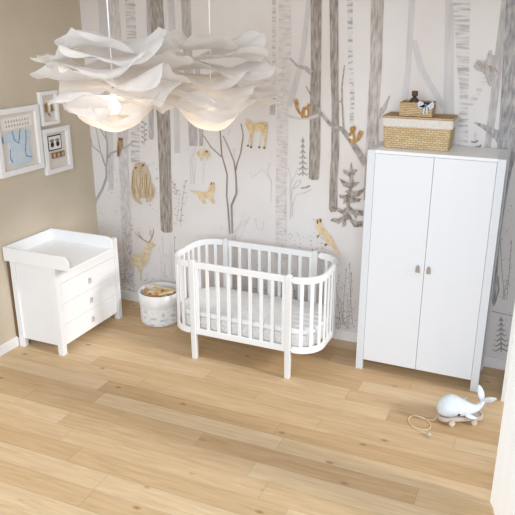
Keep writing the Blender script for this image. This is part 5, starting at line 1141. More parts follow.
["p",2,"mid2",[2.533,0.156,2.543,0.154,2.547,0.144,2.536,0.145],0],
["p",2,"mid2",[1.728,0.366,1.723,0.361,1.717,0.362,1.722,0.366],0],
["p",2,"mid2",[2.141,0.119,2.145,0.113,2.141,0.105,2.137,0.112],0],
["p",2,"mid2",[2.536,0.73,2.533,0.725,2.527,0.725,2.53,0.73],0],
["p",2,"mid2",[2.168,0.172,2.164,0.16,2.153,0.156,2.157,0.167],0],
["p",2,"mid2",[2.177,0.196,2.185,0.196,2.188,0.188,2.18,0.188],0],
["p",2,"mid2",[1.86,-0.007,1.867,-0.002,1.875,-0.005,1.867,-0.01],0],
["p",2,"mid2",[2.22,0.013,2.225,0.006,2.221,-0.003,2.216,0.004],0],
["p",2,"mid2",[2.012,0.266,2.017,0.259,2.013,0.25,2.008,0.257],0],
["p",2,"mid2",[2.503,0.15,2.502,0.14,2.493,0.135,2.495,0.145],0],
["p",2,"mid2",[2.285,0.642,2.292,0.641,2.294,0.634,2.287,0.635],0],
["p",2,"mid2",[1.733,-0.049,1.73,-0.055,1.723,-0.057,1.727,-0.051],0],
["p",2,"mid2",[2.41,0.502,2.415,0.502,2.417,0.499,2.413,0.498],0],
["p",2,"mid2",[2.222,0.238,2.224,0.231,2.219,0.226,2.217,0.232],0],
["p",2,"mid2",[1.688,0.186,1.684,0.176,1.674,0.172,1.678,0.182],0],
["p",2,"mid2",[2.126,0.326,2.131,0.325,2.132,0.32,2.127,0.321],0],
["p",2,"mid2",[1.959,0.685,1.955,0.681,1.95,0.683,1.954,0.686],0],
["p",2,"mid2",[2.266,0.358,2.261,0.35,2.252,0.349,2.257,0.357],0],
["p",2,"mid2",[2.211,0.451,2.205,0.446,2.198,0.448,2.204,0.453],0],
["p",2,"mid2",[2.534,0.716,2.535,0.706,2.527,0.699,2.526,0.709],0],
["p",2,"mid2",[1.892,0.19,1.89,0.183,1.883,0.18,1.885,0.187],0],
["p",2,"mid2",[2.129,0.315,2.126,0.311,2.121,0.311,2.124,0.316],0],
["p",2,"mid2",[2.553,0.255,2.552,0.248,2.546,0.245,2.547,0.252],0],
["p",2,"mid2",[1.627,0.267,1.632,0.261,1.629,0.254,1.624,0.259],0],
["p",2,"mid2",[1.821,0.67,1.829,0.67,1.831,0.663,1.824,0.664],0],
["p",2,"mid2",[1.692,0.443,1.697,0.447,1.702,0.444,1.697,0.441],0],
["p",2,"mid2",[2.545,0.789,2.552,0.783,2.55,0.773,2.543,0.779],0],
["p",2,"mid2",[1.626,0.356,1.634,0.36,1.641,0.356,1.633,0.352],0],
["p",2,"mid2",[2.104,0.759,2.103,0.752,2.097,0.749,2.098,0.755],0],
["p",2,"mid2",[2.426,0.674,2.42,0.668,2.413,0.67,2.419,0.675],0],
["p",2,"mid2",[1.86,0.637,1.856,0.632,1.849,0.631,1.853,0.637],0],
["p",2,"mid2",[1.892,0.219,1.894,0.208,1.885,0.199,1.884,0.21],0],
["p",2,"mid2",[1.721,0.335,1.725,0.33,1.722,0.323,1.718,0.328],0],
["p",2,"mid2",[2.192,0.022,2.196,0.014,2.191,0.005,2.187,0.013],0],
["p",2,"mid2",[2.395,0.423,2.395,0.418,2.39,0.414,2.39,0.42],0],
["p",2,"mid2",[1.804,0.56,1.808,0.555,1.805,0.548,1.801,0.553],0],
["p",2,"mid2",[1.532,0.405,1.538,0.395,1.532,0.384,1.526,0.394],0],
["p",2,"mid2",[1.914,0.388,1.919,0.38,1.914,0.371,1.909,0.379],0],
["p",2,"mid2",[1.959,0.294,1.958,0.287,1.952,0.283,1.953,0.289],0],
["p",2,"mid2",[1.98,0.199,1.981,0.191,1.975,0.186,1.974,0.193],0],
["p",2,"mid2",[1.713,0.324,1.72,0.329,1.728,0.326,1.72,0.321],0],
["p",2,"mid2",[1.648,0.338,1.643,0.328,1.633,0.326,1.637,0.336],0],
["p",2,"mid2",[2.426,0.198,2.437,0.199,2.442,0.19,2.431,0.189],0],
["p",2,"mid2",[1.663,0.595,1.673,0.596,1.678,0.588,1.668,0.587],0],
["p",2,"mid2",[1.849,0.623,1.859,0.623,1.864,0.614,1.853,0.614],0],
["p",2,"mid2",[1.756,0.244,1.765,0.25,1.773,0.245,1.764,0.24],0],
["p",2,"mid2",[2.147,0.368,2.151,0.361,2.147,0.353,2.143,0.36],0],
["p",2,"mid2",[2.381,0.179,2.389,0.176,2.39,0.165,2.381,0.169],0],
["p",2,"mid2",[1.544,0.312,1.544,0.307,1.54,0.303,1.539,0.308],0],
["p",2,"mid2",[2.046,0.178,2.044,0.168,2.034,0.162,2.036,0.173],0],
["p",2,"mid2",[2.269,0.539,2.27,0.53,2.262,0.524,2.261,0.533],0],
["p",2,"mid2",[1.746,0.025,1.749,0.018,1.744,0.01,1.741,0.017],0],
["p",2,"brown",[1.628,0.247,1.626,0.238,1.618,0.235,1.62,0.243],0],
["p",2,"brown",[1.652,0.397,1.657,0.391,1.654,0.382,1.648,0.388],0],
["p",2,"brown",[1.615,0.255,1.626,0.261,1.635,0.256,1.624,0.25],0],
["p",2,"brown",[1.617,0.411,1.62,0.407,1.618,0.402,1.615,0.406],0],
["p",2,"brown",[1.634,0.522,1.637,0.512,1.63,0.504,1.627,0.513],0],
["p",2,"brown",[1.66,0.544,1.661,0.537,1.655,0.531,1.654,0.539],0],
["p",2,"brown",[1.648,0.435,1.653,0.432,1.652,0.426,1.647,0.429],0],
["p",2,"brown",[1.646,0.185,1.641,0.176,1.631,0.175,1.637,0.183],0],
["p",2,"mid2",[4.121,0.962,4.118,0.956,4.112,0.955,4.115,0.961],0],
["p",2,"mid2",[4.102,0.998,4.102,0.993,4.098,0.991,4.098,0.996],0],
["p",2,"mid2",[4.036,1.164,4.036,1.159,4.032,1.156,4.032,1.161],0],
["p",2,"mid2",[4.177,0.283,4.181,0.277,4.179,0.27,4.175,0.276],0],
["p",2,"mid2",[4.083,1.327,4.078,1.323,4.072,1.325,4.077,1.329],0],
["p",2,"mid2",[4.018,1.302,4.021,1.304,4.025,1.302,4.022,1.3],0],
["p",2,"mid2",[4.108,0.983,4.105,0.975,4.098,0.974,4.101,0.981],0],
["p",2,"mid2",[4.008,1.106,4.013,1.105,4.015,1.1,4.01,1.101],0],
["p",2,"mid2",[4.003,1.174,4.007,1.17,4.006,1.164,4.002,1.168],0],
["p",2,"mid2",[4.169,0.208,4.174,0.21,4.177,0.206,4.172,0.205],0],
["p",2,"mid2",[4.099,1.144,4.104,1.142,4.106,1.135,4.1,1.137],0],
["p",2,"mid2",[4.199,0.286,4.205,0.289,4.21,0.285,4.204,0.282],0],
["p",2,"mid2",[4.106,0.593,4.112,0.591,4.114,0.584,4.108,0.586],0],
["p",2,"mid2",[4.019,1.418,4.017,1.413,4.011,1.412,4.013,1.417],0],
["p",2,"mid2",[4.076,0.907,4.076,0.902,4.073,0.899,4.073,0.904],0],
["p",2,"mid2",[4.061,1.013,4.068,1.011,4.07,1.003,4.063,1.005],0],
["p",2,"mid2",[4.062,0.666,4.068,0.67,4.075,0.666,4.068,0.662],0],
["p",2,"mid2",[4.134,0.346,4.139,0.342,4.139,0.335,4.134,0.339],0],
["p",2,"mid2",[4.025,1.13,4.021,1.125,4.015,1.126,4.019,1.131],0],
["p",2,"mid2",[4.18,0.233,4.185,0.236,4.19,0.233,4.185,0.23],0],
["p",2,"mid2",[4.051,1.032,4.055,1.033,4.058,1.031,4.054,1.029],0],
["p",2,"mid2",[4.196,0.34,4.2,0.342,4.204,0.339,4.2,0.337],0],
["p",2,"mid2",[4.088,1.295,4.093,1.294,4.096,1.289,4.091,1.29],0],
["p",2,"mid2",[3.994,1.454,3.993,1.448,3.987,1.447,3.989,1.453],0],
["p",2,"mid2",[4.047,0.868,4.046,0.863,4.042,0.862,4.043,0.867],0],
["p",2,"mid2",[4.191,0.369,4.197,0.371,4.201,0.366,4.195,0.364],0],
["p",2,"mid2",[4.046,1.414,4.052,1.411,4.054,1.404,4.047,1.406],0],
["p",2,"mid2",[4.1,1.15,4.104,1.144,4.101,1.136,4.097,1.143],0],
["p",2,"mid2",[4.058,0.87,4.063,0.871,4.067,0.866,4.061,0.865],0],
["p",2,"mid2",[4.098,0.825,4.105,0.822,4.106,0.814,4.099,0.817],0],
["p",2,"mid2",[4.054,1.252,4.06,1.251,4.062,1.245,4.056,1.246],0],
["p",2,"mid2",[4.071,1.26,4.075,1.262,4.079,1.259,4.075,1.257],0],
["p",2,"mid2",[4.073,0.805,4.077,0.806,4.081,0.802,4.076,0.801],0],
["p",2,"mid2",[4.103,1.115,4.107,1.112,4.106,1.107,4.103,1.11],0],
["p",2,"mid2",[4.168,0.548,4.172,0.54,4.168,0.532,4.164,0.54],0],
["p",2,"mid2",[4.076,0.86,4.076,0.856,4.073,0.853,4.073,0.857],0],
["p",2,"mid2",[4.198,0.318,4.199,0.309,4.193,0.302,4.192,0.311],0],
["p",2,"mid2",[4.087,1.136,4.093,1.137,4.097,1.131,4.091,1.13],0],
["p",2,"mid2",[4.144,0.853,4.141,0.85,4.137,0.851,4.14,0.854],0],
["p",2,"mid2",[4.063,1.238,4.064,1.229,4.059,1.223,4.057,1.232],0],
["p",2,"mid2",[4.162,0.361,4.167,0.36,4.169,0.354,4.164,0.355],0],
["p",2,"mid2",[4.053,1.248,4.057,1.242,4.055,1.235,4.051,1.241],0],
["p",2,"mid2",[4.004,1.339,4.006,1.335,4.003,1.331,4.001,1.335],0],
["p",2,"mid2",[4.184,0.482,4.188,0.474,4.184,0.466,4.18,0.474],0],
["p",2,"mid2",[4.102,1.086,4.099,1.081,4.094,1.082,4.097,1.087],0],
["p",2,"mid2",[4.079,0.694,4.085,0.698,4.091,0.694,4.085,0.691],0],
["p",2,"mid2",[4.143,0.474,4.15,0.468,4.149,0.459,4.143,0.465],0],
["p",2,"mid2",[4.067,1.456,4.068,1.448,4.061,1.443,4.061,1.452],0],
["p",2,"mid2",[4.121,0.938,4.119,0.931,4.113,0.93,4.115,0.936],0],
["p",2,"mid2",[4.02,1.265,4.016,1.258,4.009,1.259,4.013,1.265],0],
["p",2,"mist",[1.666,1.351,1.673,1.348,1.674,1.34,1.667,1.343],0],
["p",2,"mist",[1.948,1.65,1.955,1.645,1.953,1.636,1.946,1.642],0],
["p",2,"mist",[1.622,0.89,1.628,0.892,1.632,0.889,1.626,0.887],0],
["p",2,"mist",[1.576,1.545,1.581,1.546,1.583,1.542,1.578,1.542],0],
["p",2,"mist",[1.987,1.679,1.996,1.679,2.0,1.671,1.991,1.672],0],
["p",2,"mist",[1.581,1.896,1.577,1.893,1.572,1.894,1.576,1.897],0],
["p",2,"mist",[1.779,1.667,1.779,1.663,1.775,1.66,1.775,1.664],0],
["p",2,"mist",[1.717,1.734,1.716,1.727,1.709,1.724,1.711,1.731],0],
["p",2,"mist",[1.724,1.34,1.726,1.335,1.722,1.33,1.72,1.336],0],
["p",2,"mist",[1.58,0.936,1.583,0.927,1.575,0.918,1.572,0.928],0],
["p",2,"mist",[1.786,1.52,1.789,1.512,1.782,1.505,1.78,1.513],0],
["p",2,"mist",[1.896,1.479,1.894,1.473,1.888,1.47,1.889,1.476],0],
["p",2,"mist",[1.646,1.561,1.652,1.561,1.654,1.556,1.648,1.556],0],
["p",2,"mist",[1.952,1.615,1.96,1.618,1.968,1.614,1.959,1.61],0],
["p",2,"mist",[1.981,1.459,1.99,1.461,1.996,1.455,1.987,1.453],0],
["p",2,"mist",[1.839,1.081,1.845,1.084,1.85,1.08,1.843,1.078],0],
["p",2,"mist",[1.733,1.115,1.742,1.119,1.75,1.114,1.74,1.11],0],
["p",2,"mist",[1.707,0.953,1.714,0.955,1.718,0.951,1.712,0.949],0],
["p",2,"mist",[1.97,1.092,1.969,1.084,1.962,1.08,1.963,1.088],0],
["p",2,"mist",[1.916,1.066,1.914,1.06,1.909,1.057,1.91,1.063],0],
["p",2,"mist",[1.988,1.128,1.994,1.124,1.993,1.116,1.987,1.12],0],
["p",2,"mist",[2.019,0.913,2.023,0.905,2.018,0.897,2.014,0.904],0],
["p",2,"mist",[2.808,1.072,2.815,1.074,2.819,1.069,2.812,1.067],0],
["p",2,"mist",[2.603,1.46,2.605,1.454,2.601,1.449,2.599,1.455],0],
["p",2,"mist",[2.545,1.169,2.538,1.162,2.529,1.164,2.536,1.171],0],
["p",2,"mist",[2.404,0.979,2.409,0.976,2.409,0.97,2.404,0.972],0],
["p",2,"mist",[2.727,1.007,2.724,1.0,2.717,0.998,2.72,1.005],0],
["p",2,"mist",[2.759,1.374,2.753,1.368,2.746,1.37,2.751,1.375],0],
["p",2,"mist",[2.186,1.429,2.189,1.42,2.183,1.412,2.18,1.421],0],
["p",2,"mist",[2.476,1.078,2.483,1.079,2.487,1.074,2.48,1.073],0],
["p",2,"mist",[2.431,1.095,2.435,1.089,2.432,1.081,2.427,1.088],0],
["p",2,"mist",[2.184,0.924,2.189,0.923,2.19,0.918,2.185,0.92],0],
["p",2,"mist",[2.742,1.033,2.748,1.028,2.748,1.02,2.741,1.025],0],
["p",2,"mist",[2.712,1.178,2.71,1.17,2.702,1.168,2.705,1.175],0],
["p",2,"mist",[2.574,1.233,2.572,1.228,2.566,1.226,2.568,1.232],0],
["p",2,"mist",[2.239,1.443,2.247,1.446,2.254,1.442,2.246,1.439],0],
["s",0,"mist",[2.474,0.449,2.467,0.592,2.461,0.734],[0.0051,0.0051,0.0051]],
["p",0,"mist",[2.471,0.5,2.462,0.498,2.456,0.506,2.465,0.506],0],
["p",0,"mist",[2.468,0.571,2.478,0.571,2.485,0.579,2.475,0.578],0],
["p",0,"mist",[2.465,0.642,2.455,0.641,2.449,0.648,2.459,0.649],0],
["p",0,"mist",[2.462,0.713,2.471,0.716,2.475,0.726,2.466,0.722],0],
["s",0,"mist",[0.421,0.102,0.402,0.285,0.409,0.469],[0.0051,0.0051,0.0051]],
["p",0,"mist",[0.419,0.167,0.406,0.168,0.402,0.178,0.413,0.176],0],
["p",0,"mist",[0.416,0.259,0.428,0.264,0.434,0.275,0.422,0.27],0],
["p",0,"mist",[0.413,0.351,0.4,0.346,0.391,0.352,0.403,0.356],0],
["p",0,"mist",[0.41,0.442,0.422,0.445,0.429,0.456,0.417,0.452],0],
["s",0,"mist",[1.702,0.317,1.726,0.489,1.745,0.657],[0.0051,0.0051,0.0051]],
["p",0,"mist",[1.709,0.378,1.698,0.377,1.693,0.385,1.703,0.385],0],
["p",0,"mist",[1.72,0.463,1.731,0.466,1.737,0.476,1.726,0.472],0],
["p",0,"mist",[1.731,0.548,1.72,0.545,1.712,0.551,1.723,0.554],0],
["p",0,"mist",[1.741,0.632,1.752,0.632,1.76,0.64,1.75,0.64],0],
["s",0,"mist",[1.843,0.31,1.839,0.433,1.854,0.557],[0.0051,0.0051,0.0051]],
["p",0,"mist",[1.845,0.354,1.835,0.353,1.829,0.361,1.839,0.361],0],
["p",0,"mist",[1.848,0.416,1.859,0.42,1.863,0.43,1.853,0.426],0],
["p",0,"mist",[1.851,0.478,1.84,0.475,1.833,0.482,1.843,0.484],0],
["p",0,"mist",[1.853,0.539,1.864,0.541,1.87,0.55,1.86,0.548],0],
["s",0,"mist",[0.973,-0.055,0.969,0.252,0.966,0.549],[0.0051,0.0051,0.0051]],
["p",0,"mist",[0.971,0.054,0.959,0.051,0.952,0.059,0.964,0.06],0],
["p",0,"mist",[0.97,0.206,0.982,0.209,0.989,0.219,0.978,0.216],0],
["p",0,"mist",[0.968,0.357,0.956,0.353,0.948,0.36,0.959,0.362],0],
["p",0,"mist",[0.966,0.505,0.978,0.509,0.984,0.52,0.972,0.515],0],
["s",0,"mist",[1.578,0.232,1.603,0.446,1.61,0.653],[0.0051,0.0051,0.0051]],
["p",0,"mist",[1.583,0.307,1.572,0.307,1.567,0.316,1.578,0.315],0],
["p",0,"mist",[1.591,0.413,1.602,0.413,1.61,0.422,1.6,0.421],0],
["p",0,"mist",[1.599,0.518,1.588,0.516,1.581,0.523,1.592,0.524],0],
["p",0,"mist",[1.607,0.622,1.618,0.621,1.626,0.629,1.616,0.629],0],
["s",0,"mist",[2.274,0.147,2.273,0.364,2.273,0.577],[0.0051,0.0051,0.0051]],
["p",0,"mist",[2.274,0.224,2.263,0.224,2.259,0.232,2.268,0.232],0],
["p",0,"mist",[2.274,0.332,2.284,0.336,2.288,0.346,2.279,0.342],0],
["p",0,"mist",[2.274,0.439,2.264,0.44,2.259,0.448,2.268,0.447],0],
["p",0,"mist",[2.273,0.545,2.284,0.547,2.29,0.555,2.28,0.554],0],
["s",0,"mist",[1.507,0.347,1.536,0.493,1.56,0.636],[0.0051,0.0051,0.0051]],
["p",0,"mist",[1.516,0.398,1.505,0.397,1.499,0.405,1.509,0.405],0],
["p",0,"mist",[1.53,0.471,1.541,0.471,1.549,0.479,1.538,0.479],0],
["p",0,"mist",[1.543,0.543,1.532,0.541,1.525,0.548,1.535,0.549],0],
["p",0,"mist",[1.557,0.615,1.567,0.615,1.575,0.624,1.564,0.623],0],
["s",0,"mist",[1.191,0.169,1.219,0.323,1.225,0.471],[0.0051,0.0051,0.0051]],
["p",0,"mist",[1.197,0.223,1.185,0.223,1.18,0.232,1.191,0.231],0],
["p",0,"mist",[1.206,0.299,1.217,0.299,1.226,0.308,1.214,0.307],0],
["p",0,"mist",[1.214,0.374,1.203,0.372,1.196,0.381,1.207,0.381],0],
["p",0,"mist",[1.223,0.448,1.234,0.451,1.241,0.461,1.23,0.458],0],
["s",0,"mist",[2.257,0.431,2.243,0.534,2.236,0.637],[0.0051,0.0051,0.0051]],
["p",0,"mist",[2.253,0.468,2.243,0.468,2.239,0.477,2.248,0.475],0],
["p",0,"mist",[2.248,0.519,2.258,0.52,2.265,0.529,2.255,0.527],0],
["p",0,"mist",[2.243,0.571,2.233,0.57,2.227,0.578,2.237,0.578],0],
["p",0,"mist",[2.237,0.622,2.247,0.621,2.255,0.629,2.245,0.629],0],
["s",0,"mist",[2.54,0.196,2.56,0.471,2.566,0.735],[0.0051,0.0051,0.0051]],
["p",0,"mist",[2.545,0.293,2.535,0.294,2.531,0.302,2.54,0.301],0],
["p",0,"mist",[2.551,0.429,2.561,0.429,2.568,0.436,2.559,0.436],0],
["p",0,"mist",[2.558,0.563,2.548,0.56,2.54,0.565,2.55,0.568],0],
["p",0,"mist",[2.564,0.695,2.573,0.698,2.578,0.707,2.569,0.704],0],
["s",0,"mist",[2.747,0.547,2.759,0.628,2.771,0.709],[0.0051,0.0051,0.0051]],
["p",0,"mist",[2.751,0.576,2.742,0.572,2.735,0.578,2.744,0.58],0],
["p",0,"mist",[2.757,0.616,2.767,0.618,2.772,0.626,2.763,0.624],0],
["p",0,"mist",[2.764,0.657,2.754,0.655,2.748,0.662,2.757,0.663],0],
["p",0,"mist",[2.769,0.697,2.779,0.697,2.785,0.705,2.776,0.704],0],
["s",0,"mist",[2.543,0.276,2.521,0.478,2.496,0.675],[0.0051,0.0051,0.0051]],
["p",0,"mist",[2.535,0.347,2.525,0.347,2.52,0.356,2.53,0.355],0],
["p",0,"mist",[2.523,0.447,2.532,0.451,2.536,0.461,2.527,0.457],0],
["p",0,"mist",[2.511,0.547,2.501,0.547,2.497,0.555,2.506,0.554],0],
["p",0,"mist",[2.499,0.645,2.509,0.645,2.516,0.652,2.507,0.652],0],
["s",0,"mist",[1.255,0.263,1.282,0.434,1.293,0.599],[0.0051,0.0051,0.0051]],
["p",0,"mist",[1.262,0.323,1.251,0.322,1.244,0.33,1.255,0.33],0],
["p",0,"mist",[1.272,0.408,1.283,0.41,1.29,0.42,1.279,0.417],0],
["p",0,"mist",[1.281,0.492,1.27,0.492,1.266,0.501,1.276,0.5],0],
["p",0,"mist",[1.291,0.575,1.302,0.578,1.307,0.588,1.297,0.584],0],
["s",0,"mist",[2.113,0.239,2.103,0.438,2.112,0.637],[0.0051,0.0051,0.0051]],
["p",0,"mist",[2.113,0.31,2.103,0.307,2.095,0.313,2.105,0.315],0],
["p",0,"mist",[2.113,0.41,2.123,0.413,2.129,0.422,2.119,0.419],0],
["p",0,"mist",[2.113,0.509,2.102,0.507,2.096,0.514,2.106,0.515],0],
["p",0,"mist",[2.112,0.607,2.123,0.609,2.129,0.617,2.119,0.616],0],
["s",0,"mist",[2.404,0.372,2.418,0.503,2.419,0.631],[0.0051,0.0051,0.0051]],
["p",0,"mist",[2.406,0.418,2.396,0.415,2.389,0.421,2.399,0.423],0],
["p",0,"mist",[2.41,0.483,2.42,0.485,2.425,0.494,2.416,0.491],0],
["p",0,"mist",[2.414,0.547,2.404,0.546,2.397,0.552,2.407,0.553],0],
["p",0,"mist",[2.417,0.611,2.427,0.613,2.433,0.622,2.423,0.62],0],
["s",0,"mist",[0.55,0.113,0.572,0.237,0.6,0.36],[0.0051,0.0051,0.0051]],
["p",0,"mist",[0.559,0.157,0.546,0.155,0.539,0.164,0.551,0.164],0],
["p",0,"mist",[0.571,0.219,0.584,0.221,0.593,0.231,0.58,0.228],0],
["p",0,"mist",[0.584,0.281,0.572,0.279,0.565,0.287,0.577,0.288],0],
["p",0,"mist",[0.597,0.342,0.609,0.342,0.618,0.352,0.606,0.35],0],
["s",0,"mist",[1.015,-0.076,1.042,0.247,1.085,0.562],[0.0051,0.0051,0.0051]],
["p",0,"mist",[1.028,0.039,1.016,0.038,1.011,0.048,1.022,0.047],0],
["p",0,"mist",[1.045,0.2,1.057,0.202,1.065,0.212,1.054,0.21],0],
["p",0,"mist",[1.063,0.36,1.051,0.358,1.045,0.367,1.056,0.367],0],
["p",0,"mist",[1.08,0.516,1.092,0.518,1.099,0.528,1.088,0.525],0],
["s",0,"mist",[1.77,0.08,1.747,0.299,1.734,0.517],[0.0051,0.0051,0.0051]],
["p",0,"mist",[1.764,0.158,1.753,0.153,1.745,0.159,1.755,0.162],0],
["p",0,"mist",[1.755,0.268,1.766,0.268,1.773,0.277,1.763,0.276],0],
["p",0,"mist",[1.746,0.377,1.735,0.375,1.728,0.382,1.739,0.383],0],
["p",0,"mist",[1.737,0.484,1.748,0.487,1.753,0.498,1.743,0.494],0],
["s",0,"mist",[1.703,0.045,1.69,0.325,1.673,0.598],[0.0051,0.0051,0.0051]],
["p",0,"mist",[1.698,0.143,1.687,0.142,1.681,0.15,1.691,0.15],0],
["p",0,"mist",[1.69,0.283,1.701,0.286,1.707,0.296,1.697,0.293],0],
["p",0,"mist",[1.683,0.421,1.672,0.419,1.665,0.427,1.676,0.428],0],
["p",0,"mist",[1.675,0.557,1.686,0.557,1.694,0.565,1.684,0.565],0],
["s",0,"mist",[2.244,0.204,2.208,0.4,2.193,0.595],[0.0051,0.0051,0.0051]],
["p",0,"mist",[2.235,0.274,2.225,0.273,2.219,0.281,2.229,0.281],0],
["p",0,"mist",[2.222,0.372,2.232,0.374,2.238,0.384,2.228,0.381],0],
["p",0,"mist",[2.209,0.469,2.199,0.467,2.192,0.473,2.202,0.475],0],
["p",0,"mist",[2.197,0.566,2.207,0.565,2.214,0.573,2.204,0.573],0],
["s",0,"mist",[0.755,0.004,0.759,0.193,0.779,0.381],[0.0051,0.0051,0.0051]],
["p",0,"mist",[0.759,0.071,0.747,0.069,0.74,0.078,0.752,0.078],0],
["p",0,"mist",[0.765,0.166,0.778,0.167,0.786,0.176,0.775,0.175],0],
["p",0,"mist",[0.771,0.26,0.759,0.255,0.75,0.261,0.762,0.265],0],
["p",0,"mist",[0.777,0.353,0.789,0.353,0.799,0.362,0.787,0.361],0],
["s",0,"mist",[0.297,0.105,0.27,0.186,0.25,0.267],[0.0051,0.0051,0.0051]],
["p",0,"mist",[0.288,0.133,0.275,0.132,0.27,0.142,0.282,0.141],0],
["p",0,"mist",[0.277,0.174,0.29,0.175,0.299,0.186,0.286,0.183],0],
["p",0,"mist",[0.265,0.215,0.252,0.213,0.245,0.221,0.257,0.222],0],
["p",0,"mist",[0.253,0.255,0.266,0.256,0.276,0.265,0.264,0.264],0],
["s",0,"mist",[2.645,0.471,2.669,0.574,2.68,0.674],[0.0051,0.0051,0.0051]],
["p",0,"mist",[2.651,0.507,2.642,0.503,2.634,0.509,2.643,0.511],0],
["p",0,"mist",[2.66,0.558,2.669,0.562,2.673,0.571,2.664,0.567],0],
["p",0,"mist",[2.669,0.609,2.659,0.608,2.653,0.615,2.663,0.615],0],
["p",0,"mist",[2.677,0.659,2.687,0.661,2.692,0.67,2.683,0.667],0],
["p",2,"mid2",[0.392,0.62,0.376,0.61,0.359,0.614,0.376,0.625],0],
["p",2,"mid2",[0.444,0.867,0.441,0.855,0.429,0.848,0.431,0.86],0],
["p",2,"mid2",[0.292,0.258,0.308,0.262,0.318,0.253,0.301,0.248],0],
["p",2,"mid2",[0.346,0.429,0.33,0.419,0.315,0.424,0.331,0.435],0],
["p",2,"mid2",[0.314,0.311,0.325,0.305,0.323,0.292,0.312,0.298],0],
["p",2,"mid2",[0.358,0.882,0.363,0.877,0.36,0.87,0.355,0.874],0],
["p",2,"mid2",[0.331,0.801,0.342,0.803,0.348,0.796,0.337,0.794],0],
["p",2,"mid2",[0.343,0.773,0.354,0.762,0.348,0.746,0.337,0.756],0],
["p",2,"mid2",[0.39,0.553,0.38,0.537,0.361,0.534,0.372,0.549],0],
["p",2,"mid2",[0.405,0.291,0.394,0.278,0.378,0.277,0.389,0.29],0],
["p",2,"mid2",[0.349,0.489,0.34,0.481,0.329,0.482,0.338,0.49],0],
["p",2,"mid2",[0.304,0.175,0.312,0.171,0.312,0.161,0.303,0.165],0],
["p",2,"mid2",[0.38,0.523,0.39,0.525,0.396,0.519,0.386,0.516],0],
["p",2,"mid2",[0.434,0.813,0.427,0.802,0.413,0.8,0.421,0.811],0],
["p",2,"mid2",[0.373,0.594,0.365,0.588,0.356,0.589,0.364,0.595],0],
["p",2,"mid2",[0.374,0.451,0.371,0.439,0.359,0.433,0.362,0.445],0],
["p",2,"mid2",[0.378,0.829,0.373,0.818,0.362,0.814,0.366,0.825],0],
["p",2,"mid2",[0.418,0.572,0.406,0.562,0.392,0.564,0.404,0.574],0],
["p",2,"mid2",[0.363,0.199,0.355,0.19,0.344,0.189,0.352,0.198],0],
["p",2,"mid2",[0.379,0.526,0.393,0.528,0.4,0.518,0.385,0.516],0],
["p",2,"mid2",[0.334,0.942,0.346,0.933,0.342,0.917,0.33,0.926],0],
["p",2,"mid2",[0.391,0.632,0.386,0.616,0.368,0.609,0.374,0.624],0],
["p",2,"mid2",[0.351,0.464,0.343,0.457,0.333,0.459,0.342,0.466],0],
["p",2,"mid2",[0.29,0.241,0.304,0.244,0.311,0.235,0.297,0.232],0],
["p",2,"mid2",[0.428,0.822,0.442,0.819,0.445,0.807,0.431,0.809],0],
["p",2,"mid2",[0.32,0.342,0.307,0.328,0.29,0.328,0.303,0.342],0],
["p",2,"mid2",[0.385,0.465,0.376,0.459,0.368,0.462,0.376,0.468],0],
["p",2,"mid2",[0.333,0.466,0.34,0.464,0.34,0.456,0.333,0.459],0],
["p",2,"mid2",[0.366,0.603,0.375,0.597,0.372,0.586,0.363,0.592],0],
["p",2,"mid2",[0.291,0.452,0.303,0.455,0.311,0.448,0.299,0.445],0],
["p",2,"mid2",[0.337,0.448,0.347,0.44,0.342,0.425,0.332,0.434],0],
["p",2,"mid2",[0.314,0.479,0.32,0.469,0.313,0.456,0.306,0.466],0],
["p",2,"mid2",[0.414,0.684,0.427,0.691,0.437,0.686,0.425,0.679],0],
["p",2,"mid2",[0.334,0.809,0.344,0.81,0.348,0.803,0.339,0.802],0],
["p",2,"mid2",[0.295,0.242,0.301,0.232,0.294,0.219,0.287,0.229],0],
["p",2,"mid2",[0.395,0.755,0.39,0.739,0.373,0.732,0.379,0.748],0],
["p",2,"mid2",[0.378,0.942,0.385,0.945,0.391,0.942,0.384,0.938],0],
["p",2,"mid2",[0.418,0.948,0.423,0.939,0.416,0.929,0.411,0.938],0],
["p",2,"mid2",[0.378,0.734,0.363,0.722,0.346,0.726,0.361,0.737],0],
["p",2,"mid2",[0.402,0.561,0.398,0.544,0.381,0.535,0.385,0.552],0],
["p",2,"mist",[0.364,1.763,0.373,1.765,0.379,1.76,0.37,1.758],0],
["p",2,"mist",[0.353,1.36,0.362,1.363,0.369,1.358,0.359,1.355],0],
["p",2,"mist",[0.378,1.495,0.366,1.484,0.35,1.485,0.362,1.496],0],
["p",2,"mist",[0.433,1.674,0.447,1.67,0.449,1.656,0.435,1.66],0],
["p",2,"mist",[0.394,1.433,0.397,1.426,0.39,1.418,0.387,1.426],0],
["p",2,"mist",[0.338,1.195,0.334,1.186,0.323,1.184,0.328,1.192],0],
["p",2,"mist",[0.385,1.876,0.377,1.868,0.365,1.868,0.373,1.876],0],
["p",2,"mist",[0.412,1.678,0.423,1.673,0.422,1.662,0.412,1.667],0],
["p",2,"mist",[0.427,1.64,0.418,1.636,0.41,1.639,0.419,1.643],0],
["p",2,"mist",[0.343,1.77,0.352,1.766,0.351,1.757,0.342,1.761],0],
["p",2,"mist",[0.398,1.464,0.393,1.457,0.383,1.456,0.388,1.463],0],
["p",2,"mist",[0.424,1.732,0.433,1.734,0.439,1.728,0.43,1.726],0],
["p",2,"mist",[0.366,1.342,0.381,1.34,0.384,1.328,0.37,1.33],0],
["p",2,"mist",[0.395,1.105,0.407,1.108,0.415,1.1,0.402,1.097],0],
["p",2,"mist",[0.327,1.263,0.328,1.256,0.321,1.251,0.32,1.258],0],
["p",2,"mist",[0.437,1.87,0.446,1.869,0.448,1.862,0.44,1.863],0],
["p",2,"mist",[0.346,1.154,0.358,1.146,0.354,1.132,0.343,1.14],0],
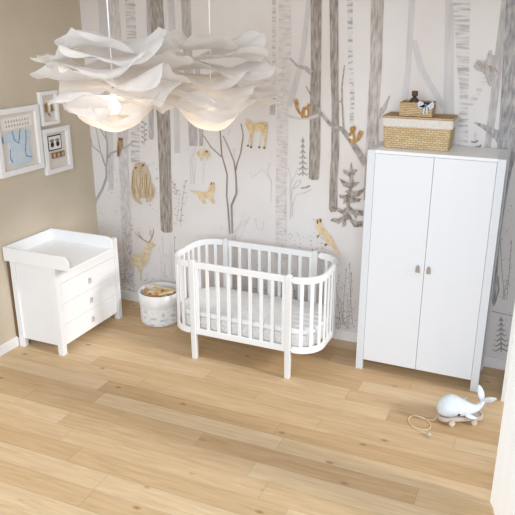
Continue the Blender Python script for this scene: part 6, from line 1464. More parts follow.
["p",2,"mist",[0.31,1.419,0.319,1.416,0.32,1.408,0.311,1.411],0],
["p",2,"mist",[0.46,1.65,0.458,1.64,0.448,1.635,0.449,1.645],0],
["p",2,"mist",[0.474,1.843,0.474,1.832,0.462,1.825,0.463,1.836],0],
["p",2,"mist",[0.357,1.8,0.365,1.796,0.365,1.786,0.356,1.791],0],
["p",2,"mist",[0.375,1.05,0.385,1.042,0.38,1.029,0.37,1.037],0],
["p",2,"mist",[0.42,1.084,0.426,1.076,0.421,1.066,0.414,1.074],0],
["p",2,"mist",[0.42,1.802,0.417,1.79,0.403,1.785,0.406,1.797],0],
["p",2,"mist",[0.381,1.393,0.382,1.379,0.367,1.368,0.366,1.383],0],
["p",2,"mist",[0.381,1.128,0.39,1.118,0.383,1.105,0.375,1.115],0],
["p",2,"mid2",[2.159,0.912,2.154,0.909,2.15,0.911,2.154,0.914],0],
["p",2,"mid2",[2.071,1.024,2.068,1.016,2.059,1.013,2.063,1.021],0],
["p",2,"mid2",[2.067,2.007,2.072,2.008,2.076,2.005,2.07,2.004],0],
["p",2,"mid2",[2.046,2.195,2.049,2.187,2.044,2.18,2.04,2.187],0],
["p",2,"mid2",[2.139,0.842,2.146,0.843,2.15,0.837,2.143,0.836],0],
["p",2,"mid2",[2.13,2.28,2.126,2.274,2.118,2.274,2.122,2.28],0],
["p",2,"mid2",[2.041,2.035,2.049,2.037,2.055,2.032,2.047,2.03],0],
["p",2,"mid2",[2.144,1.26,2.141,1.253,2.133,1.25,2.136,1.258],0],
["p",2,"mid2",[2.059,1.081,2.065,1.077,2.064,1.069,2.058,1.073],0],
["p",2,"mid2",[2.127,1.74,2.127,1.736,2.122,1.733,2.123,1.738],0],
["p",2,"mid2",[2.043,1.562,2.047,1.558,2.046,1.553,2.042,1.556],0],
["p",2,"mid2",[2.085,1.34,2.092,1.336,2.092,1.328,2.085,1.331],0],
["p",2,"mid2",[2.071,1.2,2.072,1.195,2.069,1.191,2.068,1.196],0],
["p",2,"mid2",[2.116,1.455,2.121,1.457,2.124,1.454,2.12,1.452],0],
["p",2,"mid2",[2.123,1.187,2.115,1.182,2.108,1.185,2.115,1.19],0],
["p",2,"mid2",[2.105,1.791,2.115,1.79,2.119,1.781,2.109,1.782],0],
["p",2,"mid2",[2.05,1.843,2.051,1.839,2.048,1.835,2.047,1.839],0],
["p",2,"mid2",[2.088,2.166,2.092,2.16,2.089,2.153,2.085,2.159],0],
["p",2,"mid2",[2.126,1.187,2.125,1.178,2.117,1.173,2.118,1.182],0],
["p",2,"mid2",[2.045,1.543,2.054,1.542,2.058,1.535,2.049,1.536],0],
["p",2,"mid2",[2.074,1.63,2.08,1.632,2.085,1.628,2.079,1.626],0],
["p",2,"mid2",[2.076,1.803,2.068,1.798,2.06,1.802,2.068,1.807],0],
["p",2,"mid2",[2.141,1.014,2.146,1.005,2.14,0.995,2.135,1.004],0],
["p",2,"mid2",[2.1,2.407,2.096,2.4,2.087,2.4,2.092,2.407],0],
["p",2,"mid2",[2.083,1.483,2.079,1.48,2.074,1.481,2.078,1.484],0],
["p",2,"mid2",[2.089,1.734,2.085,1.729,2.079,1.729,2.083,1.734],0],
["p",2,"mid2",[2.134,1.815,2.141,1.812,2.142,1.806,2.135,1.808],0],
["p",2,"mid2",[2.109,1.469,2.117,1.474,2.126,1.47,2.117,1.465],0],
["p",2,"mid2",[2.106,0.869,2.107,0.864,2.103,0.861,2.103,0.865],0],
["p",2,"mid2",[2.076,2.272,2.071,2.268,2.065,2.27,2.07,2.273],0],
["p",2,"mid2",[2.053,1.706,2.063,1.708,2.07,1.701,2.06,1.699],0],
["p",2,"mid2",[2.036,1.49,2.044,1.494,2.051,1.49,2.043,1.486],0],
["p",2,"mid2",[2.131,1.225,2.139,1.224,2.141,1.217,2.133,1.218],0],
["p",2,"mid2",[2.131,2.12,2.135,2.112,2.128,2.104,2.125,2.113],0],
["p",2,"mid2",[2.144,1.596,2.138,1.59,2.13,1.592,2.136,1.597],0],
["p",2,"mid2",[2.09,1.965,2.082,1.96,2.073,1.964,2.081,1.969],0],
["p",2,"mid2",[2.054,1.058,2.063,1.058,2.067,1.05,2.058,1.05],0],
["p",2,"mid2",[2.047,2.36,2.056,2.362,2.063,2.357,2.054,2.354],0],
["p",2,"mid2",[2.128,1.175,2.138,1.178,2.145,1.171,2.135,1.168],0],
["p",2,"mid2",[2.118,2.324,2.116,2.32,2.111,2.32,2.113,2.324],0],
["p",2,"mid2",[2.059,1.275,2.064,1.266,2.06,1.257,2.054,1.265],0],
["p",2,"mid2",[2.101,0.996,2.094,0.99,2.086,0.993,2.094,0.998],0],
["p",2,"mid2",[2.115,1.755,2.112,1.752,2.108,1.752,2.111,1.755],0],
["p",2,"mid2",[2.105,2.242,2.113,2.24,2.115,2.232,2.107,2.235],0],
["p",3,"bark",[0.898,2.193,0.901,2.189,0.899,2.185,0.896,2.189],0],
["p",3,"bark",[0.896,1.352,0.888,1.344,0.877,1.345,0.885,1.353],0],
["p",3,"bark",[0.932,2.063,0.929,2.054,0.919,2.051,0.922,2.059],0],
["p",3,"bark",[0.866,2.399,0.877,2.399,0.882,2.391,0.871,2.391],0],
["p",3,"bark",[0.886,0.973,0.889,0.967,0.884,0.96,0.881,0.967],0],
["p",3,"bark",[0.869,2.313,0.869,2.304,0.861,2.298,0.86,2.307],0],
["p",3,"bark",[0.88,2.142,0.878,2.138,0.872,2.136,0.874,2.141],0],
["p",3,"bark",[0.883,2.346,0.893,2.342,0.893,2.333,0.884,2.337],0],
["p",3,"bark",[0.837,1.579,0.84,1.573,0.835,1.567,0.832,1.573],0],
["p",3,"bark",[0.871,1.619,0.874,1.614,0.87,1.608,0.867,1.613],0],
["p",3,"bark",[0.95,2.12,0.955,2.115,0.952,2.109,0.947,2.114],0],
["p",3,"bark",[0.894,1.919,0.886,1.913,0.877,1.915,0.885,1.921],0],
["p",3,"bark",[0.833,1.755,0.844,1.761,0.854,1.757,0.843,1.751],0],
["p",3,"bark",[0.916,1.886,0.914,1.878,0.905,1.875,0.908,1.882],0],
["p",3,"bark",[0.894,2.322,0.885,2.318,0.877,2.321,0.885,2.326],0],
["p",3,"bark",[0.842,0.987,0.841,0.978,0.833,0.973,0.834,0.982],0],
["p",3,"bark",[0.881,1.265,0.88,1.256,0.871,1.251,0.872,1.26],0],
["p",3,"bark",[0.925,2.061,0.926,2.051,0.918,2.045,0.916,2.054],0],
["p",3,"bark",[0.864,1.476,0.871,1.475,0.873,1.469,0.866,1.47],0],
["p",3,"bark",[0.948,2.118,0.95,2.112,0.944,2.107,0.943,2.114],0],
["p",3,"bark",[0.914,2.289,0.912,2.283,0.905,2.282,0.907,2.287],0],
["p",3,"bark",[0.834,1.704,0.84,1.705,0.844,1.702,0.839,1.7],0],
["p",3,"bark",[0.93,1.774,0.938,1.777,0.944,1.772,0.936,1.77],0],
["p",3,"bark",[0.849,1.653,0.84,1.646,0.829,1.648,0.838,1.655],0],
["p",3,"bark",[0.872,1.661,0.868,1.656,0.861,1.655,0.865,1.66],0],
["p",3,"bark",[0.858,1.973,0.856,1.968,0.85,1.966,0.852,1.971],0],
["p",3,"bark",[0.931,1.773,0.925,1.768,0.918,1.769,0.924,1.774],0],
["p",3,"bark",[0.817,1.258,0.812,1.252,0.804,1.253,0.81,1.258],0],
["p",3,"bark",[0.815,1.09,0.825,1.087,0.825,1.076,0.815,1.08],0],
["p",3,"bark",[0.836,1.472,0.837,1.467,0.833,1.463,0.832,1.468],0],
["p",3,"bark",[0.846,1.418,0.846,1.412,0.84,1.41,0.841,1.415],0],
["p",3,"bark",[0.839,1.561,0.849,1.562,0.854,1.555,0.844,1.554],0],
["p",3,"bark",[0.85,1.343,0.843,1.335,0.833,1.336,0.84,1.343],0],
["p",3,"bark",[0.841,1.845,0.836,1.84,0.828,1.84,0.834,1.846],0],
["p",3,"bark",[0.891,1.943,0.895,1.939,0.893,1.934,0.889,1.938],0],
["p",3,"bark",[0.906,2.389,0.899,2.383,0.89,2.384,0.896,2.39],0],
["p",3,"bark",[0.882,1.754,0.873,1.748,0.862,1.75,0.872,1.757],0],
["p",3,"bark",[0.909,1.299,0.915,1.296,0.914,1.29,0.909,1.293],0],
["p",3,"bark",[0.844,1.204,0.838,1.195,0.827,1.193,0.833,1.202],0],
["p",3,"bark",[0.857,2.095,0.867,2.09,0.866,2.08,0.857,2.085],0],
["p",3,"bark",[2.397,2.077,2.404,2.081,2.411,2.078,2.404,2.074],0],
["p",3,"bark",[2.431,1.64,2.438,1.636,2.438,1.628,2.431,1.632],0],
["p",3,"bark",[2.411,2.275,2.407,2.268,2.399,2.266,2.402,2.274],0],
["p",3,"bark",[2.419,1.785,2.416,1.778,2.408,1.775,2.411,1.783],0],
["p",3,"bark",[2.441,1.782,2.44,1.773,2.432,1.768,2.433,1.778],0],
["p",3,"bark",[2.353,2.28,2.362,2.282,2.369,2.277,2.359,2.274],0],
["p",3,"bark",[2.437,1.815,2.434,1.811,2.429,1.812,2.432,1.816],0],
["p",3,"bark",[2.409,2.27,2.409,2.264,2.404,2.261,2.404,2.267],0],
["p",3,"bark",[2.406,1.943,2.414,1.939,2.415,1.931,2.407,1.934],0],
["p",3,"bark",[2.438,1.589,2.444,1.583,2.441,1.574,2.435,1.581],0],
["p",3,"bark",[2.383,2.015,2.383,2.009,2.378,2.005,2.378,2.011],0],
["p",3,"bark",[2.36,2.197,2.364,2.198,2.367,2.195,2.363,2.194],0],
["p",3,"bark",[2.383,1.98,2.39,1.975,2.39,1.967,2.383,1.972],0],
["p",3,"bark",[2.423,2.023,2.431,2.018,2.432,2.009,2.423,2.013],0],
["p",3,"bark",[2.379,2.32,2.381,2.312,2.375,2.306,2.373,2.314],0],
["p",3,"bark",[2.425,2.02,2.434,2.02,2.438,2.013,2.43,2.013],0],
["p",3,"bark",[2.422,2.392,2.418,2.389,2.413,2.391,2.418,2.394],0],
["p",3,"bark",[2.372,1.584,2.382,1.588,2.39,1.582,2.38,1.579],0],
["p",3,"bark",[2.403,1.75,2.407,1.741,2.401,1.733,2.397,1.742],0],
["p",3,"bark",[2.419,2.083,2.427,2.085,2.434,2.08,2.426,2.078],0],
["p",3,"bark",[2.397,2.276,2.405,2.273,2.407,2.266,2.399,2.268],0],
["p",3,"bark",[2.363,2.06,2.366,2.056,2.363,2.051,2.361,2.056],0],
["p",3,"bark",[2.359,2.075,2.364,2.072,2.363,2.067,2.359,2.069],0],
["p",3,"bark",[2.413,1.798,2.418,1.793,2.416,1.787,2.411,1.791],0],
["p",3,"bark",[2.381,1.916,2.389,1.914,2.392,1.907,2.384,1.908],0],
["p",3,"bark",[2.381,1.827,2.38,1.822,2.374,1.82,2.376,1.825],0],
["p",3,"bark",[2.564,2.356,2.56,2.352,2.554,2.354,2.558,2.357],0],
["p",3,"bark",[2.61,1.705,2.602,1.699,2.593,1.703,2.601,1.709],0],
["p",3,"bark",[2.616,1.436,2.612,1.43,2.605,1.431,2.609,1.437],0],
["p",3,"bark",[2.594,1.348,2.589,1.339,2.579,1.338,2.584,1.347],0],
["p",3,"bark",[2.603,1.671,2.611,1.673,2.617,1.667,2.609,1.666],0],
["p",3,"bark",[2.574,2.366,2.57,2.358,2.561,2.357,2.565,2.365],0],
["p",3,"bark",[2.61,1.603,2.611,1.597,2.607,1.593,2.606,1.599],0],
["p",3,"bark",[2.592,1.434,2.598,1.429,2.596,1.421,2.591,1.426],0],
["p",3,"bark",[2.599,1.555,2.605,1.551,2.605,1.543,2.598,1.547],0],
["p",3,"bark",[2.585,1.804,2.59,1.803,2.591,1.799,2.587,1.8],0],
["p",3,"bark",[2.56,1.872,2.559,1.867,2.554,1.866,2.556,1.871],0],
["p",3,"bark",[2.568,2.309,2.566,2.302,2.558,2.3,2.561,2.307],0],
["p",3,"bark",[2.568,1.604,2.563,1.599,2.556,1.599,2.561,1.605],0],
["p",3,"bark",[2.598,1.749,2.606,1.749,2.611,1.742,2.602,1.742],0],
["p",3,"bark",[2.597,1.653,2.603,1.647,2.6,1.639,2.595,1.645],0],
["p",3,"bark",[2.558,2.029,2.558,2.024,2.554,2.022,2.554,2.026],0],
["p",3,"bark",[2.587,1.747,2.595,1.744,2.596,1.736,2.588,1.739],0],
["p",3,"bark",[2.591,1.529,2.598,1.529,2.603,1.523,2.595,1.523],0],
["p",3,"bark",[2.558,2.11,2.558,2.104,2.553,2.102,2.553,2.107],0],
["p",3,"bark",[2.557,2.232,2.56,2.224,2.553,2.217,2.551,2.225],0],
["p",3,"bark",[2.59,1.969,2.595,1.97,2.598,1.967,2.594,1.966],0],
["p",3,"bark",[2.576,2.433,2.577,2.429,2.574,2.426,2.573,2.43],0],
["p",3,"bark",[2.55,2.419,2.552,2.414,2.548,2.41,2.546,2.415],0],
["p",3,"bark",[2.552,2.036,2.554,2.031,2.552,2.026,2.549,2.031],0],
["p",3,"bark",[2.607,1.785,2.604,1.777,2.595,1.776,2.599,1.783],0],
["p",3,"bark",[2.53,2.354,2.535,2.347,2.531,2.34,2.527,2.346],0],
["p",3,"bark",[2.589,1.449,2.592,1.444,2.59,1.439,2.587,1.443],0],
["p",3,"bark",[2.6,1.638,2.604,1.637,2.605,1.633,2.601,1.634],0],
["p",3,"bark",[2.606,1.753,2.602,1.748,2.596,1.749,2.6,1.754],0],
["p",3,"bark",[2.598,1.427,2.599,1.422,2.595,1.417,2.594,1.423],0],
["p",3,"bark",[2.878,2.47,2.882,2.464,2.878,2.458,2.875,2.464],0],
["p",3,"bark",[2.888,2.275,2.888,2.269,2.884,2.266,2.883,2.271],0],
["p",3,"bark",[2.946,2.017,2.954,2.014,2.955,2.005,2.947,2.009],0],
["p",3,"bark",[2.85,2.372,2.858,2.374,2.864,2.368,2.856,2.366],0],
["p",3,"bark",[2.945,1.846,2.949,1.84,2.946,1.832,2.941,1.839],0],
["p",3,"bark",[2.892,1.935,2.896,1.937,2.901,1.935,2.897,1.933],0],
["p",3,"bark",[2.921,1.89,2.925,1.882,2.921,1.874,2.916,1.882],0],
["p",3,"bark",[2.872,2.18,2.873,2.174,2.868,2.17,2.867,2.176],0],
["p",3,"bark",[2.899,2.218,2.896,2.21,2.887,2.209,2.89,2.217],0],
["p",3,"bark",[2.889,2.129,2.891,2.125,2.889,2.122,2.887,2.125],0],
["p",3,"bark",[2.879,2.071,2.875,2.067,2.869,2.068,2.873,2.072],0],
["p",3,"bark",[2.891,2.37,2.897,2.365,2.896,2.358,2.89,2.363],0],
["p",3,"bark",[2.919,2.015,2.922,2.01,2.919,2.005,2.916,2.01],0],
["p",3,"bark",[2.864,2.278,2.867,2.274,2.865,2.27,2.863,2.274],0],
["p",3,"bark",[2.889,2.336,2.894,2.339,2.899,2.336,2.894,2.333],0],
["p",3,"bark",[2.96,1.921,2.955,1.918,2.95,1.92,2.954,1.924],0],
["p",3,"bark",[2.926,2.154,2.926,2.148,2.921,2.146,2.922,2.151],0],
["p",3,"bark",[2.947,1.973,2.944,1.968,2.937,1.968,2.941,1.974],0],
["p",3,"bark",[2.888,1.967,2.896,1.97,2.904,1.966,2.895,1.962],0],
["p",3,"bark",[2.881,2.043,2.889,2.044,2.893,2.038,2.886,2.037],0],
["p",3,"bark",[2.894,1.879,2.887,1.872,2.878,1.873,2.884,1.88],0],
["p",3,"bark",[2.88,2.0,2.885,1.997,2.885,1.991,2.879,1.994],0],
["p",3,"bark",[2.894,2.022,2.9,2.022,2.904,2.017,2.898,2.017],0],
["p",3,"bark",[2.857,2.439,2.856,2.434,2.851,2.431,2.851,2.437],0],
["p",3,"bark",[2.937,1.858,2.932,1.852,2.923,1.853,2.928,1.859],0],
["p",3,"bark",[2.912,2.151,2.913,2.144,2.907,2.139,2.906,2.146],0],
["p",3,"bark",[3.928,2.173,3.932,2.167,3.93,2.161,3.926,2.167],0],
["p",3,"bark",[3.947,2.198,3.954,2.194,3.955,2.187,3.948,2.19],0],
["p",3,"bark",[3.954,1.897,3.963,1.894,3.965,1.885,3.957,1.888],0],
["p",3,"bark",[3.994,2.03,4.0,2.028,4.002,2.022,3.996,2.024],0],
["p",3,"bark",[3.898,2.484,3.894,2.48,3.889,2.481,3.892,2.485],0],
["p",3,"bark",[3.99,2.121,3.998,2.124,4.007,2.119,3.998,2.115],0],
["p",3,"bark",[3.985,1.91,3.989,1.913,3.995,1.91,3.99,1.907],0],
["p",3,"bark",[3.985,2.135,3.994,2.138,4.002,2.131,3.993,2.128],0],
["p",3,"bark",[3.979,2.154,3.987,2.15,3.989,2.14,3.98,2.144],0],
["p",3,"bark",[3.918,2.117,3.924,2.117,3.928,2.112,3.922,2.112],0],
["p",3,"bark",[3.9,2.443,3.898,2.435,3.891,2.434,3.893,2.441],0],
["p",3,"bark",[3.891,2.385,3.9,2.383,3.903,2.374,3.895,2.377],0],
["p",3,"bark",[3.937,2.391,3.94,2.382,3.935,2.376,3.932,2.384],0],
["p",3,"bark",[3.901,2.298,3.909,2.296,3.913,2.288,3.905,2.29],0],
["p",3,"bark",[3.911,2.258,3.915,2.26,3.918,2.257,3.915,2.255],0],
["p",3,"bark",[3.914,2.318,3.908,2.311,3.9,2.313,3.905,2.32],0],
["p",3,"bark",[3.968,2.052,3.961,2.047,3.953,2.05,3.96,2.056],0],
["p",3,"bark",[3.949,2.081,3.947,2.071,3.939,2.068,3.94,2.078],0],
["p",3,"bark",[3.94,1.999,3.943,1.99,3.938,1.984,3.935,1.993],0],
["p",3,"bark",[3.886,2.448,3.887,2.444,3.885,2.441,3.883,2.445],0],
["p",3,"bark",[3.928,2.441,3.935,2.435,3.934,2.426,3.927,2.432],0],
["p",3,"bark",[3.924,2.147,3.93,2.146,3.933,2.141,3.927,2.141],0],
["p",3,"bark",[3.946,2.023,3.95,2.023,3.953,2.018,3.948,2.019],0],
["p",3,"bark",[3.932,2.102,3.938,2.096,3.937,2.088,3.931,2.094],0],
["p",3,"bark",[3.892,2.488,3.895,2.479,3.889,2.472,3.886,2.482],0],
["p",3,"bark",[3.919,2.117,3.928,2.116,3.933,2.108,3.924,2.108],0],
["p",3,"bark",[3.961,2.401,3.966,2.396,3.964,2.39,3.96,2.395],0],
["p",3,"bark",[3.991,2.217,3.99,2.208,3.983,2.205,3.983,2.213],0],
["p",3,"bark",[3.928,2.225,3.934,2.222,3.935,2.215,3.929,2.218],0],
["p",3,"bark",[3.912,2.398,3.905,2.391,3.896,2.394,3.902,2.401],0],
["p",3,"bark",[3.964,1.897,3.962,1.891,3.957,1.889,3.958,1.895],0],
["p",3,"bark",[3.941,2.214,3.947,2.217,3.953,2.213,3.947,2.21],0],
["p",3,"bark",[3.938,2.352,3.94,2.342,3.933,2.336,3.931,2.346],0],
["p",3,"bark",[3.96,1.997,3.962,1.989,3.956,1.984,3.955,1.992],0],
["p",3,"bark",[3.991,2.061,3.988,2.056,3.983,2.056,3.986,2.061],0],
["p",3,"bark",[3.983,2.046,3.992,2.044,3.996,2.036,3.987,2.038],0],
["p",3,"bark",[4.0,2.068,4.009,2.065,4.012,2.055,4.003,2.058],0],
["p",3,"bark",[3.968,1.972,3.968,1.961,3.959,1.956,3.959,1.967],0],
["p",3,"bark",[3.902,2.322,3.908,2.326,3.915,2.322,3.909,2.319],0],
["p",3,"bark",[3.947,2.164,3.947,2.154,3.939,2.149,3.939,2.159],0]]

def build_wallpaper():
    names = list(WPM); bm = bmesh.new()
    bx(bm, 0, 4.6, 0, .12, 0, 3.25, names.index('paper'))
    rank = 0
    for kind, layer, mname, flat, wd in sorted(WP, key=lambda q: q[1]):
        rank += 1
        mi = names.index(mname); y = -.0003 - 8e-6 * rank
        pts = [Vector((flat[i], flat[i + 1])) for i in range(0, len(flat), 2)]
        if kind == 's':
            # smooth the brush stroke and give it its width
            L = []; Rr = []
            for i, p in enumerate(pts):
                t = (pts[min(i + 1, len(pts) - 1)] - pts[max(i - 1, 0)]).normalized(); nn = Vector((-t.y, t.x)) * wd[i] / 2
                L.append(p + nn); Rr.append(p - nn)
            for i in range(len(pts) - 1):
                q = [L[i], L[i + 1], Rr[i + 1], Rr[i]]
                f = bm.faces.new([bm.verts.new((a.x, y, min(a.y, 3.24))) for a in q]); f.material_index = mi
        else:
            f = bm.faces.new([bm.verts.new((a.x, y, min(max(a.y, .0), 3.24))) for a in pts]); f.material_index = mi
    bm.normal_update()
    for f in bm.faces:
        if len(f.verts) and f.calc_center_median().y < -.0001 and f.normal.y > 0: f.normal_flip()
    return struct(finish('wall_back', bm, [WPM[k] for k in names]))
build_wallpaper()
struct(box('wall_right', (4.195, 4.6, -.55, 0, 0, 3.25), CEIL, bevel=0))
struct(box('baseboard_back', (.016, 4.195, -.016, 0, 0, .098), TRIM, bevel=.003))
struct(box('baseboard_left', (0, .016, -5.2, -.0, 0, .098), TRIM, bevel=.003))

# curtain at the window side of the room
def curtain():
    bm = bmesh.new(); A = []; B = []
    N = 60
    for i in range(N + 1):
        t = i / N; x = 4.227 + t * .17 + .004 * math.sin(t * 20) * min(1, t * 6); y = -1.82 - .5 * t
        A.append(bm.verts.new((x, y, .004))); B.append(bm.verts.new((x, y, 3.24)))
    for i in range(N): bm.faces.new((A[i], A[i + 1], B[i + 1], B[i])).smooth = True
    o = finish('curtain', bm, CURTAIN)
    tag(o, 'bright white floor-length curtain at the right edge of the room', 'curtain')
curtain()

# ------------------------------------------------------------------ wardrobe
def tab_handle(parent, origin, m, plate, w=.034, h=.062, axis='y'):
    # looped tab pull, pointed top with a round screw
    pts = [(-w * .5, -h * .5), (w * .5, -h * .5), (w * .44, h * .12), (w * .3, h * .38), (0, h * .5), (-w * .3, h * .38), (-w * .44, h * .12)]
    bm = bmesh.new(); prism(bm, pts, -.014, -.004, 'xz')
    cyl(bm, (0, 0, -h * .1), (0, .002, -h * .1), .005, n=8)
    o = finish('handle', bm, m, parent, bevel=.002); o.location = origin
    if axis == 'x': o.rotation_euler = (0, 0, PI / 2)
    bm = bmesh.new(); cyl(bm, (0, -.014, h * .2), (0, -.019, h * .2), .007, n=12)
    finish('screw', bm, plate, o)
    return o
def wardrobe():
    x0, x1, yf, yb = 2.992, 4.01, -.487, -.03; L = .06
    t = thing('wardrobe', 'tall white two-door wardrobe with pale grey side posts', 'wardrobe', ((x0 + x1) / 2, (yf + yb) / 2, 0))
    cx, cy = (x0 + x1) / 2, (yf + yb) / 2; M = Matrix.Translation((-cx, -cy, 0))
    for a in (x0, x1 - L):
        for b in (yf, yb - L):
            box('leg', (a, a + L, b, b + L, 0, 1.9), GREY, t, .002, M)
    for a in (x0 + .004, x1 - .06): box('side_panel', (a, a + .056, yf + L, yb - L, .1, 1.899), GREY, t, .001, M)
    bm = bmesh.new(); bx(bm, x0 + L, x1 - L, yf + .022, yb - .005, .1, .12, M=M); bx(bm, x0 + L, x1 - L, yb - .012, yb - .004, .12, 1.87, M=M)
    bx(bm, x0 + L, x1 - L, yf + .03, yb - .02, .98, 1.0, M=M)
    finish('carcass', bm, WHITE, t)
    box('top_panel', (x0 + L, x1 - L, yf + .003, yb, 1.878, 1.902), WHITE, t, .002, M)
    mid = (x0 + x1) / 2
    for a, b, hx in ((x0 + L + .002, mid - .0015, 3.451), (mid + .0015, x1 - L - .002, 3.537)):
        bm = bmesh.new(); bx(bm, a, b, yf + .001, yf + .02, .096, 1.876, M=M)
        d = finish('door', bm, DOOR, t, bevel=.0015)
        tab_handle(d, (hx - cx, yf - cy, .988), LEATHER, STEEL)
wardrobe()

# ------------------------------------------------------------------ dresser and changing tray
def dresser():
    t = thing('dresser', 'white chest of drawers with grey tab handles against the beige wall', 'chest of drawers', (.28, -.87, 0))
    M = Matrix.Translation((-.28, .87, 0)); L = .055
    for a in (.03, .53 - L):
        for b in (-1.33, -.41 - L): box('leg', (a, a + L, b, b + L, 0, .852), WHITE, t, .002, M)
    for b in (-1.315, -.445): box('side_panel', (.03 + L, .53 - L, b, b + .018, .085, .85), WHITE, t, .001, M)
    b = box('back_panel', (.004, .022, -1.335, -.405, .09, .845), BROWN, t, .001, M); b['label'] = 'brown fibreboard back edge'
    bm = bmesh.new(); bx(bm, .022, .52, -1.33 + L, -.41 - L, .835, .852, M=M); bx(bm, .085, .48, -1.297, -.445, .085, .10, M=M)
    bx(bm, .50, .522, -1.33 + L, -.41 - L, .672, .835, M=M)
    bx(bm, .022, .03, -1.30, -.44, .10, .835, M=M)
    finish('carcass', bm, WHITE, t, bevel=.001)
    for k, hz in enumerate((.179, .376, .571)):
        z0 = .085 + k * .1955; bm = bmesh.new(); bx(bm, .46, .524, -1.33 + L + .003, -.41 - L - .003, z0, z0 + .1925, M=M)
        d = finish('drawer', bm, WHITE, t, bevel=.0015)
        tab_handle(d, (.524 - .28, 0 - .008, hz), LEATHER_D, STEEL, .034, .056, 'x')
dresser()
def changing_tray():
    t = thing('changing_tray', 'white open-fronted changing tray with raised sides on the chest of drawers', 'changing tray', (.37, -1.055, .853))
    z0, z1 = 0, .125; X0, X1, Y0, Y1 = -.355, .35, -.32, .315
    box('base', (X0 + .016, X1, Y0 + .016, Y1 - .016, z0, .018), WHITE, t)
    box('back_panel', (X0, X0 + .016, Y0, Y1, z0, z1), WHITE, t)
    for yy in (Y0, Y1 - .016):
        r = .07; pts = [(X0 + .016, z0), (X1, z0), (X1, z1 - r)] + [(X1 - r + r * math.cos(a), z1 - r + r * math.sin(a)) for a in [PI / 2 * i / 8 for i in range(1, 9)]] + [(X0 + .016, z1)]
        bm = bmesh.new(); prism(bm, pts, yy, yy + .016, 'xz'); finish('side_panel', bm, WHITE, t, bevel=.002)
changing_tray()

# ------------------------------------------------------------------ crib
def end_path(sx):
    # plan path of a bowed end from the front post to the back post (sx = -1 left, +1 right)
    R = .2; xp = 1.605 if sx < 0 else 2.537; xo = 1.385 if sx < 0 else 2.757
    yf, yb = -.887, -.229; P = [(xp, yf)]
    c = xo - sx * R
    P.append(((xp + c) / 2, yf))
    for i in range(11): a = PI / 2 * i / 10; P.append((c + sx * R * math.sin(a), yf + R - R * math.cos(a)))
    P.append((xo, (yf + yb) / 2))
    for i in range(11): a = PI / 2 * i / 10; P.append((c + sx * R * math.cos(a), yb - R + R * math.sin(a)))
    P.append(((xp + c) / 2, yb)); P.append((xp, yb)); return [Vector((a, b, 0)) for a, b in P]
def resample(P, step):
    out = [P[0].copy()]; acc = 0
    cum = [0]
    for a, b in zip(P, P[1:]): cum.append(cum[-1] + (b - a).length)
    tot = cum[-1]; n = max(2, round(tot / step)); res = []
    for k in range(n + 1):
        s = tot * k / n; i = 0
        while i < len(cum) - 2 and cum[i + 1] < s: i += 1
        u = (s - cum[i]) / max(1e-9, cum[i + 1] - cum[i]); p = P[i].lerp(P[i + 1], u); res.append((p, (P[i + 1] - P[i]).normalized(), s))
    return res, tot
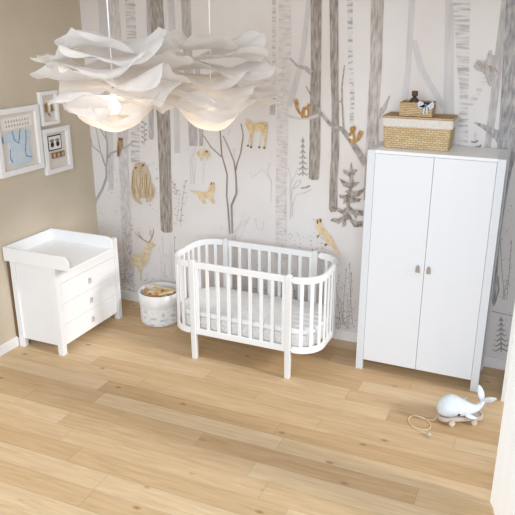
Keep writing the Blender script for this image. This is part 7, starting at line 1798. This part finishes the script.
def crib():
    cx, cy = 2.071, -.558
    t = thing('baby_crib', 'white wooden baby crib with bowed slatted ends', 'crib', (cx, cy, 0)); M = Matrix.Translation((-cx, -cy, 0))
    z0b, z1b, z0t, z1t = .245, .302, .862, .918; PW = .05
    for a in (1.605, 2.537 - PW):
        for b in (-.912, -.254):
            bm = bmesh.new()
            # square post, slightly narrowed at the foot, rounded head
            w = PW / 2; c = Vector((a + w, b + w, 0)); rings = []
            for z, s in ((0, .9), (.24, 1), (.905, 1), (.925, .86), (.934, .5)):
                rings.append([bm.verts.new(M @ Vector((c.x + sx * w * s, c.y + sy * w * s, z))) for sx, sy in ((-1, -1), (1, -1), (1, 1), (-1, 1))])
            for A, B in zip(rings, rings[1:]):
                for k in range(4): bm.faces.new((A[k], A[(k + 1) % 4], B[(k + 1) % 4], B[k]))
            bm.faces.new(rings[0][::-1]); bm.faces.new(rings[-1])
            finish('leg', bm, POST, t, bevel=.006, seg=3)
    for yy in (-.887, -.229):
        for za, zb, nm in ((z0t, z1t, 'top_rail'), (z0b, z1b, 'bottom_rail')):
            box(nm, (1.655, 2.487, yy - .012, yy + .012, za, zb), WHITE, t, .005, M)
        for i in range(9):
            x = 1.672 + i * (.798 / 8)
            box('slat', (x - .0155, x + .0155, yy - .007, yy + .007, z1b - .004, z0t + .004), WHITE, t, .003, M)
    for sx in (-1, 1):
        P = end_path(sx); res, tot = resample(P, .012)
        for za, zb in ((z0t, z1t), (z0b, z1b)):
            bm = bmesh.new(); rings = []; zc = (za + zb) / 2; H = (zb - za) / 2
            for p, d, s in res:
                e = min(s, tot - s) + .0015; h = H if e > H else math.sqrt(max(1e-6, H * H - (H - e) ** 2))
                nrm = Vector((-d.y, d.x, 0)) * .011; rings.append([bm.verts.new(M @ Vector((q.x, q.y, z))) for q, z in ((p + nrm, zc - h), (p - nrm, zc - h), (p - nrm, zc + h), (p + nrm, zc + h))])
            for A, B in zip(rings, rings[1:]):
                for k in range(4): bm.faces.new((A[k], A[(k + 1) % 4], B[(k + 1) % 4], B[k]))
            bm.faces.new(rings[0][::-1]); bm.faces.new(rings[-1]); bmesh.ops.recalc_face_normals(bm, faces=bm.faces)
            finish('curved_top_rail' if za > .5 else 'curved_bottom_rail', bm, WHITE, t, bevel=.004)
        r2, _ = resample(P, .086)
        for p, d, s in r2[1:-1]:
            ang = math.atan2(d.y, d.x); MM = M @ Matrix.Translation(p) @ Matrix.Rotation(ang, 4, 'Z')
            box('slat', (-.015, .015, -.007, .007, z1b - .004, z0t + .004), WHITE, t, .003, MM)
    box('base_panel', (1.55, 2.59, -.872, -.244, .27, .29), WHITE, t, .002, M)
    # mattress lying inside
    m = thing('crib_mattress', 'white quilted mattress with speckled side lying inside the crib', 'mattress', (cx, cy, .291))
    def rr(hx, hy, R, n=8):
        return [(sx * (hx - R) + R * math.cos(a), sy * (hy - R) + R * math.sin(a)) for sx, sy, a0 in ((1, 1, 0), (-1, 1, PI / 2), (-1, -1, PI), (1, -1, 1.5 * PI)) for a in [a0 + PI / 2 * i / n for i in range(n + 1)]]
    bm = bmesh.new(); prism(bm, rr(.655, .305, .17), 0, .105, 'xy'); finish('mattress_side', bm, BEDSIDE, m, bevel=.01)
    bm = bmesh.new(); prism(bm, rr(.658, .308, .173), .105, .155, 'xy'); finish('quilted_top', bm, BED, m, bevel=.022, seg=4)
crib()

# ------------------------------------------------------------------ picture frames on the beige wall
def frame(label, y0, y1, z0, z1, bw, depth=.034):
    yc, zc = (y0 + y1) / 2, (z0 + z1) / 2
    t = thing('picture_frame', label, 'picture frame', (0.001, yc, zc), 0, 'white picture frames on the beige wall')
    a, b = (y1 - y0) / 2, (z1 - z0) / 2
    bm = bmesh.new()
    bx(bm, 0, depth, -a, a, b - bw, b); bx(bm, 0, depth, -a, a, -b, -b + bw)
    bx(bm, 0, depth, -a, -a + bw, -b + bw, b - bw); bx(bm, 0, depth, a - bw, a, -b + bw, b - bw)
    finish('frame', bm, FRAMEW, t, bevel=.002)
    box('backing', (.001, .006, -a + bw, a - bw, -b + bw, b - bw), MATP, t, 0)
    return t, a - bw, b - bw
def flat(name, parent, pts, m, x0=.006, th=.003, bevel=0):
    bm = bmesh.new(); prism(bm, pts, x0, x0 + th, 'yz'); return finish(name, bm, m, parent, bevel=bevel)
def R4(cy, cz, w, h, rot=0):
    c, s = math.cos(rot), math.sin(rot); return [(cy + u * c - v * s, cz + u * s + v * c) for u, v in ((-w / 2, -h / 2), (w / 2, -h / 2), (w / 2, h / 2), (-w / 2, h / 2))]
# large frame with the little blue wrap shirt
t, A, B = frame('large white box frame holding a light blue baby shirt', -1.29, -.752, 1.568, 2.14, .047)
c = flat('note_card', t, R4(.0, B * .66, A * 1.7, B * .42, .03), CARD); 
bm = bmesh.new(); random.seed(3)
for r_ in range(2):
    for k in range(9):
        y = -A * .62 + k * A * .15; z = B * (.72 - r_ * .16)
        prism(bm, [(y, z - .004), (y + .01, z + random.uniform(.008, .02)), (y + .014, z + .012), (y + .02, z - .006), (y + .017, z - .008)], .0091, .0098, 'yz')
finish('handwriting', bm, PENC, c)
sh = [(-.92, .28), (-.55, .36), (-.34, .44), (-.1, .30), (.12, .46), (.38, .40), (.78, .22), (.66, -.02), (.52, -.04), (.74, -.86), (.2, -.98), (-.40, -.94), (-.72, -.80), (-.60, -.2), (-.66, -.04), (-.95, -.02)]
g = flat('baby_shirt', t, [(u * A * .93, v * B * .92) for u, v in sh], GARM, .006, .010, .004)
def trimline(pts, parent, nm='trim_stripe'):
    bm = bmesh.new(); tube(bm, [(.0175, u * A * .93, v * B * .92) for u, v in pts], .004, 6); finish(nm, bm, PIPE, parent)
trimline([(-.36, .40), (-.30, .06), (-.06, -.10), (.0, .10), (.10, .43)], g)
trimline([(.44, .36), (.40, .0), (.28, -.42), (.30, -.66), (.62, -.74)], g)
trimline([(-.58, -.28), (-.64, -.6), (-.52, -.80)], g)
trimline([(-.92, .24), (-.94, .02)], g)
# small frame with a hanging felt figure
t, A, B = frame('smallest white box frame with a hanging gold and cream keepsake', -.722, -.479, 1.938, 2.242, .033)
g = flat('felt_bell', t, [(u * A, v * B) for u, v in ((-.5, -.18), (-.42, .38), (-.2, .62), (.1, .66), (.35, .50), (.5, .1), (.55, -.2), (.2, -.28), (-.2, -.28))], FELT, .006, .012, .004)
flat('side_patch', g, [(u * A, v * B) for u, v in ((-.56, -.30), (-.52, .30), (-.30, .46), (-.22, .1), (-.24, -.26))], GOLD, .012, .012, .003)
flat('side_patch', g, [(u * A, v * B) for u, v in ((.22, -.30), (.26, .30), (.40, .40), (.60, .0), (.62, -.28))], GOLD, .012, .012, .003)
bm = bmesh.new(); tube(bm, [(.012, -.2 * A, -.26 * B), (.014, -.1 * A, -.55 * B), (.012, .1 * A, -.42 * B), (.012, .15 * A, -.7 * B)], .003, 6); finish('ribbon', bm, GOLD, g)
# medium frame with prints
t, A, B = frame('medium white box frame with hand print card and brown blocks', -.724, -.352, 1.484, 1.907, .043)
c = flat('print_card', t, R4(-.14 * A, .42 * B, A * 1.32, B * .84), INK, .006, .004)
p = flat('card_paper', c, R4(-.14 * A, .42 * B, A * 1.18, B * .72), CARD, .010, .001)
for sy in (-1, 1):
    bm = bmesh.new(); oy, oz = -.14 * A + sy * A * .27, .40 * B
    prism(bm, [(oy + .024 * math.cos(a), oz - .012 + .026 * math.sin(a)) for a in [2 * PI * i / 12 for i in range(12)]], .0111, .0118, 'yz')
    for k in range(4):
        an = PI / 2 + (k - 1.5) * .38
        prism(bm, [(oy + .024 * math.cos(an) + .014 * math.cos(an) * (1 + math.sin(b_)) + .005 * math.cos(b_) * math.sin(an), oz - .005 + .02 * math.sin(an) + .014 * math.sin(an) * (1 + math.sin(b_)) - .005 * math.cos(b_) * math.cos(an)) for b_ in [2 * PI * i / 8 for i in range(8)]], .0111, .0118, 'yz')
    finish('hand_print', bm, INK, c)
for k in range(3):
    yy = (-.38 + k * .42) * A; o = flat('clay_block', t, R4(yy, -.28 * B, A * .36, A * .36), CORK, .006, .016, .002)
    flat('foot_print', o, [(yy + .018 * math.cos(a), -.28 * B + .022 * math.sin(a)) for a in [2 * PI * i / 10 for i in range(10)]], CORKL, .022, .001)

# ------------------------------------------------------------------ toy bin with wooden toys
def binpat():
    m = mottled('printed_bin_fabric', (237, 235, 234), (196, 200, 208), (1, 1, 1.8), 18, .95, .52, .66, 2)
    return m
def toy_bin():
    c = (.925, -.315); t = thing('toy_bin', 'round white fabric bin printed with pale marks, full of wooden toys', 'storage bin', (c[0], c[1], 0))
    bm = bmesh.new(); lathe(bm, [(0, .003), (.178, .003), (.19, .012), (.196, .05), (.198, .19), (.2, .2), (.196, .2), (.19, .04), (.17, .014), (0, .014)], 48)
    finish('bin_body', bm, binpat(), t)
    bm = bmesh.new(); lathe(bm, [(.1985, .195), (.203, .2), (.206, .31), (.2, .33), (.194, .31), (.194, .2), (.197, .196)], 48); finish('folded_cuff', bm, BINFAB, t)
    bm = bmesh.new(); tube(bm, [(.201 * math.cos(a), .201 * math.sin(a), .327) for a in [2 * PI * i / 48 for i in range(48)]], .006, 8, True); finish('rim_piping', bm, WHITE, t)
    def piece(name, label, cat, dims, loc, rot, m, holes=0):
        bm = bmesh.new(); a, b, h = dims; bx(bm, -a / 2, a / 2, -b / 2, b / 2, -h / 2, h / 2)
        o = finish(name, bm, m, bevel=.004); o.location = (c[0] + loc[0], c[1] + loc[1], loc[2]); o.rotation_euler = rot; tag(o, label, cat, 'wooden toys in the fabric bin')
        return o
    # lower fill, then the visible ones
    piece('wooden_block', 'large pale wooden block deep in the middle of the fabric bin', 'toy block', (.2, .2, .22), (0, 0, .126), (0, 0, .3), TWOOD2)
    piece('wooden_plank', 'long pale wooden plank lying across the back of the fabric bin', 'toy plank', (.355, .022, .014), (.01, .03, .345), (0, 0, -.12), TWOOD)
    piece('wooden_block', 'pale square wooden block beside the left rim of the fabric bin', 'toy block', (.07, .06, .06), (-.09, .0, .27), (0, 0, .5), TWOOD)
    piece('wooden_block', 'pale wooden block at the centre of the toy pile', 'toy block', (.08, .06, .07), (-.01, -.05, .275), (0, 0, -.2), TWOOD)
    piece('wooden_block', 'upright pale wooden block at the right of the toy pile', 'toy block', (.05, .05, .09), (.075, -.03, .28), (0, 0, .2), TWOOD)
    piece('wooden_plank', 'brown wooden plank at the front rim of the toy pile', 'toy plank', (.19, .03, .018), (-.02, -.12, .30), (0, .08, -.08), TWOOD2)
    piece('wooden_plank', 'short brown wooden plank at the left of the toy pile', 'toy plank', (.12, .035, .018), (-.12, -.05, .309), (0, .1, -.9), TWOOD2)
    piece('wooden_plank', 'pale wooden plank resting on the right rim of the toy pile', 'toy plank', (.16, .035, .016), (.105, -.06, .333), (0, -.1, .7), TWOOD)
    piece('wooden_plank', 'short pale wooden plank on top of the centre block', 'toy plank', (.13, .04, .014), (-.03, -.045, .319), (0, 0, .35), TWOOD)
    piece('wooden_block', 'small brown wooden cube at the front right of the toy pile', 'toy block', (.04, .04, .04), (.04, -.115, .33), (.2, 0, .6), TWOOD2)
    piece('wooden_block', 'pale wooden block behind the centre of the toy pile', 'toy block', (.09, .05, .07), (-.05, .06, .285), (0, 0, .1), TWOOD)
    piece('wooden_block', 'pale wooden block behind the upright block of the toy pile', 'toy block', (.07, .05, .08), (.06, .065, .29), (0, 0, -.3), TWOOD)
toy_bin()

# ------------------------------------------------------------------ baskets on the wardrobe
def wicker_basket():
    cx, cy, z = 3.325, -.2, 1.903
    t = thing('wicker_basket', 'large rectangular seagrass basket with linen band on the wardrobe', 'basket', (cx, cy, z))
    def shell(bm, rows, th=0):
        R = []
        for hx, hy, zz in rows:
            r = .02; pts = []
            for sx, sy, a0 in ((1, 1, 0), (-1, 1, PI / 2), (-1, -1, PI), (1, -1, 1.5 * PI)):
                for i in range(5):
                    a = a0 + PI / 2 * i / 4; pts.append(bm.verts.new((sx * (hx - r) + r * math.cos(a), sy * (hy - r) + r * math.sin(a), zz)))
            R.append(pts)
        for A, B in zip(R, R[1:]):
            for k in range(len(A)): bm.faces.new((A[k], A[(k + 1) % len(A)], B[(k + 1) % len(A)], B[k]))
        bm.faces.new(R[0][::-1]); bm.faces.new(R[-1])
    bm = bmesh.new(); shell(bm, [(.248, .125, 0), (.262, .135, .2)]); finish('basket_body', bm, WICK, t, bevel=.004)
    bm = bmesh.new(); shell(bm, [(.268, .141, .165), (.272, .145, .17), (.272, .145, .228), (.266, .14, .232)]); finish('linen_band', bm, LINEN, t, bevel=.003)
    bm = bmesh.new(); shell(bm, [(.27, .143, .229), (.272, .145, .236), (.268, .142, .246)]); finish('woven_lid', bm, WICK2, t, bevel=.003)
    # small open basket on the lid
    s = thing('small_basket', 'small open seagrass basket standing on the lid of the large one', 'basket', (3.305, -.235, z + .2475))
    bm = bmesh.new(); hx, hy, h, th = .124, .085, .1, .008
    for b in ((-hx, hx, -hy, hy, 0, th), (-hx, hx, -hy, -hy + th, th, h), (-hx, hx, hy - th, hy, th, h), (-hx, -hx + th, -hy + th, hy - th, th, h), (hx - th, hx, -hy + th, hy - th, th, h)): bx(bm, *b)
    finish('basket_body', bm, WICK2, s, bevel=.002)
    bm = bmesh.new(); tube(bm, [(hx - .004, hy - .004, h), (-hx + .004, hy - .004, h), (-hx + .004, -hy + .004, h), (hx - .004, -hy + .004, h)], .006, 8, True); finish('rim', bm, WICK2, s)
    b = thing('bottle', 'dark brown bottle standing in the small seagrass basket', 'bottle', (3.268, -.2, z + .2475 + .009))
    bm = bmesh.new(); lathe(bm, [(0, 0), (.036, 0), (.038, .01), (.038, .09), (.033, .108), (.016, .122), (.015, .14), (.0145, .142), (0, .142)], 24); finish('glass_body', bm, BOTTLE, b)
    bm = bmesh.new(); lathe(bm, [(0, .134), (.021, .134), (.024, .14), (.024, .168), (.02, .172), (0, .172)], 24); finish('cap', bm, mat('brown_cap', (98, 72, 56), .5), b)
    # pale blue cloth bow tied on the front rim
    k = thing('fabric_bow', 'pale blue cotton bow hanging over the front of the small basket', 'bow', (3.38, -.325, z + .2475 + .092))
    for sx in (-1, 1):
        bm = bmesh.new()
        prism(bm, [(0, -.008), (sx * .025, .022), (sx * .05, .03), (sx * .062, .012), (sx * .058, -.02), (sx * .036, -.032), (0, .006)][::1], -.014, .002, 'xz'); finish('bow_loop', bm, BLUEC, k, bevel=.005)
        bm = bmesh.new(); prism(bm, [(sx * .002, -.004), (sx * .012, -.004), (sx * .022, -.062), (sx * .006, -.068)], -.008, .0, 'xz'); finish('bow_tail', bm, BLUEC, k, bevel=.002)
    bm = bmesh.new(); cyl(bm, (0, -.016, 0), (0, .004, 0), .009, n=12); finish('knot', bm, PIPE, k)
    # wooden peg leaning on the front of the basket
wicker_basket()

# ------------------------------------------------------------------ whale on its pull cart
def whale():
    ang = math.atan2(.079, .149); loc = (3.93, -.965, 0)
    t = thing('pull_cart', 'pale wooden pull cart with four round wheels under the white whale', 'toy cart', loc, ang)
    pts = []
    for sx, sy, a0 in ((1, 1, 0), (-1, 1, PI / 2), (-1, -1, PI), (1, -1, 1.5 * PI)):
        r = .05
        for i in range(7): a = a0 + PI / 2 * i / 6; pts.append((sx * (.172 - r) + r * math.cos(a), sy * (.062 - r) + r * math.sin(a)))
    bm = bmesh.new(); prism(bm, pts, .03, .05, 'xy'); finish('board', bm, GREYWOOD, t, bevel=.003)
    bm = bmesh.new()
    for i, (z, s) in enumerate(((.05, 1), (.058, 1.0))): pass
    N = len(pts)
    outer0 = [bm.verts.new((x, y, .05)) for x, y in pts]; outer1 = [bm.verts.new((x, y, .062)) for x, y in pts]
    in1 = [bm.verts.new((x * .93, y * .86, .062)) for x, y in pts]; in0 = [bm.verts.new((x * .93, y * .86, .05)) for x, y in pts]
    for A, B in ((outer0, outer1), (outer1, in1), (in1, in0)):
        for k in range(N): bm.faces.new((A[k], A[(k + 1) % N], B[(k + 1) % N], B[k]))
    finish('board_lip', bm, GREYWOOD, t)
    for ax in (-.085, .085):
        bm = bmesh.new(); cyl(bm, (ax, -.072, .024), (ax, .072, .024), .005, n=10); finish('axle', bm, TWOOD, t)
        for sy in (-1, 1):
            bm = bmesh.new(); cyl(bm, (ax, sy * .064, .024), (ax, sy * .08, .024), .024, n=24); o = finish('wheel', bm, GREYWOOD, t, bevel=.003)
            bm = bmesh.new(); cyl(bm, (ax, sy * .08, .024), (ax, sy * .084, .024), .009, n=12); finish('hub', bm, TWOOD, o)
    # whale
    WS = 1.12
    w = thing('toy_whale', 'white toy whale with raised tail sitting on the wooden pull cart', 'toy whale', (loc[0] - .008, loc[1] - .006, .0508), ang); w.scale = (WS, WS, WS)
    bm = bmesh.new()
    sec = [(-.152, .055, .004, .004), (-.146, .058, .036, .036), (-.128, .064, .058, .056), (-.10, .070, .071, .069), (-.065, .0745, .077, .074), (-.03, .071, .076, .0705), (.005, .062, .069, .061), (.04, .052, .056, .050), (.072, .044, .042, .041), (.10, .043, .031, .031), (.122, .050, .024, .024), (.14, .064, .019, .019), (.152, .082, .016, .015), (.160, .10, .014, .012), (.163, .108, .004, .004)]
    n = 28; R = []
    for i, (x, z, ry, rz) in enumerate(sec):
        a = Vector((sec[max(i - 1, 0)][0], 0, sec[max(i - 1, 0)][1])); b = Vector((sec[min(i + 1, len(sec) - 1)][0], 0, sec[min(i + 1, len(sec) - 1)][1]))
        tdir = (b - a).normalized() if i > 8 else Vector((1, 0, 0)); up = Vector((-tdir.z, 0, tdir.x))
        ring = []
        for k in range(n):
            th = 2 * PI * k / n; p = Vector((x, 0, z)) + Vector((0, 1, 0)) * ry * math.cos(th) + up * rz * math.sin(th)
            ring.append(bm.verts.new(p))
        R.append(ring)
    for A, B in zip(R, R[1:]):
        for k in range(n): bm.faces.new((A[k], A[(k + 1) % n], B[(k + 1) % n], B[k])).smooth = True
    bm.faces.new(R[0][::-1]); bm.faces.new(R[-1]); bmesh.ops.recalc_face_normals(bm, faces=bm.faces)
    body = finish('whale_body', bm, WHALE, w, smooth=True)
    # tail flukes: two leaf blades in a V
    def blade(name, parent, base, tip, wid, th, m, side):
        base, tip = Vector(base), Vector(tip); d = (tip - base); L = d.length; d.normalize(); side = Vector(side).normalized(); side = (side - d * side.dot(d)).normalized(); up = d.cross(side)
        bm = bmesh.new(); R = []
        for i in range(11):
            u = i / 10; ww = max(.002, wid * math.sin(PI * (0.10 + .88 * u)) ** .8); tt = max(.0015, th * math.sin(PI * (.12 + .86 * u)))
            c = base + d * L * u + side * 0
            R.append([bm.verts.new(c + side * ww * math.cos(a) + up * tt * math.sin(a)) for a in [2 * PI * k / 14 for k in range(14)]])
        for A, B in zip(R, R[1:]):
            for k in range(14): bm.faces.new((A[k], A[(k + 1) % 14], B[(k + 1) % 14], B[k])).smooth = True
        bm.faces.new(R[0][::-1]); bm.faces.new(R[-1]); bmesh.ops.recalc_face_normals(bm, faces=bm.faces)
        return finish(name, bm, m, parent, smooth=True)
    blade('tail_fluke', w, (.155, .004, .096), (.128, .030, .205), .024, .011, WHALE, (1, .2, .2))
    blade('tail_fluke', w, (.158, -.004, .098), (.225, -.045, .142), .026, .011, WHALE, (-.3, -.3, .9))
    blade('flipper', w, (.02, -.055, .03), (.10, -.068, .008), .018, .009, WHALE, (0, -.7, -.3))
    blade('flipper', w, (.01, .055, .055), (.085, .098, .07), .022, .009, WHALE, (0, .7, -.3))
    for sy in (-1, 1):
        bm = bmesh.new(); bmesh.ops.create_uvsphere(bm, u_segments=12, v_segments=8, radius=.0105); o = finish('eye', bm, EYE, w, smooth=True); o.location = (-.03, sy * .0715, .046); o.scale = (1, .5, 1)
    bm = bmesh.new(); tube(bm, [(-.1465 + .0, .0, .036)] + [(-.1465 + i * .02 + .0, -(.038 + .0355 * math.sin(min(1, i / 4) * PI / 2)), .033 - .001 * i) for i in range(0, 8)], .0018, 6); finish('mouth_line', bm, mat('grey_seam', (176, 180, 184), .9), w)
    # pull cord: from the cart front to a loose loop on the floor, with a wooden bead
    k = thing('pull_string', 'looped cream pull cord with wooden bead on the floor by the cart', 'cord', (3.62, -1.12, 0))
    O = Vector((3.62, -1.12, 0)); st = Vector(loc) + Matrix.Rotation(ang, 3, 'Z') @ Vector((-.178, 0, .04))
    P = [st, Vector((3.755, -1.045, .006)), Vector((3.70, -1.06, .004)), Vector((3.645, -1.045, .004)), Vector((3.60, -1.05, .004)), Vector((3.575, -1.10, .004)), Vector((3.60, -1.165, .004)), Vector((3.655, -1.20, .004)), Vector((3.715, -1.20, .004)), Vector((3.745, -1.16, .004)), Vector((3.735, -1.10, .004)), Vector((3.685, -1.056, .009)), Vector((3.63, -1.045, .009)), Vector((3.588, -1.07, .007)), Vector((3.582, -1.13, .005)), Vector((3.62, -1.19, .005)), Vector((3.68, -1.225, .004)), Vector((3.735, -1.245, .006)), Vector((3.752, -1.262, .016))]
    Q = []
    for i in range(len(P) - 1):
        p0, p1, p2, p3 = P[max(i - 1, 0)], P[i], P[i + 1], P[min(i + 2, len(P) - 1)]
        for s_ in range(6):
            u = s_ / 6; Q.append(.5 * ((2 * p1) + (p2 - p0) * u + (2 * p0 - 5 * p1 + 4 * p2 - p3) * u * u + (3 * p1 - p0 - 3 * p2 + p3) * u ** 3))
    Q.append(P[-1]); Q = [q - O for q in Q]
    for q in Q: q.z = max(q.z, .004)
    bm = bmesh.new(); tube(bm, Q, .0036, 8); finish('cord_loop', bm, CORD, k)
    bm = bmesh.new(); bmesh.ops.create_uvsphere(bm, u_segments=16, v_segments=10, radius=.017); o = finish('bead', bm, GREYWOOD, k, smooth=True); o.location = (.135, -.148, .017)
whale()

# ------------------------------------------------------------------ cloud pendant lamps
def cloud(loc, label, seed, rot=0, layers=None):
    t = thing('pendant_lamp', label, 'pendant lamp', loc, rot, 'cloud pendant lamps')
    bm = bmesh.new(); cyl(bm, (0, 0, .08), (0, 0, 3.25 - loc[2]), .004, n=8); finish('cord', bm, FRAMEW, t)
    bm = bmesh.new(); cyl(bm, (0, 0, 3.22 - loc[2]), (0, 0, 3.25 - loc[2]), .05, .055, n=24); finish('ceiling_rose', bm, FRAMEW, t)
    bm = bmesh.new(); cyl(bm, (0, 0, .035), (0, 0, .10), .02, n=16); finish('socket', bm, FRAMEW, t)
    bm = bmesh.new(); bmesh.ops.create_uvsphere(bm, u_segments=16, v_segments=12, radius=.034); finish('bulb', bm, BULBG, t, smooth=True)
    rnd = random.Random(seed)
    def sheet(rad, z0, droop, ruff, k, corners, tilt=(0, 0), inner=.0, cup=None):
        sd = rnd.uniform(0, 100); ph = rnd.uniform(0, 6.28)
        NR, NA = 18, 108; bm = bmesh.new(); R = []
        for i in range(NR + 1):
            u = inner + (1 - inner) * i / NR; ring = []
            for j in range(NA):
                a = 2 * PI * j / NA; cr = abs(math.cos(corners * a / 2 + ph)) ** 5
                e = 1 + (.26 if not cup else .10) * cr * u + .08 * noise.noise(Vector((math.cos(a) * 1.5 + sd, math.sin(a) * 1.5, 0)))
                r = rad * u * e; x, y = r * math.cos(a), r * math.sin(a)
                nz = noise.noise(Vector((x * 4 + sd, y * 4, sd))); fold = 1 - 2 * abs(noise.noise(Vector((x * 6.5 + sd, y * 6.5, 3.1))))
                if cup: z = z0 + cup * (1 - math.sqrt(max(0, 1 - min(u, .98) ** 2))) + ruff * u * (nz + .35 * fold) + ruff * .6 * u ** 3 * math.sin(k * a + ph)
                else: z = z0 + droop * u * u + ruff * u * u * math.sin(k * a + ph + nz) + ruff * u * (.9 * nz + .45 * fold)
                z += tilt[0] * x + tilt[1] * y
                ring.append(bm.verts.new((x, y, z)))
            R.append(ring)
        for A, B in zip(R, R[1:]):
            for j in range(NA): bm.faces.new((A[j], A[(j + 1) % NA], B[(j + 1) % NA], B[j])).smooth = True
        if not inner: bmesh.ops.remove_doubles(bm, verts=bm.verts, dist=.0006)
        return finish('shade_sheet', bm, CLOUD, t)
    for a in layers: sheet(*a)
#        rad    z0   droop  ruff  k corners tilt        inner cup
cloud((2.06, -2.45, 2.385), 'left cloud-shaped white pendant lamp, nearer the picture frames', 4, 0, [
    (.22, -.135, 0, .08, 3, 4, (.0, .0), 0, .17),
    (.27, -.045, 0, .05, 4, 5, (.05, .0), .25, .12),
    (.27, .05, -.05, .05, 3, 5, (.0, .0), .08),
    (.30, .10, -.02, .055, 3, 5, (-.05, .05), .06),
    (.34, .145, .02, .055, 4, 6, (-.06, 0), .06),
    (.35, .20, .02, .055, 3, 5, (.05, 0), .06),
    (.31, .26, .02, .05, 3, 5, (0, .05), .06),
    (.25, .31, .03, .05, 3, 4, (0, 0), .08)])
cloud((2.22, -1.61, 2.315), 'right cloud-shaped white pendant lamp, nearer the wardrobe', 11, .6, [
    (.21, -.16, 0, .08, 3, 4, (.0, .0), 0, .20),
    (.28, -.055, 0, .05, 4, 5, (.0, .05), .25, .14),
    (.35, .055, -.05, .05, 3, 5, (.0, .0), .08),
    (.37, .11, -.03, .055, 3, 5, (0, .05), .06),
    (.38, .165, .01, .055, 4, 6, (.05, 0), .06),
    (.37, .225, .02, .055, 3, 5, (-.05, 0), .06),
    (.34, .29, .02, .05, 3, 5, (.04, 0), .06),
    (.28, .35, .03, .05, 3, 4, (0, 0), .08)])
